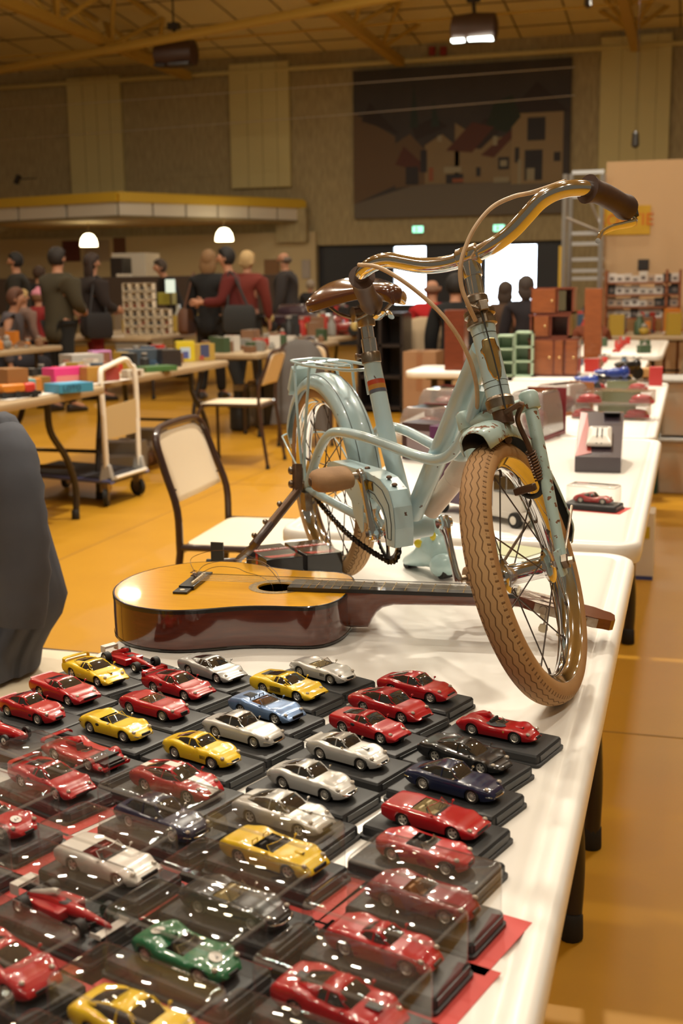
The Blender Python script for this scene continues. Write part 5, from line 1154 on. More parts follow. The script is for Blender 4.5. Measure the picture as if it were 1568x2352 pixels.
def extra(q, sp, parent, pm, V, S_):
    L, W = sp['L'], sp['W']; k = q[0]; b = MB()
    if k == 'wing':                                                     # high rear wing with end plates
        h, x = q[1], q[2]
        P = [(x, -W/2*.93, .75), (x-.02, -W/2*.93, h-.08), (x-.03, -W/2*.80, h), (x-.03, W/2*.80, h), (x-.02, W/2*.93, h-.08), (x, W/2*.93, .75)]
        b.rings([[V(px+dx, py, pz+dz) for dx, dz in ((-.16, -.02), (-.16, .02), (.16, .035), (.16, -.01))] for px, py, pz in P]); b.build('rear_wing', pm, parent, bevel=.0004)
    elif k == 'deck':                                                   # black engine cover with slats
        x0_, x1_, w_ = q[1:4]
        for i in range(6):
            x = lerp(x0_, x1_, i/5); b.box(V(x, 0, itp(sp['top'], x)+.028), (abs(x1_-x0_)/9*S_, W*w_*S_, .02*S_))
        b.build('engine_grille', 'car_dark', parent, smooth=False)
    elif k == 'vent':
        for s in (-1, 1): b.ell(V(q[1], s*W/2*.985, q[2]), (.16*S_, .03*S_, .09*S_), 10, 6)
        b.build('side_vent', 'car_dark', parent)
    elif k == 'strakes':
        for s in (-1, 1):
            for i in range(5): b.box(V(q[1], s*W/2*1.0, .36+i*.06), (.75*S_, .03*S_, .018*S_))
        b.build('side_strakes', 'car_dark', parent, smooth=False)
    elif k == 'louvre':
        for s in (-1, 1):
            for i in range(4): b.box(V(q[1]+i*.09, s*W/2*1.0, .52), (.035*S_, .03*S_, .17*S_))
        b.build('wing_louvres', 'car_dark', parent, smooth=False)
    elif k == 'scoop':
        b.ell(V(q[1], 0, itp(sp['top'], q[1])+.01), (.26*S_, .12*S_, .05*S_), 12, 6); b.build('bonnet_scoop', pm, parent)
        b = MB(); b.ell(V(q[1]+.22, 0, itp(sp['top'], q[1])+.015), (.03*S_, .10*S_, .03*S_), 10, 6); b.build('scoop_mouth', 'car_dark', parent)
    elif k == 'roundel':
        x, y, z, r_ = q[1:5]; n_ = Vector(q[5]).normalized(); c = V(x, y, z)
        b.lathe(c, n_, [(0, r_*S_), (.0004, r_*S_)], 20); b.build('number_roundel', 'car_white', parent)
        if q[6]: 
            up_v = Vector((-1, 0, 0)) if n_.z > .5 else Vector((0, 0, 1)); xd = up_v.cross(n_); me_o = lettering(q[6], r_*1.25*S_, frame(c+n_*.0007, xd, up_v), 'car_dark', parent, 'race_number', .00005)
    elif k == 'lip':
        b.box(V(-L/2+.08, 0, itp(sp['top'], -L/2+.1)+.03), (.14*S_, W*.8*S_, .03*S_), rot=Matrix.Rotation(.35, 3, 'Y')); b.build('tail_lip', pm, parent)
    elif k == 'stripes':
        for y in (-.0,): 
            for x0_, x1_, zz in q[1]: b.box(V((x0_+x1_)/2, q[2], zz), ((x1_-x0_)*S_, .34*S_, .012*S_))
        b.build('stripe', q[3], parent, smooth=False)
    elif k == 'headrest':
        b.rings([[V(q[1]+x, q[2]+w_*math.cos(2*math.pi*i/12), z+h_*math.sin(2*math.pi*i/12)) for i in range(12)] for x, w_, z, h_ in ((.12, .14, .86, .12), (0, .22, .84, .20), (-.4, .17, .76, .18), (-.9, .05, .66, .08))]); b.build('headrest_fairing', pm, parent)
    elif k == 'rollbar':
        for s in (-1, 1): b.tube([V(q[1], s*.55, .7), V(q[1]-.02, s*.52, .98), V(q[1]-.02, s*.2, .98), V(q[1], s*.17, .7)], .03*S_, 6)
        b.build('roll_hoops', 'car_dark' if len(q) < 3 else pm, parent)
    elif k == 'tonneau':
        b.ell(V(q[1], -.38, itp(sp['top'], q[1])+.015), (.55*S_, .30*S_, .03*S_), 14, 6); b.build('cockpit_cover', mat('tonneau', (.06, .065, .07), .5) if 'tonneau' not in M else 'tonneau', parent)
    elif k == 'badge':
        for s in (-1,): b.ell(V(q[1], s*W/2*1.0, .55), (.05*S_, .015*S_, .065*S_), 8, 5)
        b.build('side_badge', 'truss_yellow', parent)
# profile library ------------------------------------------------ top: centreline height along x
def T(*v): return list(v)
WEDGE = dict(L=4.45, W=1.90, wf=1.30, wr=-1.20, top=T((-2.22, .80), (-2.05, .90), (-1.3, .92), (-.4, .88), (.45, .82), (1.3, .68), (1.9, .52), (2.22, .42)), fb=(.04, .04), nw=.80, tw=.92, cab=(.70, .05, -.45, -1.65, 1.12, .86, .60), lamp=(.42, .62, .06), gz=.34, gh=.12, spk=5, cpil=1, rw=.32)
GTOOLD = dict(L=4.35, W=1.68, wf=1.28, wr=-1.15, top=T((-2.17, .62), (-2.0, .80), (-1.4, .90), (-.5, .90), (.3, .88), (.9, .84), (1.5, .72), (1.95, .56), (2.17, .40)), fb=(.09, .10), nw=.50, tw=.70, cab=(.42, .02, -.62, -1.62, 1.21, .78, .60), lamp=(.38, .66, .12), gz=.38, gh=.16, rw=.33, spk=12, cpil=0)
COUPE = dict(L=4.60, W=1.74, wf=1.35, wr=-1.22, top=T((-2.3, .66), (-2.1, .80), (-1.5, .88), (-.5, .90), (.4, .88), (1.1, .84), (1.8, .74), (2.15, .64), (2.3, .46)), fb=(.06, .05), nw=.64, tw=.74, cab=(.52, .10, -.75, -1.62, 1.29, .80, .60), lamp=(.22, .70, .06), gz=.44, gh=.18, rw=.34, spk=12, bumper=1, cpil=0)
MODERN = dict(L=4.55, W=1.92, wf=1.38, wr=-1.20, top=T((-2.27, .74), (-2.05, .88), (-1.4, .90), (-.5, .88), (.5, .86), (1.2, .80), (1.8, .66), (2.1, .54), (2.27, .38)), fb=(.07, .07), nw=.66, tw=.82, cab=(.80, .15, -.65, -1.75, 1.24, .82, .58), lamp=(.46, .64, .10), gz=.36, gh=.14, rw=.34, spk=5, cpil=0)
SPIDER = dict(L=4.35, W=1.72, wf=1.28, wr=-1.15, top=T((-2.17, .60), (-1.95, .78), (-1.3, .86), (-.4, .84), (.4, .82), (1.1, .77), (1.7, .66), (2.05, .54), (2.17, .42)), fb=(.08, .09), nw=.56, tw=.70, cut=(-.62, .42, .66), seat='tan', lamp=(.34, .66, .10), gz=.42, gh=.18, rw=.33, spk=12)
BARQ = dict(L=4.2, W=1.66, wf=1.22, wr=-1.18, top=T((-2.1, .50), (-1.85, .72), (-1.2, .80), (-.4, .72), (.4, .70), (1.0, .66), (1.6, .58), (1.95, .48), (2.1, .34)), fb=(.12, .14), nw=.46, tw=.62, cut=(-.45, .35, .60), ws=.22, seat='black', lamp=(.36, .66, .14), gz=.34, gh=.14, rw=.33, spk=12, mirror=0)
def V2(base, **k): d = dict(base); d.update(k); return d
PLH = .0145
def plinth(parent, m='plinth_black', small=False):
    b = MB(); L_, W_ = (.129, .070) if small else (.137, .078)
    rs = [rrect(-L_/2+i, L_/2-i, -W_/2+i, W_/2-i, max(.006-i, .002), z, 3) for i, z in ((.0, 0), (0, .0032), (.0028, .0040), (.0030, .0115), (.0046, .0138), (.0065, PLH))]
    b.rings(rs); b.build('plinth', m, parent, ang=30)
    b = MB(); b.box((L_/2-.0023, 0, .0078), (.0012, .056, .0065)); b.build('name_strip', colr((.055, .058, .06), .4), parent, smooth=False)
CARG = {}
def place_car(sp, paint, pos, ang, label, group=None, name='model_car', pl_ang=None, f1=None, small=False):
    t = thing(name, label, 'model car', (pos[0], pos[1], .7402), R(ang), group, world=False)
    plinth(t, small=small)
    if f1: f1(t, paint, sp)
    else: make_car(name, sp, t, paint)
    return t
# single seater and sports prototype builders
def f1car(t, paint, sp):
    S_ = K; pm = 'car_'+paint
    def V(x, y, z): return Vector((x*S_, y*S_, PLH+z*S_))
    L = sp['L']; wide = sp.get('wide', 1.0); modern = sp.get('modern', True)
    b = MB(); tabl = sp['tab']; rs = []
    for x, w_, z0, z1 in tabl:
        rs.append([V(x, w_*math.cos(2*math.pi*k/16)*(1), (z0+z1)/2+(z1-z0)/2*math.copysign(abs(math.sin(2*math.pi*k/16))**.8, math.sin(2*math.pi*k/16))) for k in range(16)])
    b.rings(rs); b.build('car_body', pm, t, ang=60)
    if modern:
        for s in (-1, 1):
            b = MB(); b.rings([[V(x, s*y0_, z0), V(x, s*y1_, z0), V(x, s*y1_, z1), V(x, s*y0_, z1)] for x, y0_, y1_, z0, z1 in ((.45, .2, .66, .10, .46), (.35, .2, .70, .08, .50), (-.6, .2, .68, .08, .48), (-1.5, .1, .40, .08, .34), (-1.9, .05, .22, .10, .26))]); b.build('side_pod', pm, t, bevel=.0010)
        b = MB(); b.rings([[V(x, w_*math.cos(2*math.pi*k/10), zc+h_*math.sin(2*math.pi*k/10)) for k in range(10)] for x, w_, zc, h_ in ((-.25, .13, .85, .12), (-.5, .14, .80, .14), (-1.2, .08, .55, .14), (-1.8, .04, .4, .08))]); b.build('air_box', 'car_white' if sp.get('ads') else pm, t)
        b = MB(); b.box(V(-2.15, 0, .80), (.36*S_, 1.0*S_, .03*S_), rot=Matrix.Rotation(.15, 3, 'Y')); b.box(V(-2.12, 0, .66), (.30*S_, 1.0*S_, .03*S_))
        for s in (-1, 1): b.box(V(-2.12, s*.5, .62), (.46*S_, .03*S_, .42*S_))
        b.build('rear_wing', 'car_white', t, smooth=False, label='pale rear wing')
        b = MB(); b.box(V(2.35, 0, .14), (.42*S_, 1.45*S_, .03*S_))
        for s in (-1, 1): b.box(V(2.35, s*.72, .20), (.5*S_, .03*S_, .20*S_))
        b.build('front_wing', pm if not sp.get('ads') else 'car_white', t, smooth=False)
    b = MB(); b.ell(V(.05, 0, .56), (.38*S_, .22*S_, .06*S_), 12, 6); b.build('cockpit', 'car_dark' if modern else 'car_tan', t)
    b = MB(); b.box(V(0, 0, .12), (3.2*S_, .9*S_*(.7 if not modern else 1), .06*S_))
    for xw in (sp['wf'], sp['wr']):
        for s in (-1, 1):
            b.tube([V(xw-.28, s*.15, .34), V(xw, s*.62, .33)], .02*S_, 5); b.tube([V(xw+.28, s*.15, .34), V(xw, s*.62, .33)], .02*S_, 5); b.tube([V(xw-.2, s*.15, .2), V(xw, s*.62, .24)], .02*S_, 5)
    b.build('suspension', 'car_dark', t)
    for xw, rw, ww in ((sp['wf'], .31, sp.get('ww', .17)), (sp['wr'], .33, sp.get('ww', .19)*1.1)):
        for s in (-1, 1):
            b = MB(); c_ = V(xw, s*.74*wide, rw); ax = (0, s, 0)
            b.lathe(c_, ax, [(-ww*S_, rw*.6*S_), (-ww*S_, rw*.92*S_), (-ww*.8*S_, rw*S_), (ww*.8*S_, rw*S_), (ww*S_, rw*.92*S_), (ww*S_, rw*.58*S_)], 20, 0, cap=False); b.lathe(c_, ax, [(ww*.98*S_, rw*.62*S_), (ww*.6*S_, rw*.5*S_), (ww*.55*S_, .1*S_), (ww*.95*S_, .06*S_), (ww*.96*S_, .001)], 16, 1, cap=False); b.build('wheel', ['car_tyre', 'car_rim'], t)
    if sp.get('number'): extra(('roundel', 1.35, 0, .60, .20, (.25, 0, 1), sp['number']), dict(L=L, W=1), t, pm, V, S_)
F1M = dict(L=4.5, wf=1.55, wr=-1.45, tab=[(2.45, .03, .20, .28), (2.3, .09, .18, .34), (1.6, .14, .18, .46), (.8, .22, .12, .58), (.3, .28, .10, .60), (-.3, .28, .10, .66), (-.9, .22, .10, .62), (-1.6, .12, .14, .44), (-1.95, .06, .2, .36)], wide=1.0, ww=.18)
F1O = dict(L=4.0, wf=1.1, wr=-1.15, modern=False, tab=[(1.95, .10, .34, .52), (1.85, .20, .28, .58), (1.4, .27, .22, .68), (.7, .32, .18, .74), (.2, .36, .16, .74), (-.3, .38, .16, .78), (-.5, .36, .16, .98), (-1.0, .30, .2, .86), (-1.7, .16, .3, .66), (-2.0, .04, .4, .54)], wide=.95, ww=.085, number='4')
GRID = [
 # pos, angle, paint, spec, label
 ((-.757, 1.506), -27, 'red', F1M, 'red open-wheel racing car with pale rear wing, farthest left against the guitar', 'f1'),
 ((-.774, 1.434), -26, 'yellow', V2(WEDGE, extra=[('wing', 1.08, -1.95), ('deck', -1.45, -.95, .34), ('scoop', 1.35)], lamp=(.50, .66, .10)), 'yellow model supercar with a tall rear wing in the far left column'),
 ((-.777, 1.354), -23, 'red', V2(WEDGE, top=T((-2.22, .82), (-2.05, .94), (-1.3, .92), (-.4, .90), (.45, .84), (1.3, .74), (1.9, .60), (2.22, .50)), cab=(.75, .12, -.5, -1.4, 1.12, .84, .62), extra=[('lip',)], gz=.45, gh=.14), 'red model wedge coupe with black grille in the leftmost column, below the yellow winged car'),
 ((-.782, 1.278), -19, 'red', V2(GTOOLD, extra=[('vent', .78, .48), ('lip',)]), 'red fifties racing coupe model with chromed windscreen frame, leftmost column'),
 ((-.780, 1.203), -19, 'red', F1O, 'old red cigar shaped racing car numbered 4 at the left edge', 'f1'),
 ((-.638, 1.409), -22, 'red', V2(WEDGE, extra=[('wing', 1.06, -2.0), ('deck', -1.45, -.8, .42), ('vent', -.55, .62)], lamp=(.34, .64, .08)), 'red model supercar with red rear wing, uncovered, second column near the guitar'),
 ((-.621, 1.486), -26, 'greysilver', V2(WEDGE, cab=(.75, .1, -.45, -1.5, 1.12, .84, .60)), 'grey silver model wedge coupe nearest the guitar'),
 ((-.636, 1.328), -19, 'red', V2(SPIDER, seat='tan', nw=.48, extra=[('stripes', [(.5, 1.9, .82)], -.2, 'car_white')][:0]+[('louvre', .55)][:0], gh=.22, mirror=0), 'red vintage open model car with tan seats and oval grille'),
 ((-.652, 1.252), -19, 'yellow', V2(SPIDER, seat='black', top=T((-2.17, .60), (-1.9, .78), (-1.2, .88), (-.65, .86), (-.4, .80), (.4, .78), (1.1, .74), (1.7, .60), (2.05, .48), (2.17, .38)), fb=(.12, .10), framepaint=1, extra=[('vent', -.55, .62)], bumper=1), 'yellow open topped model car with black seats and two rows of bonnet slots'),
 ((-.648, 1.165), -20, 'red', V2(BARQ, W=1.95, L=4.5, top=T((-2.25, .55), (-2.0, .60), (-1.2, .62), (-.5, .60), (.4, .56), (1.0, .48), (1.6, .38), (2.0, .28), (2.25, .18)), fb=(.20, .16), nw=.90, tw=.90, ws=.12, cut=(-.35, .35, .34), single=1, extra=[('wing', .92, -2.05), ('headrest', -.45, 0.0)], lamp=(.30, .84, .10)), 'red open racing prototype model with black rear wing and low screen', None),
 ((-.494, 1.442), -21, 'yellow', V2(WEDGE, W=1.98, extra=[('strakes', -.25), ('deck', -1.7, -.95, .42)]), 'yellow model coupe with black side strakes, next to the silver spider'),
 ((-.470, 1.516), -25, 'silver', V2(SPIDER, seat='cream', bumper=1, extra=[('louvre', .55)]), 'silver open model car with cream seats beside the guitar'),
 ((-.494, 1.356), -22, 'ltblue', V2(SPIDER, W=1.92, top=T((-2.2, .72), (-1.9, .88), (-1.2, .90), (-.6, .86), (.4, .80), (1.1, .74), (1.7, .58), (2.05, .46), (2.17, .36)), seat='tan', spk=5, nw=.70, tw=.85, framepaint=1, extra=[('rollbar', -.75), ('deck', -1.5, -1.0, .3)]), 'light blue open topped model car with tan seats and roll hoops'),
 ((-.496, 1.275), -20, 'silver', V2(COUPE, chrometrim=1), 'silver notchback model coupe with chrome bumpers, right of the yellow cars'),
 ((-.519, 1.203), -20, 'yellow', V2(GTOOLD, extra=[('louvre', .62)], cab=(.50, .05, -.55, -1.60, 1.20, .80, .60), bumper=1, lamp=(.34, .70, .10)), 'yellow model coupe with black louvres on the front wing'),
 ((-.511, 1.114), -18, 'red', V2(MODERN, W=1.95, cab=(.85, .15, -.6, -1.75, 1.20, .84, .58), stripe=None, extra=[('stripes', [(.95, 2.0, .66)], .0, 'car_white')][:0], cpil=0), 'red model coupe with a white stripe along bonnet and roof', None, 'stripe'),
 ((-.328, 1.477), -20, 'red', V2(MODERN, W=1.80, top=T((-2.27, .70), (-2.05, .84), (-1.4, .88), (-.5, .86), (.5, .84), (1.2, .78), (1.8, .68), (2.1, .58), (2.27, .46)), cab=(.75, .2, -.6, -1.85, 1.22, .80, .60), chrometrim=1, spk=6, gh=.1, gz=.50), 'red model fastback coupe, farthest car of the fourth column, left of the bicycle wheel'),
 ((-.345, 1.401), -24, 'red', V2(MODERN, cab=(.85, .25, -.7, -1.85, 1.27, .82, .62), L=4.8), 'red rounded modern model coupe with tan interior in the middle column'),
 ((-.352, 1.325), -24, 'red', V2(WEDGE, L=4.3, W=1.74, cab=(.62, .05, -.5, -1.55, 1.12, .84, .62), extra=[('vent', -.5, .66), ('deck', -1.5, -.95, .42)]), 'red model wedge coupe with black rear deck slats above the silver ones'),
 ((-.356, 1.241), -20, 'silver', V2(GTOOLD, cab=(.40, .0, -.55, -1.35, 1.23, .80, .62), extra=[('scoop', 1.0), ('lip',)], bumper=1), 'silver fifties model coupe with a bonnet scoop, top of the three silver ones'),
 ((-.371, 1.153), -20, 'silver', V2(GTOOLD, L=4.5, cab=(.55, .05, -.65, -1.75, 1.24, .80, .60), bumper=1, chrometrim=0), 'silver rounded fastback model coupe, middle of the three silver ones', None),
 ((-.374, 1.068), -17, 'silver', V2(MODERN, cab=(.75, .15, -.65, -1.7, 1.26, .82, .60), extra=[('scoop', 1.2)]), 'silver modern model coupe with tan interior, lowest of the three silver ones'),
 ((-.202, 1.360), -17, 'red', V2(BARQ, extra=[('headrest', -.75, .34), ('tonneau', 0.02), ('scoop', 1.15), ('badge', .62)], cut=(-.50, .38, .52), W=1.62, L=4.45), 'red fifties open sports racer model with grey cockpit cover, right below the bicycle front wheel'),
 ((-.225, 1.268), -22, 'black', V2(MODERN, L=4.7, W=2.0, cab=(.95, .2, -.4, -1.5, 1.12, .72, .50), nw=.42, fb=(.14, .10), top=T((-2.35, .66), (-2.1, .84), (-1.4, .86), (-.5, .82), (.6, .76), (1.2, .64), (1.8, .50), (2.2, .40), (2.35, .3))), 'black model supercar in the right column'),
 ((-.223, 1.188), -20, 'blue', V2(COUPE, L=4.65, cab=(.60, .12, -.7, -1.85, 1.27, .82, .62), chrometrim=1, nw=.56, lamp=(.34, .66, .12)), 'dark blue model coupe with chromed window frames in the right column'),
 ((-.225, 1.099), -18, 'red', V2(SPIDER, L=4.5, W=1.85, top=T((-2.25, .78), (-2.1, .90), (-1.4, .90), (-.8, .86), (.4, .82), (1.2, .74), (1.9, .60), (2.25, .50)), nw=.84, tw=.92, fb=(.02, .02), seat='cream', cut=(-.85, .42, .74), gz=.40, lamp=(.26, .74, .05), spk=5, framepaint=1), 'red open topped wedge model with cream seats in the right column'),
 ((-.219, 1.024), -16, 'red', V2(SPIDER, seat='black', L=4.0, nw=.42, gh=.2, mirror=0, ws=.2), 'red vintage open model roadster, nearest uncovered one of the right column'),
]
CASED = [
 ((-.645, 1.086), -26, 'red', V2(WEDGE, extra=[('wing', 1.05, -2.0), ('deck', -1.45, -.8, .42), ('vent', -.55, .62)], lamp=(.34, .64, .08)), 'red winged model supercar inside a clear case, left of the dark blue saloon'),
 ((-.488, 1.024), -24, 'blue', V2(COUPE, cab=(.70, .15, -1.0, -1.75, 1.34, .84, .66), chrometrim=0, bumper=1), 'dark blue model saloon inside a clear case'),
 ((-.355, .985), -22, 'yellow', V2(SPIDER, L=4.5, W=1.93, seat='black', nw=.68, tw=.82, spk=5, extra=[('rollbar', -.72, 1), ('scoop', 1.2)], framepaint=1, ws=.22, top=T((-2.25, .70), (-2.0, .86), (-1.2, .88), (-.5, .84), (.5, .82), (1.2, .76), (1.8, .62), (2.1, .50), (2.25, .38))), 'yellow modern open model car inside a clear case below the silver cars'),
 ((-.651, .985), -22, 'red', V2(BARQ, cab=None, extra=[('roundel', 1.25, .0, .68, .24, (.28, 0, 1), '21'), ('roundel', -.55, -.86, .55, .20, (0, -1, .15), '21')], W=1.75), 'red racing model numbered 21 in a clear case at the left edge'),
 ((-.499, .930), -21, 'white', V2(SPIDER, L=4.4, W=1.85, top=T((-2.2, .78), (-2.0, .90), (-1.4, .92), (-.8, .90), (.4, .82), (1.2, .72), (1.9, .56), (2.2, .46)), nw=.82, tw=.92, fb=(.02, .02), seat='red', cut=(-.8, .45, .72), spk=5, framepaint=1), 'white open topped model wedge with red seats in a clear case'),
 ((-.500, .848), -22, 'red', dict(F1M, ads=True), 'red and white open-wheel racing car with a white wing in a clear case', 'f1'),
 ((-.357, .888), -20, 'black', V2(SPIDER, seat='cream', bumper=1, L=4.5), 'black open model roadster with cream seats in a clear case'),
 ((-.367, .805), -22, 'green', V2(BARQ, W=1.75, extra=[('roundel', 1.30, .0, .66, .25, (.28, 0, 1), '2'), ('roundel', -1.3, .0, .83, .25, (-.1, 0, 1), '2'), ('headrest', -.6, .0)]), 'green racing model with white number discs in a clear case'),
 ((-.500, .752), -26, 'red', V2(MODERN, cab=(.9, .2, -.3, -1.3, 1.14, .76, .52), nw=.72, fb=(.12, .10)), 'large looking red model supercar in a clear case at the lower left edge'),
 ((-.362, .705), -21, 'yellow', V2(MODERN, cab=(.70, .15, -.65, -1.75, 1.26, .80, .60), W=1.80, nw=.55, fb=(.09, .09)), 'yellow model coupe in a clear case at the bottom of the picture'),
 ((-.203, .940), -20, 'darkred', V2(SPIDER, seat='tan', nw=.45, gh=.2, mirror=0), 'dark red vintage open model with tan seats in a clear case, right column'),
 ((-.217, .856), -20, 'red', V2(GTOOLD, L=4.2, cab=(.55, .1, -.35, -.8, 1.08, .72, .52), top=T((-2.1, .62), (-1.9, .84), (-1.3, .88), (-.7, .86), (.3, .80), (.9, .76), (1.5, .62), (1.95, .46), (2.1, .34)), extra=[('vent', -.9, .62)], rw=.34), 'red mid-engined racing coupe model in a clear case, right column'),
 ((-.228, .770), -21, 'red', V2(WEDGE, L=4.35, fb=(.10, .10), nw=.6, cab=(.75, .25, -.45, -1.5, 1.16, .80, .58), extra=[('stripes', [(-1.7, -1.2, .95), (.95, 1.5, .77)], 0, 'car_dark')]), 'red model coupe with dark bonnet panel in a clear case, lowest of the right column'),
]
for q in GRID:
    pos, a, paint, sp, lb = q[:5]; f1 = q[5] if len(q) > 5 else None
    if len(q) > 6 and q[6] == 'stripe':
        sp = V2(sp, stripe=(-.16, .30)); t = place_car(sp, paint, pos, a, lb)
        b = MB(); b.box(Vector((-.25*K, .04*K, PLH+1.225*K)), (.75*K, .42*K, .016*K)); b.build('roof_stripe', 'car_white', t, bevel=.0003)
    else:
        place_car(sp, paint, pos, a, lb, name='model_racing_car' if f1 else 'model_car', f1=f1car if f1 else None)
mat('card_red', (.60, .055, .045), .6)
def case(pos, a, lb, card=True):
    t = thing('display_case', 'clear plastic case over '+lb, 'display case', (pos[0], pos[1], .7402), R(a), 'clear cases over the nearest model cars', world=False)
    L_, W_, H_ = .124, .065, .060; b = MB()
    b.rings([rrect(-L_/2+i, L_/2-i, -W_/2+i, W_/2-i, max(.008-i*.6, .003), z, 4) for i, z in ((0, .004), (.0004, H_-.007), (.001, H_-.0038), (.0024, H_-.0012), (.0050, H_))]); me = b
    # drop the bottom cap
    me.f = [f for f in me.f if not (len(f) > 4 and all(me.v[i].z < .005 for i in f))]; me.m = [1 if (lambda zs: len(f) == 4 and min(zs) > H_-.0045 and min(zs) < H_-.003)([me.v[i].z for i in f]) else 0 for f in me.f]
    b.build('cover', ['clear_case', 'case_edge_glint'], t, ang=60)  # second material paints the light line along the top rim
    if card:
        b = MB(); b.box((0, 0, -.00005), (.162, .096, .0003)); b.build('card', 'card_red', t, smooth=False)
cs = ['the red winged supercar model', 'the dark blue saloon model', 'the yellow open model', 'the red racing model numbered 21', 'the white open model with red seats', 'the open-wheel racer with white wing', 'the black roadster model', 'the green racing model', 'the red supercar model at the lower left edge', 'the yellow coupe model at the bottom edge', 'the dark red vintage open model', 'the red mid-engined coupe model', 'the red coupe model with black panels']
for q, l in zip(CASED, cs):
    pos, a, paint, sp, lb = q[:5]; f1 = len(q) > 5
    place_car(sp, paint, pos, a+4, lb, name='model_racing_car' if f1 else 'model_car', f1=f1car if f1 else None, small=True); case(pos, a+4, l)
# more cased models cut by the frame, along the left edge and the bottom
for pos, a, paint, sp, lb, l in (((-.652, .895), -20, 'white', GTOOLD, 'white model coupe in a clear case, barely in view at the left edge', 'a white model coupe at the left edge'),
        ((-.648, .805), -20, 'red', BARQ, 'red open model in a clear case just outside the left edge', 'a red model at the left edge below the white one'),
        ((-.368, .615), -20, 'red', COUPE, 'red model coupe in a clear case below the yellow coupe at the bottom edge', 'a model cut off by the bottom edge under the yellow coupe'),
        ((-.240, .675), -20, 'black', SPIDER, 'dark model in a clear case cut off by the bottom edge at the middle', 'a dark model cut off by the bottom edge'),
        ((-.505, .660), -20, 'silver', COUPE, 'silver model in a clear case cut off at the bottom left corner', 'a silver model at the bottom left corner')):
    place_car(sp, paint, pos, a+4, lb, small=True); case(pos, a+4, l)
# ================================================================ THINGS ON THE FAR TABLES
def carton(c, d, rz, m, label, cat='box', name='box', group=None, face=None, lid=None, bevel=.002):
    """box standing at c (bottom centre); face=(colour, inset, zoff) prints a panel on the side towards -y"""
    c = Vector(c); t = thing(name, label, cat, c, group=group); b = MB(); b.box(c+Vector((0, 0, d[2]/2)), d, rz=rz); b.build('carton', m, t, bevel=bevel, smooth=False)
    q = Matrix.Rotation(rz, 3, 'Z')
    if face:
        for i, (cl, x0, x1, z0, z1) in enumerate(face):
            b = MB(); e = d[1]/2+.0012+.0004*i; b.add([c+q @ Vector((x0*d[0]/2, -e, z0*d[2])), c+q @ Vector((x1*d[0]/2, -e, z0*d[2])), c+q @ Vector((x1*d[0]/2, -e, z1*d[2])), c+q @ Vector((x0*d[0]/2, -e, z1*d[2]))], [(0, 1, 2, 3)]); b.build('print', colr(cl, .5), t, smooth=False)
    if lid:
        b = MB(); b.box(c+Vector((0, 0, d[2]+.0008)), (d[0]*.8, d[1]*.8, .001), rz=rz); b.build('top_print', colr(lid, .5), t, smooth=False)
    return t
# --- second table: blister packs, truck, boxed cars
clear('shiny_film', (.85, .84, .83), 2.2, .10, .28, (.62, .58, .56))  # pale haze in the film paints its silvery sheen
mat('burgundy_card', (.20, .015, .02), .4)
def blister(c, d, rz, label, tilt=0, cm='burgundy_card', group='clear topped blister packs', w2=None):
    c = Vector(c); t = thing('blister_pack', label, 'toy pack', c, group=group); q = Matrix.Rotation(rz, 3, 'Z'); hx, hy, hz = d[0]/2, d[1]/2, d[2]
    b = MB(); b.box(c+Vector((0, 0, .006)), (d[0], d[1], .012), rz=rz); b.box(c+q @ Vector((0, hy-.003, hz*.5)), (d[0], .005, hz), rz=rz); b.build('backing_card', cm, t, smooth=False)
    b = MB(); b.rings([[c+q @ Vector((x*k, y*k, z)) for x, y in ((-hx, -hy), (hx, -hy), (hx, hy-.008), (-hx, hy-.008))] for k, z in ((.97, .012), (.92, hz*.55), (.80, hz*.92), (.70, hz))]); b.build('film_bubble', 'shiny_film', t, bevel=.006)
    b = MB(); b.ell(c+Vector((0, 0, hz*.35)), (hx*.6, hy*.6, hz*.26), 12, 8, rot=q); b.build('toy_inside', 'car_darkred', t)
    return t
blister(at(972, 1000, .74)+Vector((0, .1, 0)), (.16, .20, .10), R(-20), 'shiny clear topped pack left of the down tube, nearest of two')
blister(at(1030, 935, .74), (.20, .26, .09), R(-15), 'shiny clear topped pack left of the down tube, behind the first one')
blister(at(1220, 1010, .74)+Vector((0, .1, 0)), (.15, .26, .17), R(-12), 'clear topped burgundy pack standing right of the fork')
blister(at(1290, 950, .74), (.13, .26, .13), R(-35), 'clear wedge pack with an orange picture beside the burgundy pack', cm=colr((.45, .16, .05), .4))
# white truck model
tk = thing('toy_truck', 'white and black toy truck seen behind the front wheel spokes', 'toy truck', at(1160, 1200, .74)); tb = at(1172, 1205, .74)
def tq(x, y, z): return tb+Vector((math.cos(R(-38))*x-math.sin(R(-38))*y, math.sin(R(-38))*x+math.cos(R(-38))*y, z))
b = MB(); b.box(tq(.0, .03, .075), (.10, .09, .11), rz=R(-38)); b.box(tq(.0, .03, .026), (.14, .092, .022), rz=R(-38)); b.build('cab', 'car_white', tk, bevel=.006, smooth=False)
b = MB(); b.box(tq(.028, .03, .10), (.05, .093, .05), rz=R(-38)); b.box(tq(-.02, -.0165, .095), (.04, .002, .04), rz=R(-38)); b.build('windows', 'car_glass', tk, smooth=False)
b = MB(); b.box(tq(-.17, .03, .085), (.22, .09, .12), rz=R(-38)); b.build('cargo_box', mat('violet_box', (.10, .05, .10), .3, coat=.4), tk, bevel=.003, smooth=False)
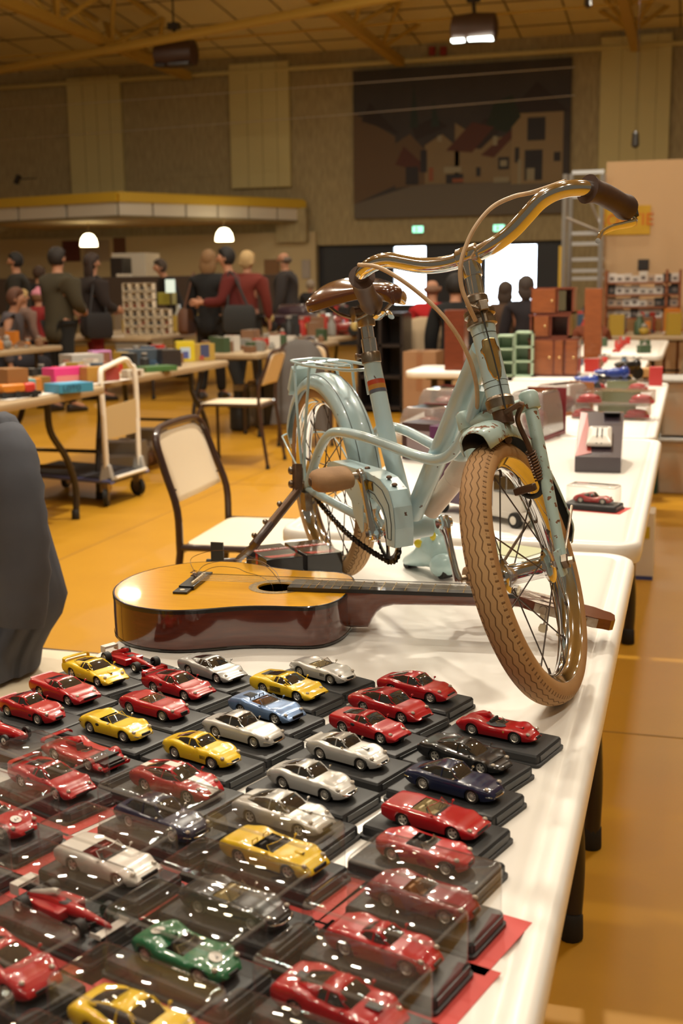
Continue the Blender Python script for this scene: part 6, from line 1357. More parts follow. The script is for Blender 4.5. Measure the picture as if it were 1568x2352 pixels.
for x in (.035, -.09, -.22):
    for y in (-.018, .078):
        b = MB(); b.lathe(tq(x, y-.008, .018), tq(0, 1, 0)-tq(0, 0, 0), [(0, .012), (.001, .018), (.015, .018), (.016, .012)], 16); b.lathe(tq(x, y-.009, .018), tq(0, 1, 0)-tq(0, 0, 0), [(0, .010), (.018, .010)], 12, 1); b.build('wheel', ['car_tyre', 'car_rim'], tk)
carton(at(1045, 1105, .74)+Vector((0, .08, 0)), (.15, .10, .15), R(-20), mat('purple_print', (.12, .035, .12), .3, coat=.3), 'purple picture box standing behind the pump and the front tyre', face=[((.45, .35, .45), -.2, .6, .3, .8), ((.02, .02, .02), -1, 1, .0, .15)])
carton(at(975, 1075, .74)+Vector((.0, .18, 0)), (.20, .10, .12), R(-20), colr((.06, .035, .04), .3, .3), 'dark shiny carton between the seat tube and the down tube', face=[((.30, .24, .26), -.8, .3, .2, .8)])
b = MB(); p_ = at(1165, 1262, .741); b.box(p_, (.14, .10, .001), rz=R(-25)); tag(b.build('leaflet', colr((.45, .47, .28), .6), org=p_, smooth=False), 'pale green paper leaflet lying under the front wheel hub', 'leaflet')
# cased red car at the far side
cc = at(1362, 1168, .74)
t = thing('model_car', 'red sports model in a clear case on the second table, right of the fork', 'model car', (cc.x, cc.y, .7402), R(-14), None, world=False); plinth(t); make_car('', V2(BARQ, cab=(.45, .05, -.45, -1.3, 1.10, .76, .56), cut=None), t, 'red')
case((cc.x, cc.y), -14, 'the red sports model on the second table')
# window box with white striped car
wb = thing('window_box', 'black and red window box with a white striped toy car, on the second table', 'toy box', at(1375, 1090, .74)); o = at(1372, 1085, .74)
ux_ = Vector((math.cos(R(2)), math.sin(R(2)), 0)); uy_ = Vector((-ux_.y, ux_.x, 0)); sl_ = Vector((0, 0, 1))
def wq(x, y, z): return o+ux_*x+uy_*y+Vector((0, 0, z))
b = MB(); b.rings([[wq(x, y0, z0) for x, y0, z0 in ((-w_, y, .0), (w_, y, 0), (w_, y+(.0), h_), (-w_, y, h_))] for y, w_, h_ in ((0, .066, .045), (.26, .066, .15), (.30, .066, .15))]); b.build('carton', mat('pack_dark', (.05, .035, .045), .25, coat=.5), wb, smooth=False)
b = MB(); b.add([wq(-.067, 0, 0), wq(-.067, .30, 0), wq(-.067, .30, .15), wq(-.067, .26, .15), wq(-.067, 0, .045)], [(0, 1, 2, 3, 4)]); b.add([wq(-.066, .0, .046), wq(-.020, .02, .055), wq(-.045, .25, .149), wq(-.066, .26, .151)], [(0, 1, 2, 3)]); b.build('red_side', mat('pack_red', (.30, .03, .02), .3, coat=.3), wb, smooth=False)
b = MB(); r3 = frame(wq(0, 0, 0), ux_, (wq(0, .26, .15)-wq(0, 0, .045))).to_3x3(); cm_ = wq(.0, .09, .088)
b.rings([[cm_+r3 @ Vector((x, y, z)) for x, y in rr_] for z, rr_ in ((.0, [(-.038, -.05), (.038, -.05), (.036, .06), (-.036, .06)]), (.012, [(-.038, -.05), (.038, -.05), (.034, .06), (-.034, .06)]), (.022, [(-.024, -.02), (.024, -.02), (.022, .03), (-.022, .03)]))]); b.build('toy_car', 'car_white', wb, bevel=.004, smooth=False)
b = MB()
for x in (-.007, .007): b.box(cm_+r3 @ Vector((x, .0, .0235)), (.005, .05, .001), rot=r3); b.box(cm_+r3 @ Vector((x, -.035, .0125)), (.005, .03, .001), rot=r3)
b.box(cm_+r3 @ Vector((0, .032, .016)), (.044, .016, .008), rot=r3); b.build('stripes', 'car_dark', wb, smooth=False)
b = MB(); b.box(wq(.030, .24, .152), (.05, .04, .003), rz=R(2)); b.build('window', 'car_dark', wb, smooth=False)
# stacked clear packs with green panels and red cars
for i, (px, py, z_) in enumerate(((1400, 965, .74), (1410, 965, .80), (1385, 925, .74), (1415, 900, .74))):
    c = at(px, py, .74); c.z = z_
    t = thing('display_pack', ['clear display pack with green panel and red car, front of the far stack', 'clear display pack lying on top of the front one of the far stack', 'clear display pack with green panel behind the far stack', 'clear display pack farthest, below the blue toys'][i], 'toy pack', c, group='clear packs on the third table')
    b = MB(); b.box(c+Vector((0, .08, .028)), (.30, .16, .055), rz=R(-6)); b.build('cover', 'clear_pack', t, bevel=.004)
    b = MB(); b.box(c+Vector((.02, .12, .028)), (.15, .04, .045), rz=R(-6)); b.build('green_panel', colr((.20, .24, .10), .5), t, smooth=False)
    for s in (-1, 1):
        b = MB(); b.ell(c+Vector((s*.105, .05, .025)), (.045, .03, .018), 12, 8); b.box(c+Vector((s*.105, .05, .014)), (.10, .045, .014)); b.build('toy_car', 'car_red', t, bevel=.003)
# blue toy motorcycles and dark figures
mat('toy_blue_gloss', (.02, .05, .30), .2, coat=.8)
def toy_moto(c, rz, label, m='toy_blue_gloss', s=1.0):
    c = Vector(c); t = thing('toy_motorcycle', label, 'toy motorcycle', c, R(rz), 'toy motorcycles on the third table', world=False)
    for x in (-.055, .055): b = MB(); b.lathe((x*s, -.009*s, .028*s), (0, 1, 0), [(0, .018*s), (.001, .028*s), (.017*s, .028*s), (.018*s, .018*s)], 16); b.build('wheel', 'rubber_black', t)
    b = MB(); b.ell((.01*s, 0, .062*s), (.045*s, .018*s, .022*s), 12, 8); b.ell((-.045*s, 0, .068*s), (.03*s, .016*s, .012*s), 10, 6); b.ell((.048*s, 0, .065*s), (.022*s, .02*s, .026*s), 10, 6); b.build('fairing', m, t)
    b = MB(); b.box((0, 0, .036*s), (.07*s, .022*s, .028*s)); b.tube([(.05*s, -.03*s, .098*s), (.045*s, 0, .09*s), (.05*s, .03*s, .098*s)], .003*s, 6); b.tube([(.055*s, .0, .028*s), (.04*s, 0, .088*s)], .004*s, 6); b.build('engine', 'dark_metal', t, bevel=.003); return t
toy_moto(at(1405, 892, .74), 10, 'blue toy motorcycle, right one, on the third table', s=1.3)
toy_moto(at(1345, 900, .74), -25, 'blue toy motorcycle, left one, below the cabinet', s=1.0)
toy_moto(at(1440, 872, .74), 40, 'black toy motorcycle with blue rider in front of the distant table', 'car_black', s=1.3)
carton(at(1505, 885, .74), (.07, .07, .10), 0, colr((.45, .03, .03), .4), 'small bright red carton at the right edge of the far table')
carton(at(1470, 868, .74)+Vector((0, .1, 0)), (.2, .12, .05), R(10), colr((.50, .28, .10), .6), 'orange flat carton beside the small red carton')
# brown wooden cabinets, green shelf
wood('cabinet_wood', (.20, .045, .020), (.13, .028, .013), 3, (4, 4, 20), .35, .4)
wood('door_wood', (.30, .085, .022), (.22, .06, .015), 3, (4, 4, 20), .4, .3)
cb = at(1287, 886, .74); cy = 7.32; cpx = lambda px: atY(px, 850, cy).x
def cabinet(x0, x1, z0, z1, dep, label, opens):
    t = thing('wooden_cabinet', label, 'cabinet', ((x0+x1)/2, cy+dep/2, z0)); th = .012; W_ = x1-x0
    b = MB(); b.box((x0+th/2, cy+dep/2, (z0+z1)/2), (th, dep, z1-z0)); b.box((x1-th/2, cy+dep/2, (z0+z1)/2), (th, dep, z1-z0)); b.box(((x0+x1)/2, cy+dep/2, z0+th/2), (W_, dep, th)); b.box(((x0+x1)/2, cy+dep/2, z1-th/2), (W_+.01, dep+.01, th)); b.box(((x0+x1)/2, cy+dep-.004, (z0+z1)/2), (W_, .008, z1-z0))
    for o in opens[1:]: b.box((lerp(x0, x1, o[0]), cy+dep/2, (z0+z1)/2), (th, dep, z1-z0-.01))
    b.build('carcass', 'cabinet_wood', t, smooth=False)
    for o in opens:
        f0, f1, kind, c0_, c1_ = o
        xx0, xx1 = lerp(x0, x1, f0)+.006, lerp(x0, x1, f1)-.006; zz0, zz1 = lerp(z0, z1, c0_)+.004, lerp(z0, z1, c1_)-.004
        if kind == 'door':
            b = MB(); b.box(((xx0+xx1)/2, cy-.002, (zz0+zz1)/2), (xx1-xx0, .012, zz1-zz0)); d = b.build('door', 'door_wood', t, bevel=.002, smooth=False)
            b = MB(); b.lathe((xx1-.02, cy-.008, (zz0+zz1)/2), (0, -1, 0), [(0, .004), (.008, .004), (.012, .007), (.015, .004)], 10); b.build('knob', 'brass', d)
        elif kind == 'glass':
            b = MB(); b.box(((xx0+xx1)/2, cy-.001, (zz0+zz1)/2), (xx1-xx0, .006, zz1-zz0)); b.build('glass_door', mat('old_glass', (.10, .085, .05), .15) if 'old_glass' not in M else 'old_glass', t, smooth=False)
    return t
S1 = lambda px, py: atY(px, py, cy)
cabinet(S1(1226, 0).x, S1(1347, 0).x, .742, S1(1290, 777).z, .22, 'brown wooden cabinet with doors, lower one of the stack on the distant table', [(0, .52, 'door', .04, .96), (.52, .72, 'door', .04, .96), (.74, 1, 'door', .04, .96)])
cabinet(S1(1229, 0).x, S1(1325, 0).x, S1(1290, 776).z, S1(1290, 722).z, .20, 'brown wooden shelf unit with open compartment, middle of the cabinet stack', [(.08, .5, 'door', .05, .95), (.52, 1, 'open', 0, 1)])
cabinet(S1(1231, 0).x, S1(1334, 0).x, S1(1290, 721).z, S1(1290, 660).z, .20, 'dark red wooden cabinet with small glass door, top of the cabinet stack', [(0, .60, 'door', .03, .97), (.62, .84, 'glass', .1, .9)])
carton(Vector((atY(1363, 720, 9.5).x, 9.5, .0)), (.13, .12, atY(1363, 662, 9.5).z), 0, 'door_wood', 'tall orange brown wooden box behind the cabinets', 'box')
mat('mint', (.46, .62, .46), .45)
sh = thing('toy_shelf', 'pale mint green stepped shelf beside the brown cabinets', 'shelf', S1(1180, 890)); my = 7.25
for i, (px0, px1, py0, py1) in enumerate(((1138, 1180, 770, 885), (1180, 1222, 762, 890), (1120, 1150, 830, 900))):
    a_, c_ = atY(px0, py0, my), atY(px1, py1, my); b = MB(); x0, x1, z1, z0 = a_.x, c_.x, a_.z, max(c_.z, .742)
    b.box((x0+.005, my+.08, (z0+z1)/2), (.01, .16, z1-z0)); b.box((x1-.005, my+.08, (z0+z1)/2), (.01, .16, z1-z0)); b.box(((x0+x1)/2, my+.155, (z0+z1)/2), (x1-x0, .01, z1-z0))
    for k in range(4): b.box(((x0+x1)/2, my+.08, lerp(z0+.005, z1-.005, k/3)), (x1-x0, .16, .01))
    b.build('compartment', 'mint', sh, smooth=False)
cbx = atY(962, 905, 13.2)
def floorbox(px0, px1, py0, Y, d, label, m='cardboard'):
    a_, c_ = atY(px0, py0, Y), atY(px1, py0, Y); t = carton(((a_.x+c_.x)/2, Y+d/2, 0.001), (c_.x-a_.x, d, a_.z), 0, m, label, 'box', 'cardboard_box')
    b = MB(); b.box(((a_.x+c_.x)/2, Y+d/2, a_.z+.002), (.06, d+.004, .002)); b.box(((a_.x+c_.x)/2, Y-.001, a_.z*.7), (.06, .002, a_.z*.55)); b.build('tape', colr((.30, .14, .07), .3), t, smooth=False)
floorbox(925, 1001, 808, 11.5, .4, 'tall cardboard box standing on the floor left of the stem')
floorbox(885, 925, 790, 12.6, .4, 'darker cardboard box behind the seat post', colr((.22, .12, .07), .8))
# dark brown carton on the small white table
a_ = atY(1042, 712, 7.75); carton((a_.x, 7.85, .741), (.13, .16, a_.z-.741), 0, 'cabinet_wood', 'tall dark brown wooden box on the small white table end', 'box')
# dark display shelf behind the seat post
dsh = thing('dark_shelf', 'dark low shelving unit behind the saddle', 'shelf', (atY(885, 900, 12.0).x, 12.0, 0)); a_, c_ = atY(822, 722, 12), atY(922, 722, 12)
b = MB(); H_ = a_.z
for k in range(4): b.box(((a_.x+c_.x)/2, 12.2, lerp(.05, H_, k/3)), (c_.x-a_.x, .4, .03))
for x in (a_.x, (a_.x+c_.x)/2, c_.x): b.box((x, 12.2, H_/2), (.03, .4, H_))
b.box(((a_.x+c_.x)/2, 12.4, H_/2), (c_.x-a_.x, .02, H_)); b.build('frame', 'dark_metal', dsh, smooth=False)
# white bag and clear crates on the floor at right
wbg = at(1478, 1332, 0); carton(wbg+Vector((0, .08, 0)), (.075, .16, .30), 0, 'white_paint', 'white carton with yellow spot and blue foot on the floor beside the table', face=[((.65, .50, .03), -.4, .5, .62, .80), ((.05, .08, .30), -1, 1, .0, .06)])
for i, (z_, dy, lb) in enumerate(((0.0, 0, 'lower grey clear storage crate on the floor at the right edge'), (.36, .02, 'upper grey clear storage crate at the right edge'))):
    c = Vector((.11, 7.78+dy, z_+.001)); t = thing('storage_crate', lb, 'crate', c, group='clear crates at the right edge')
    b = MB(); b.rings([[c+Vector((x*k, y*k, z)) for x, y in ((-.29, -.2), (.29, -.2), (.29, .2), (-.29, .2))] for k, z in ((.92, 0), (1, .30), (1.02, .31), (1.02, .33))]); b.build('tub', mat('crate_grey', (.36, .32, .26), .35, var=(5, (.42, .26, .16), .2)) if i == 0 else 'crate_grey', t, bevel=.01, smooth=False)
    b = MB(); b.box(c+Vector((0, 0, .338)), (.61, .43, .02)); b.build('lid', 'grey_plastic', t, bevel=.005, smooth=False)
b = MB(); p_ = Vector((-.175, 7.6, 0)); b.box(p_+Vector((0, 0, .3)), (.03, .03, .60)); tag(b.build('crate_post', colr((.01, .05, .03), .5), org=p_, smooth=False), 'thin dark green post beside the clear crates', 'post')
# rack of model cars in front of the salmon partition
rk_ = thing('display_rack', 'tall wooden rack holding rows of white boxed model cars by the partition', 'rack', (atY(1475, 790, 14.6).x, 14.8, 0)); a_, c_ = atY(1392, 640, 14.6), atY(1562, 640, 14.6)
shz = [atY(1480, y, 14.6).z for y in (650, 678, 706, 732)]
b = MB()
for z in shz: b.box(((a_.x+c_.x)/2, 14.75, z), (c_.x-a_.x, .3, .02))
for x in (a_.x, lerp(a_.x, c_.x, .82), c_.x): b.box((x, 14.75, shz[0]/2+.1), (.03, .3, shz[0]+.1))
b.build('shelves', 'door_wood', rk_, smooth=False)
random.seed(3)
for r_, z in enumerate(shz):
    n = 9
    for i in range(n):
        x = lerp(a_.x+.06, c_.x-.06, i/(n-1)); cl = random.choice([(.62, .58, .53), (.7, .66, .62), (.05, .045, .045), (.45, .33, .24), (.6, .55, .5), (.03, .03, .03)]); h_ = random.uniform(.07, .13)
        bb = MB(); bb.box((x, 14.72, z+.011+h_/2), (.095, .1, h_)); bb.box((x, 14.668, z+.011+h_*.4), (.05, .006, h_*.35), m=1)
        tag(bb.build('boxed_car', [colr(cl, .4), colr((.16, .13, .12), .4)], org=(x, 14.72, z+.011), bevel=.004, smooth=False), 'small boxed model car, %s from the left, on the %s board of the rack' % (['first', 'second', 'third', 'fourth', 'fifth', 'sixth', 'seventh', 'eighth', 'ninth'][i], ['top', 'second', 'third', 'lowest'][r_]), 'boxed model', 'boxed model cars on the rack')
p_ = atY(1477, 608, 15.485); b = MB(); b.box(p_, (.13, .03, .13)); tag(b.build('frame', 'dark_metal', org=p_, smooth=False, bevel=.004), 'small black square frame on the salmon partition', 'frame')
# yellow exit poster on the partition
ps = thing('poster', 'yellow poster with orange capital letters on the salmon partition behind the brake lever', 'poster', atY(1440, 508, 15.47)); pc = atY(1440, 508, 15.47); a_, c_ = atY(1382, 474, 15.47), atY(1492, 538, 15.47)
b = MB(); b.box(((a_.x+c_.x)/2, 15.485, (a_.z+c_.z)/2), (c_.x-a_.x, .01, a_.z-c_.z)); b.build('sheet', mat('poster_yellow', (.62, .36, .02), .7), ps, smooth=False)
lettering('SORTIE', .205, frame(((a_.x+c_.x)/2, 15.476, (a_.z+c_.z)/2), (1, 0, 0), (0, 0, 1)), mat('poster_orange', (.62, .13, .01), .7), ps, extrude=.001)
# aluminium scaffold ladder
ld = thing('scaffold_ladder', 'tall aluminium scaffold ladder in front of the dark doors and mural', 'ladder', (atY(1340, 640, 15).x, 15.0, 0)); LY = 15.2
for i, (px, dy) in enumerate(((1298, 0), (1312, .6), (1384, .0), (1390, .6))):
    p_ = atY(px, 400, LY+dy); b = MB(); b.cyl((p_.x, LY+dy, 0), (p_.x, LY+dy, p_.z), .03, n=8); b.build('upright', 'silver_alu', ld)
for py in (395, 450, 536, 560, 596, 622, 640):
    l_, r_ = atY(1312, py, LY), atY(1386, py, LY); b = MB(); b.box(((l_.x+r_.x)/2, LY+.1, l_.z), (r_.x-l_.x, .12 if py > 500 else .04, .045)); b.build('rung', 'silver_alu', ld, smooth=False)
l_, r_ = atY(1298, 500, LY), atY(1384, 535, LY); b = MB(); b.tube([l_, r_], .02, 6); b.tube([atY(1350, 450, LY), atY(1384, 530, LY)], .015, 6); b.build('brace', 'silver_alu', ld)
l_ = atY(1293, 600, LY); b = MB(); b.box((l_.x-.03, LY, .9), (.05, .04, 1.7)); b.build('yellow_label_strip', 'fascia_yellow', ld, smooth=False)
# toys in the far right clutter: small individual things on the far tables
random.seed(11)
words = ['red', 'green', 'yellow', 'white', 'brown', 'black', 'orange', 'blue', 'grey', 'pink']
cols_ = dict(red=(.45, .03, .02), green=(.05, .085, .04), yellow=(.40, .26, .03), white=(.6, .56, .5), brown=(.20, .10, .05), black=(.02, .02, .02), orange=(.55, .18, .02), blue=(.04, .08, .14), grey=(.25, .24, .22), pink=(.6, .12, .25))
def clutter(n, x0, x1, y0, y1, z, s0, s1, where, group, pal=words, hmax=1.0, seed=1, z0=.741):
    random.seed(seed); used = {}
    gxn = max(1, int((x1-x0)/(s1*1.35))); gyn = max(1, int(math.ceil(n/gxn))); k = 0
    for iy in range(gyn):
        for ix in range(gxn):
            if k >= n: return
            x = lerp(x0, x1, (ix+.5+random.uniform(-.12, .12))/gxn); y = lerp(y0, y1, (iy+.5+random.uniform(-.12, .12))/gyn); s = random.uniform(s0, s1)*.5; nm = random.choice(pal); c = cols_[nm]
            sh_ = random.choice(['box', 'box', 'jar', 'toy', 'car']); b = MB(); h_ = s*random.uniform(.7, 1.6)*hmax; rz_ = random.uniform(-.5, .5)
            if sh_ == 'box': b.box((x, y, z+h_), (s*1.8, s*1.2, h_*2), rz=rz_); b.box((x, y, z+h_*2+.001), (s*1.2, s*.7, .002), rz=rz_, m=1); word = 'carton'
            elif sh_ == 'jar': b.lathe((x, y, z), (0, 0, 1), [(0, s*.5), (h_*.1, s*.62), (h_*1.2, s*.6), (h_*1.5, s*.35), (h_*1.8, s*.33)], 14); b.lathe((x, y, z+h_*1.8), (0, 0, 1), [(0, s*.38), (h_*.25, s*.38)], 14, 1); word = 'jar'
            elif sh_ == 'toy': b.ell((x, y, z+s*.5), (s*.55, s*.45, s*.5), 12, 8); b.ell((x, y, z+s*1.15), (s*.32, s*.32, s*.32), 12, 8, 1); b.ell((x+s*.4, y-s*.2, z+s*.6), (s*.18, s*.18, s*.3), 8, 6); b.ell((x-s*.4, y-s*.2, z+s*.6), (s*.18, s*.18, s*.3), 8, 6); word = 'soft toy'
            else:
                b.rings([[Vector((x, y, z))+Matrix.Rotation(rz_, 3, 'Z') @ Vector((px_*s, py_*s*.4, pz_*s)) for py_, pz_ in ((-1, .15), (1, .15), (1, hh_), (-1, hh_))] for px_, hh_ in ((-1, .45), (-.6, .55), (-.4, .85), (.2, .85), (.5, .55), (1, .45))])
                for dx_w in (-.6, .6):
                    for dy_w in (-.42, .42): cw = Vector((x, y, z))+Matrix.Rotation(rz_, 3, 'Z') @ Vector((dx_w*s, dy_w*s, .18*s)); b.ell(cw, (.18*s, .05*s, .18*s), 10, 6, 1, rot=Matrix.Rotation(rz_, 3, 'Z'))
                word = 'toy car'
            n_w = (nm, word); used[n_w] = used.get(n_w, 0)+1
            row = ['nearest', 'second', 'third', 'fourth', 'fifth', 'sixth', 'seventh', 'eighth', 'ninth', 'tenth'][min(iy, 9)]; colm = ['first', 'second', 'third', 'fourth', 'fifth', 'sixth', 'seventh', 'eighth', 'ninth', 'tenth', 'eleventh', 'twelfth'][min(ix, 11)]
            tag(b.build(word.replace(' ', '_'), [colr(c, .5), colr((.30, .27, .24) if nm != 'white' else (.3, .1, .06), .5)], org=(x, y, z), bevel=.002 if sh_ == 'box' else None), '%s %s, %s row, %s from left, %s' % (nm, word, row, colm, where), word, group)
            k += 1
clutter(26, -1.25, -.28, 9.8, 11.9, .741, .06, .12, 'on the farthest white table at right', 'wares on the farthest white table', ['red', 'green', 'black', 'white', 'red'], .6, 5)
clutter(66, -1.55, .25, 13.3, 14.4, .741, .13, .2, 'on the table below the model car rack', 'toys below the model car rack', ['red', 'yellow', 'brown', 'blue', 'green', 'orange', 'white', 'grey'], 1.1, 6)
clutter(22, -.95, -.35, 7.65, 8.9, .741, .05, .10, 'on the table behind the cabinets', 'wares behind the cabinets', ['white', 'grey', 'brown', 'blue', 'red'], .7, 7)
clutter(48, -4.2, -3.62, 6.9, 8.65, .741, .07, .12, 'on the table behind the trolley', 'wares behind the trolley', ['red', 'white', 'brown', 'yellow', 'brown', 'black', 'blue'], .8, 8)
clutter(60, -4.25, -3.55, 9.7, 12.0, .741, .08, .14, 'on the dark table behind the middle chair', 'wares behind the middle chair', ['red', 'brown', 'white', 'brown', 'grey', 'green'], .7, 9)
clutter(40, -4.45, -3.75, 12.4, 15.1, .741, .10, .19, 'on the table left of the saddle', 'wares left of the saddle', ['red', 'red', 'brown', 'grey', 'black'], 1.3, 10)
clutter(60, -7.85, -6.15, 9.05, 10.9, .741, .10, .19, 'on the table at the far left edge', 'wares at the far left edge', ['brown', 'white', 'grey', 'brown', 'orange'], .8, 12)
clutter(26, -7.2, -6.05, 14.3, 16.1, .741, .10, .18, 'on the table beside the showcase boxes', 'wares beside the showcase boxes', ['white', 'yellow', 'red', 'grey', 'blue'], .8, 13)
clutter(10, -4.2, -3.6, 10.2, 12.0, .001, .2, .35, 'on the floor under the dark table', 'things under the dark table', ['black', 'grey', 'white'], 1.0, 14)
clutter(8, -4.15, -3.6, 7.5, 8.6, .001, .2, .32, 'on the floor under the trolley side table', 'things under the left table', ['black', 'grey', 'black', 'brown'], .7, 15)
# long red toy lorry and vintage toy cars left of the saddle
for i, (px, py, Y, d, c, lb) in enumerate(((690, 700, 14.6, (.95, .4, .34), (.045, .025, .035), 'large dark vintage toy car with yellow headlamps left of the saddle'), (770, 742, 13.4, (.8, .3, .22), (.22, .02, .012), 'long red toy lorry under the saddle'))):
    p_ = atY(px, py, Y); p_.z = .742; t = thing('vintage_toy_car', lb, 'toy car', p_)
    b = MB(); b.box(p_+Vector((0, 0, d[2]*.40)), (d[0], d[1], d[2]*.5)); b.box(p_+Vector((-.08, 0, d[2]*.8)), (d[0]*.45, d[1]*.85, d[2]*.4), taper=.8); b.build('body', colr(c, .25, .6), t, bevel=.04)
    for x in (-.33, .33):
        for y in (-.5, .5): b = MB(); b.lathe(p_+Vector((x*d[0], y*d[1]-.03, .07)), (0, 1, 0), [(0, .04), (.01, .07), (.05, .07), (.06, .04)], 16); b.build('wheel', 'rubber_black', t)
    for x in (-.36, .36): b = MB(); b.ell(p_+Vector((x*d[0], -d[1]*.5-.02, d[2]*.5)), (.06, .03, .06), 12, 8); b.build('headlamp', mat('lamp_yellow', (.6, .45, .16), .4) if 'lamp_yellow' not in M else 'lamp_yellow', t)
# --- left table: games and toys
lz = .741
def LB(px, py, d, rz, c, label, **k): p_ = at(px, py, .74); p_.z = lz; return carton((p_.x, p_.y+d[1]/2, lz), d, R(rz), colr(c, .4, .2), label, **k)
lt = LB(143, 903, (.22, .15, .05), 62, (.05, .28, .48), 'flat blue LOTO game box at the edge of the left table', lid=(.10, .38, .60))
q_ = at(143, 903, .74); f_ = Matrix.Rotation(R(62), 3, 'Z'); cc_ = Vector((q_.x, q_.y+.075, lz+.029))
lettering('LOTO', .042, frame(cc_+f_ @ Vector((-.03, -.0775, 0))+Vector((0, 0, -.004)), f_ @ Vector((1, 0, 0)), (0, 0, 1)), colr((.02, .06, .14), .5), lt, extrude=.0005)
LB(142, 880, (.26, .14, .09), 60, (.75, .05, .25), 'bright pink toy carton behind the blue game box', face=[((.75, .25, .25), -.9, .9, .1, .5)])
LB(216, 878, (.22, .12, .09), 58, (.42, .22, .04), 'brown and red picture box right of the pink carton', face=[((.32, .05, .04), .1, 1, .05, .95)])
LB(172, 852, (.24, .20, .11), 55, (.40, .38, .36), 'grey translucent tub behind the pink carton', lid=(.5, .45, .42))
LB(222, 845, (.14, .10, .12), 50, (.55, .22, .50), 'pink and purple upright box beside the grey tub', face=[((.25, .10, .06), -.4, .9, .1, .9)])
LB(318, 842, (.36, .16, .12), 25, (.055, .075, .10), 'wide slate blue carton on the table behind the white trolley handle')
LB(378, 843, (.14, .16, .12), 40, (.025, .02, .02), 'black carton right of the slate blue carton')
LB(420, 831, (.14, .08, .155), 35, (.62, .48, .02), 'tall yellow picture box with blue arch right of the black carton', face=[((.45, .55, .65), -.6, .5, .15, .7), ((.08, .10, .30), -.35, .3, .15, .5)])
LB(458, 829, (.18, .10, .13), 40, (.40, .26, .05), 'brown yellow picture box behind the tall yellow box', face=[((.05, .06, .14), -.3, .5, .2, .95), ((.35, .06, .04), -.4, .0, .05, .3)])
LB(262, 866, (.22, .15, .02), 55, (.62, .60, .52), 'white magazine on the left table beside the trolley handle', lid=(.5, .25, .1))
LB(300, 868, (.14, .06, .05), 70, (.62, .58, .50), 'white box with brown label near the trolley handle', face=[((.2, .12, .06), -.6, .6, .2, .8)])
LB(350, 854, (.24, .14, .035), 55, (.06, .16, .05), 'green flat game box right of the trolley handle')
for px, py, w_ in ((80, 908, .5), (240, 878, .5)):
    p_ = at(px, py, .742); b = MB(); b.box(p_, (.07, w_*1.1, .002), rz=R(-4)); tag(b.build('paper_sheet', 'print_white', org=p_, smooth=False), 'white paper strip at the table edge, %s the blue game box' % ('left of' if px < 100 else 'right of'), 'paper')
LB(8, 915, (.12, .16, .15), 60, (.30, .14, .05), 'plain brown carton at the far left of the left table')
# blocks and orange toy truck
for i, (px, c, nm) in enumerate(((50, (.60, .42, .04), 'yellow'), (66, (.15, .38, .42), 'turquoise'), (80, (.60, .22, .04), 'orange'))):
    p_ = at(px+3, 902-i*2, .74); p_.z = lz; b = MB(); b.box(p_+Vector((0, 0, .035)), (.045, .06, .07), rz=R(60)); tag(b.build('toy_block', colr(c, .4), org=p_, bevel=.003, smooth=False), '%s picture block in front of the small brown box' % nm, 'toy block', 'picture blocks')
LB(88, 897, (.07, .08, .075), 60, (.30, .15, .03), 'small brown wooden box beside the picture blocks')
p_ = at(25, 915, .74); p_.z = lz; t = thing('toy_truck', 'orange and red toy truck on black wheels at the left table edge', 'toy truck', p_)
dv = Vector((math.cos(R(62)), math.sin(R(62)), 0)); b = MB(); b.box(p_+Vector((0, 0, .05)), (.14, .07, .05), rz=R(62)); b.build('body', colr((.60, .20, .02), .4), t, bevel=.012); b = MB(); b.box(p_-dv*-.10+Vector((0, 0, .045)), (.07, .065, .06), rz=R(62)); b.build('cab', colr((.55, .04, .03), .4), t, bevel=.012)
b = MB(); b.box(p_+dv*.03+Vector((0, 0, .02)), (.26, .075, .02), rz=R(62)); b.build('chassis', 'black_plastic', t, smooth=False)
for d_ in (-.06, .02, .12):
    for s in (-1, 1): w0 = p_+dv*d_+Vector((dv.y, -dv.x, 0))*s*.036+Vector((0, 0, .018)); b = MB(); b.lathe(w0, (dv.y*s, -dv.x*s, 0), [(0, .018), (.012, .018)], 12); b.build('wheel', 'rubber_black', t)
# small showcase boxes stacked like a wall
random.seed(21)
sy = 13.6
rows_ = ['bottom', 'second', 'third', 'fourth', 'fifth', 'sixth']
for r_ in range(6):
    n = (6, 6, 6, 4, 4, 4)[r_]
    for i in range(n):
        px = 290+i*18; p_ = atY(px, 700, sy); z = .742+r_*.105; x = p_.x
        t = thing('showcase_box', 'small cream showcase box, column %s from the left, %s layer of the stack' % (['one', 'two', 'three', 'four', 'five', 'six'][i], rows_[r_]), 'showcase box', (x, sy+.05, z), group='stacked showcase boxes with small cars')
        b = MB(); b.box((x, sy+.09, z+.05), (.084, .02, .098)); b.box((x, sy+.04, z+.004), (.084, .10, .008)); b.box((x-.040, sy+.04, z+.05), (.004, .10, .098)); b.box((x+.040, sy+.04, z+.05), (.004, .10, .098)); b.box((x, sy+.04, z+.096), (.084, .10, .005)); b.build('shell', 'cream_laminate' if 'showcase' not in M else 'showcase', t, smooth=False)
        b = MB(); c = random.choice([(.05, .04, .035), (.25, .06, .03), (.12, .09, .07), (.3, .25, .2), (.04, .04, .05)]); b.box((x, sy+.045, z+.028), (.055, .05, .022)); b.box((x, sy+.045, z+.046), (.03, .04, .016)); b.build('model', colr(c, .4), t, bevel=.004, smooth=False)
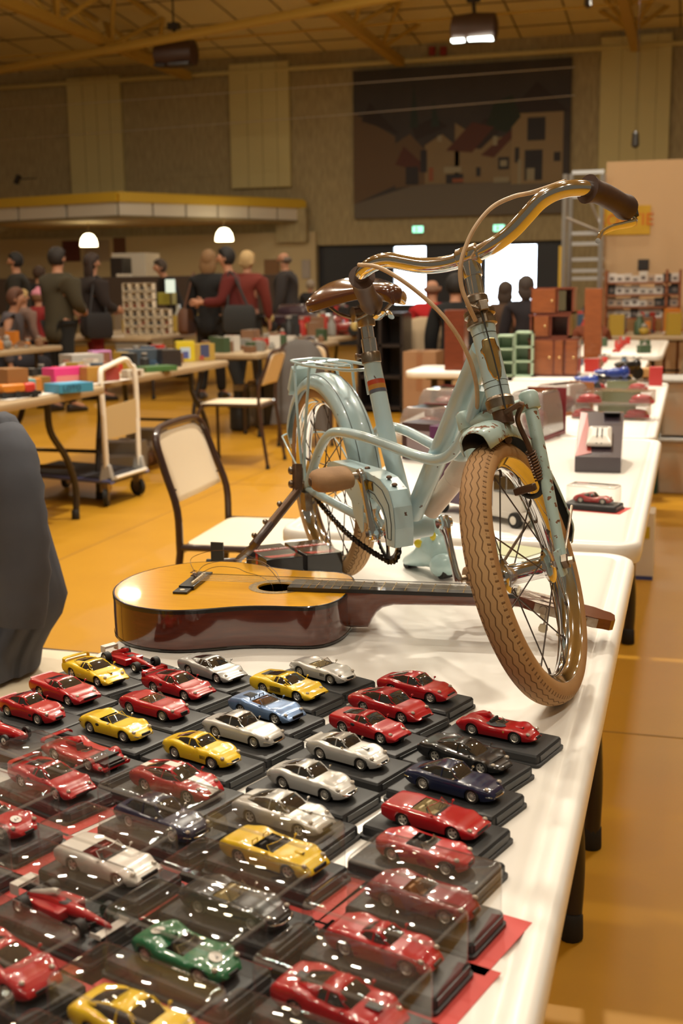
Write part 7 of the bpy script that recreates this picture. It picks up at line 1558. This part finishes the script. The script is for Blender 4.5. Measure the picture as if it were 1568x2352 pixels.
# coffee machine and glasses on the bar side, small things
slab('coffee_machine', 'black coffee machine with cups beside the white refrigerator', 'coffee machine', 252, 592, 282, 642, 20.6, .4, 'dark_metal')
for i in range(4): p_ = atY(272+i*9, 641, 20.55); p_.z += .005; b = MB(); b.lathe(p_, (0, 0, 1), [(0, .03), (.09, .04)], 10); tag(b.build('cup', 'white_paint', org=p_), 'small pale cup, %s from the left, by the coffee machine' % ['first', 'second', 'third', 'fourth'][i], 'cup', 'cups by the coffee machine')
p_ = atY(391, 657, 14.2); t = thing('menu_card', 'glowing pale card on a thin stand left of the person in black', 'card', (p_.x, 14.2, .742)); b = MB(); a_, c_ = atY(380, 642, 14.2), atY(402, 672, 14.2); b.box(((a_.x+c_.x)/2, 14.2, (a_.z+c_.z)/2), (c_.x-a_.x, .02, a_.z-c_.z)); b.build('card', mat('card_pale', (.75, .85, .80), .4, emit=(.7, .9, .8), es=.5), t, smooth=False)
b = MB(); b.cyl((p_.x, 14.2, .742), (p_.x, 14.2, c_.z), .012, n=8); b.lathe((p_.x, 14.2, .742), (0, 0, 1), [(0, .06), (.01, .06)], 12); b.build('stand', 'dark_metal', t)
slab('yellow_box', 'yellow green carton behind the showcase boxes', 'box', 361, 672, 392, 700, 14.4, .2, colr((.30, .26, .03), .5))
for i, (px, py, h_) in enumerate(((410, 660, .35), (422, 668, .3), (400, 690, .2), (436, 650, .4))):
    p_ = atY(px, 735, 14.6); p_.z = .742; b = MB(); b.lathe(p_, (0, 0, 1), [(0, .05), (h_*.6, .06), (h_*.8, .03), (h_, .028)], 12); tag(b.build('bottle', colr([(.5, .5, .45), (.45, .35, .1), (.3, .35, .3), (.6, .62, .6)][i], .2, .5), org=p_), '%s bottle on the counter left of the person in black' % ['clear', 'amber', 'greenish', 'pale tall'][i], 'bottle', 'bottles on the counter')
# furry brown bundle at the right edge
p_ = at(1556, 905, .30); p_.z = 0
t = thing('sack', 'brown fuzzy sack standing at the right edge behind the clear crates', 'sack', (.20, 9.3, 0)); b = MB(); b.rings([[Vector((.20+.28*s_*math.cos(2*math.pi*k/20)*(1+.06*math.sin(k*3)), 9.3+.25*s_*math.sin(2*math.pi*k/20), z)) for k in range(20)] for z, s_ in ((0, .9), (.2, 1), (.5, 1.0), (.72, .9), (.88, .6), (.94, .2))]); b.build('body', mat('fuzzy_brown', (.20, .13, .06), .95, var=(9, (.10, .06, .03), .2)), t, ang=80)
# ================================================================ PEOPLE
mat('skin_warm', (.46, .22, .13), .6)
def skinned(name, verts, edges, radii, m, parent, sub=2, label=None):
    O = Vector(parent['wl']) if parent.get('wl') else Vector((0, 0, 0))
    me = bpy.data.meshes.new(name); me.from_pydata([tuple(Vector(v)) for v in verts], edges, []); o = bpy.data.objects.new(name, me); col.objects.link(o); o.parent = parent
    me.materials.append(M[m] if isinstance(m, str) else m)
    md = o.modifiers.new('skin', 'SKIN'); md.use_smooth_shade = True
    if not me.skin_vertices: 
        bpy.context.view_layer.objects.active = o
    sv = me.skin_vertices[0].data
    for i, r_ in enumerate(radii): sv[i].radius = (r_, r_) if not isinstance(r_, tuple) else r_; sv[i].use_root = (i == 0)
    s = o.modifiers.new('sub', 'SUBSURF'); s.levels = sub-1; s.render_levels = sub
    if label: o['label'] = label
    return o
def person(loc, rz, H, label, top, trousers, hair, pose='stand', lean=0, arms='down', hairlen=0, coat=False, bald=False, skin='skin_warm', bag=None, hat=None, head_turn=0):
    """local frame: facing +x; hips at .52H standing, .47 sitting"""
    t = thing('person', label, 'person', loc, rz, world=False); s = H/1.75 if pose == 'stand' else H/1.30
    hz = .93 if pose == 'stand' else .50
    L = lambda x, y, z: (x*s, y*s, z*s)
    ln = lean
    def up(d, y=0, dx=0): return (math.sin(ln)*d+dx, y, hz+math.cos(ln)*d)
    J = dict(pel=(0, 0, hz), wa=up(.16), ch=up(.36), nk=up(.53), n2=up(.59, 0, .01), hd=up(.70, 0, .02), ht=up(.78, 0, .015))
    for sd, y in (('l', 1), ('r', -1)):
        J['sh'+sd] = up(.48, .18*y)
        if arms == 'down': J['el'+sd] = up(.20, .24*y, .02); J['wr'+sd] = up(-.03, .24*y, .10)
        elif arms == 'fwd': J['el'+sd] = up(.22, .23*y, .10); J['wr'+sd] = up(.22, .14*y, .33)
        else: J['el'+sd] = up(.20, .23*y, .06); J['wr'+sd] = up(.15, .10*y, .26)
        if pose == 'stand': J['hp'+sd] = (0, .09*y, hz-.04); J['kn'+sd] = (.02+.03*y, .10*y, .50); J['an'+sd] = (-.03-.05*y, .11*y, .09); J['to'+sd] = (.13-.05*y, .13*y, .035)
        else: J['hp'+sd] = (.02, .10*y, hz); J['kn'+sd] = (.42, .13*y, hz); J['an'+sd] = (.40, .13*y, .09); J['to'+sd] = (.55, .14*y, .035)
    P = {k: Vector(v)*s for k, v in J.items()}
    # body: one continuous skin
    vs, es, rr = [], [], []
    def av(p, r_): vs.append(Vector(p)); rr.append((r_[0]*s, r_[1]*s) if isinstance(r_, tuple) else r_*s); return len(vs)-1
    def ch(a, *items):
        for p, r_ in items: i = av(p, r_); es.append((a, i)); a = i
        return a
    r0 = av(P['pel'], .11); c1 = ch(r0, (P['wa'], .10), (P['ch'], .12)); nk = ch(c1, (P['nk'], .055), (P['n2'], .05)); hd = ch(nk, (P['hd']+Vector((.0, 0, -.035*s)), .072), (P['hd']+Vector((-.01*s, 0, .03*s)), .088), (P['ht'], .06))
    fx = P['hd']+Vector((.075*s, 0, -.015*s)); i = av(fx, .022); es.append((hd-1, i)); j = av(fx+Vector((.028*s, 0, -.012*s)), .010); es.append((i, j))
    for sd, y in (('l', 1), ('r', -1)):
        a = ch(c1, (P['sh'+sd], .055), (P['el'+sd], .042), (P['wr'+sd], .026)); d = (P['wr'+sd]-P['el'+sd]).normalized(); pal = P['wr'+sd]+d*.06*s; pi = ch(a, (pal, (.034, .020)))
        sdv = d.cross(Vector((0, y, 0))).normalized() if abs(d.y) < .9 else Vector((0, 0, 1))
        for q, (o_, l_) in enumerate(((-.030, .055), (-.010, .068), (.010, .062), (.028, .048))):
            f1_ = pal+d*.035*s+sdv*o_*s; ch(pi, (f1_, .0095), (f1_+(d*l_*.6+Vector((0, -y*.012, 0)))*s, .009), (f1_+(d*l_+Vector((0, -y*.03, 0)))*s, .007))
        ch(pi-0 if False else pi, (pal-d*.02*s-sdv*.04*s+Vector((0, -y*.01*s, 0)), .011), (pal+d*.025*s-sdv*.055*s+Vector((0, -y*.025*s, 0)), .009))
        ch(r0, (P['hp'+sd], .085), (P['kn'+sd], .058), (P['an'+sd], .04), (P['to'+sd], .034))
    skinned('body', vs, es, rr, skin, t)
    # ears and eyes
    b = MB()
    for y in (-1, 1): b.ell(P['hd']+Vector((-.005*s, y*.088*s, -.01*s)), (.016*s, .008*s, .026*s), 8, 6)
    b.build('ears', skin, t)
    b = MB()
    for y in (-1, 1): b.ell(P['hd']+Vector((.080*s, y*.033*s, .012*s)), (.008*s, .012*s, .007*s), 8, 6)
    b.ell(P['hd']+Vector((.080*s, 0, -.060*s)), (.008*s, .022*s, .005*s), 8, 6); b.build('eyes_and_mouth', mat('face_dark', (.06, .03, .025), .5) if 'face_dark' not in M else 'face_dark', t)
    # top garment
    vs, es, rr = [], [], []; w_ = .03 if coat else .018
    low = -.22 if coat else -.06
    r0 = av(P['wa'], (.145+w_, .115+w_)); c1 = ch(r0, (P['ch'], (.165+w_, .12+w_)), (Vector(up(.47))*s, (.12+w_, .09+w_))); ch(c1, (Vector(up(.545))*s, .072))
    a = r0
    if pose == 'stand': ch(r0, (Vector((0, 0, hz))*s, (.155+w_, .125+w_)), (Vector((-.01, 0, hz+low))*s, (.165+w_, .135+w_)))
    else: ch(r0, (Vector((0.0, 0, hz+.04))*s, (.16+w_, .14+w_)))
    for sd, y in (('l', 1), ('r', -1)): ch(c1-0, (P['sh'+sd], .072+w_*.6), (P['el'+sd], .056+w_*.6), (P['wr'+sd].lerp(P['el'+sd], .06), .042+w_*.5))
    skinned('coat' if coat else 'top', vs, es, rr, top, t)
    # trousers
    vs, es, rr = [], [], []; r0 = av(P['pel'], (.135, .115))
    for sd in 'lr': ch(r0, (P['hp'+sd], .10), (P['kn'+sd], .075), (P['an'+sd], .058))
    skinned('trousers', vs, es, rr, trousers, t)
    for sd in 'lr':
        b = MB(); an, to = P['an'+sd], P['to'+sd]; d = (to-an); d.z = 0; d.normalize(); o0 = Vector((an.x, an.y, 0)); sd_ = Vector((-d.y, d.x, 0))
        b.rings([[o0+d*x*s+sd_*w2*math.cos(2*math.pi*k/12)*s+Vector((0, 0, (h_/2+h_/2*math.sin(2*math.pi*k/12))*s)) for k in range(12)] for x, w2, h_ in ((-.07, .02, .05), (-.06, .038, .09), (.0, .042, .11), (.08, .048, .075), (.16, .045, .06), (.19, .02, .035))]); b.build('shoe', 'dark_metal', t)
    # hair
    hp = P['hd']; hm = colr(hair, .7)
    if not bald:
        b = MB(); rs = []
        for i in range(9):
            th = math.pi*.5*i/8*1.55
            rs.append([hp+Vector((-.012*s, 0, .012*s))+Vector((math.sin(th)*math.cos(2*math.pi*k/18)*.105*s*(1 if math.cos(2*math.pi*k/18) < .2 or th < 1.0 else max(.80, 1.25-th*.3)), math.sin(th)*math.sin(2*math.pi*k/18)*.098*s, math.cos(th)*.112*s+(.07*s if (math.cos(2*math.pi*k/18) > .35 and th > 1.25) else 0))) for k in range(18)])
        b.rings(rs); b.build('hair', hm, t, ang=80)
        if hairlen:
            b = MB(); b.rings([[hp+Vector((-.055*s-.02*s*z_+.045*s*math.cos(2*math.pi*k/14)*w2, .10*s*w2*math.sin(2*math.pi*k/14), .03*s-z_*s)) for k in range(14)] for z_, w2 in ((0, .9), (.08, 1.0), (hairlen*.6, 1.05), (hairlen, .7), (hairlen+.03, .2))]); b.build('hair', hm, t, ang=80)
    else:
        b = MB(); b.ell(hp+Vector((-.03*s, 0, -.02*s)), (.075*s, .094*s, .05*s), 14, 8); b.build('hair', hm, t)
    if hat: b = MB(); b.ell(hp+Vector((0, 0, .045*s)), (.115*s, .11*s, .085*s), 16, 10); b.ell(hp+Vector((.0, 0, .13*s)), (.04*s, .04*s, .035*s), 10, 6); b.build('hat', colr(hat, .8), t)
    if bag:
        side, dz, c = bag; b = MB(); bc = P['pel']+Vector((-.06, side*.27, dz))*s
        b.rings([[bc+Vector((x, y_*w2, 0))*s+Vector((0, 0, z*s)) for x, y_ in ((-.16*w2, -.06), (.16*w2, -.06), (.18*w2, .0), (.16*w2, .06), (-.16*w2, .06), (-.18*w2, 0))] for z, w2 in ((-.16, .8), (-.12, 1), (.08, 1), (.14, .8))]); b.tube(smooth_path([bc+Vector((-.1, 0, .12))*s, P['shl' if side > 0 else 'shr']+Vector((-.02, 0, .07))*s, bc+Vector((.12, 0, .12))*s], 5), .014*s, 8); b.build('shoulder_bag', colr(c, .6), t)
    return t
def PP(px, py, H, rz, label, *a, **k):
    """stands where its crown, at height H, shows at px, py"""
    D = k.pop('D', None)
    p_ = at(px, py, H*.985) if D is None else atD(px, py, D)
    if D is not None: H = p_.z/.985
    return person((p_.x, p_.y, 0), R(rz), H, label, *a, **k)
def cl(c, r=.9): return colr(tuple(v*(.6 if max(c) < .2 else .85) for v in c), r)
PP(128, 572, 1.74, 70, 'person in an olive coat with dark short hair, back turned, hood down', cl((.075, .06, .03)), cl((.012, .012, .012)), (.015, .01, .008), coat=True, arms='mid', D=12.6)
PP(208, 585, 1.70, 50, 'person with long dark hair in dark coat and red trousers with black shoulder bag', cl((.035, .022, .02)), cl((.22, .012, .01)), (.03, .015, .01), coat=True, hairlen=.26, bag=(-1, -.02, (.012, .010, .012)), arms='mid', D=13.9)
PP(36, 583, 1.76, 200, 'person in dark vest with grey sleeves, looking down, at the left', cl((.035, .03, .022)), cl((.02, .025, .04)), (.01, .008, .008), coat=True, D=16)
PP(88, 614, 1.6, 100, 'person in black standing behind, right of the one in the vest', cl((.012, .012, .014)), cl((.02, .02, .02)), (.05, .025, .015), D=17.5)
PP(4, 665, 1.3, 20, 'person in grey lilac sweater sitting at the left edge', cl((.14, .12, .14)), cl((.05, .05, .07)), (.12, .05, .03), pose='sit', D=13.2, lean=.2)
PP(50, 668, 1.28, 60, 'child with blond hair in a pale coat at the left', cl((.28, .18, .15)), cl((.05, .05, .07)), (.45, .30, .12), D=13.6, hairlen=.12)
PP(86, 668, 1.28, 100, 'child in red coat with a pink hat at the left', cl((.25, .015, .015)), cl((.04, .04, .05)), (.2, .1, .05), D=14.3, hat=(.60, .22, .30), coat=True)
PP(405, 591, 1.72, -140, 'person in dark clothes bending behind the counter, left of the one in the black sweater', cl((.016, .014, .016)), cl((.02, .02, .02)), (.06, .04, .03), lean=.35, D=17.5, arms='fwd')
PP(478, 578, 1.70, 95, 'person in a long black sweater with long light brown hair, back turned', cl((.012, .012, .013)), cl((.02, .016, .015)), (.22, .12, .05), coat=True, hairlen=.2, D=13.9, bag=(1, .0, (.10, .035, .012)))
PP(538, 570, 1.80, 195, 'person in dark red plaid shirt with black hair and beard, looking down', cl((.17, .015, .012)), cl((.02, .02, .02)), (.012, .010, .010), D=12.9, lean=.12, arms='fwd', bag=(1, .05, (.012, .012, .012)))
PP(566, 580, 1.72, 90, 'person with curly light blond hair half hidden behind the red plaid shirt', cl((.20, .03, .02)), cl((.02, .02, .02)), (.55, .38, .18), D=14.6, hairlen=.1)
PP(655, 577, 1.74, 185, 'older person in a dark brown jacket walking left by the dark doors', cl((.055, .045, .045)), cl((.12, .02, .015)), (.12, .09, .07), coat=True, D=16, bald=True)
PP(712, 645, 1.35, 90, 'small distant person in dark clothes left of the dark doors', cl((.03, .03, .035)), cl((.03, .03, .03)), (.3, .25, .2), D=21)
PP(992, 643, 1.36, 100, 'bald person in a bright red shirt seated with back turned, right of the saddle', cl((.50, .012, .014)), cl((.40, .28, .17)), (.20, .10, .06), pose='sit', bald=True, D=13.2)
PP(1046, 636, 1.38, 95, 'person in black seated with back turned, beside the one in the red shirt', cl((.010, .011, .013)), cl((.02, .02, .02)), (.012, .010, .010), pose='sit', D=12.2, coat=True)
PP(1160, 652, 1.30, 90, 'person in brown top seated in front of the right bright window', cl((.16, .09, .055)), cl((.05, .04, .04)), (.06, .04, .03), pose='sit', D=15, hairlen=.2)
PP(1208, 640, 1.38, 100, 'person in dark top seated right of the right bright window', cl((.035, .03, .04)), cl((.05, .04, .04)), (.06, .045, .04), pose='sit', D=14, hairlen=.16)
PP(1358, 703, 1.05, 110, 'person with bushy dark hair seated low behind the cabinets', cl((.20, .05, .02)), cl((.05, .04, .04)), (.012, .008, .008), pose='sit', D=12.3, hairlen=.12)
# beige coat hung over the seat of the red shirted person
p_ = atD(972, 760, 12.75); t = thing('coat', 'cream coat hanging behind the person in the red shirt', 'coat', (p_.x, p_.y, .35))
b = drape('', '', p_.x, p_.y, .95, .38, (1, .1, 0), .20, '', None, flare=.05, seed=4, folds=5, bulge=.02); b.build('body', colr((.45, .34, .22), .9), t, ang=80)
# ---------------------------------------------------------------- tidy helper properties
for o in bpy.data.objects:
    if 'wl' in o: del o['wl']
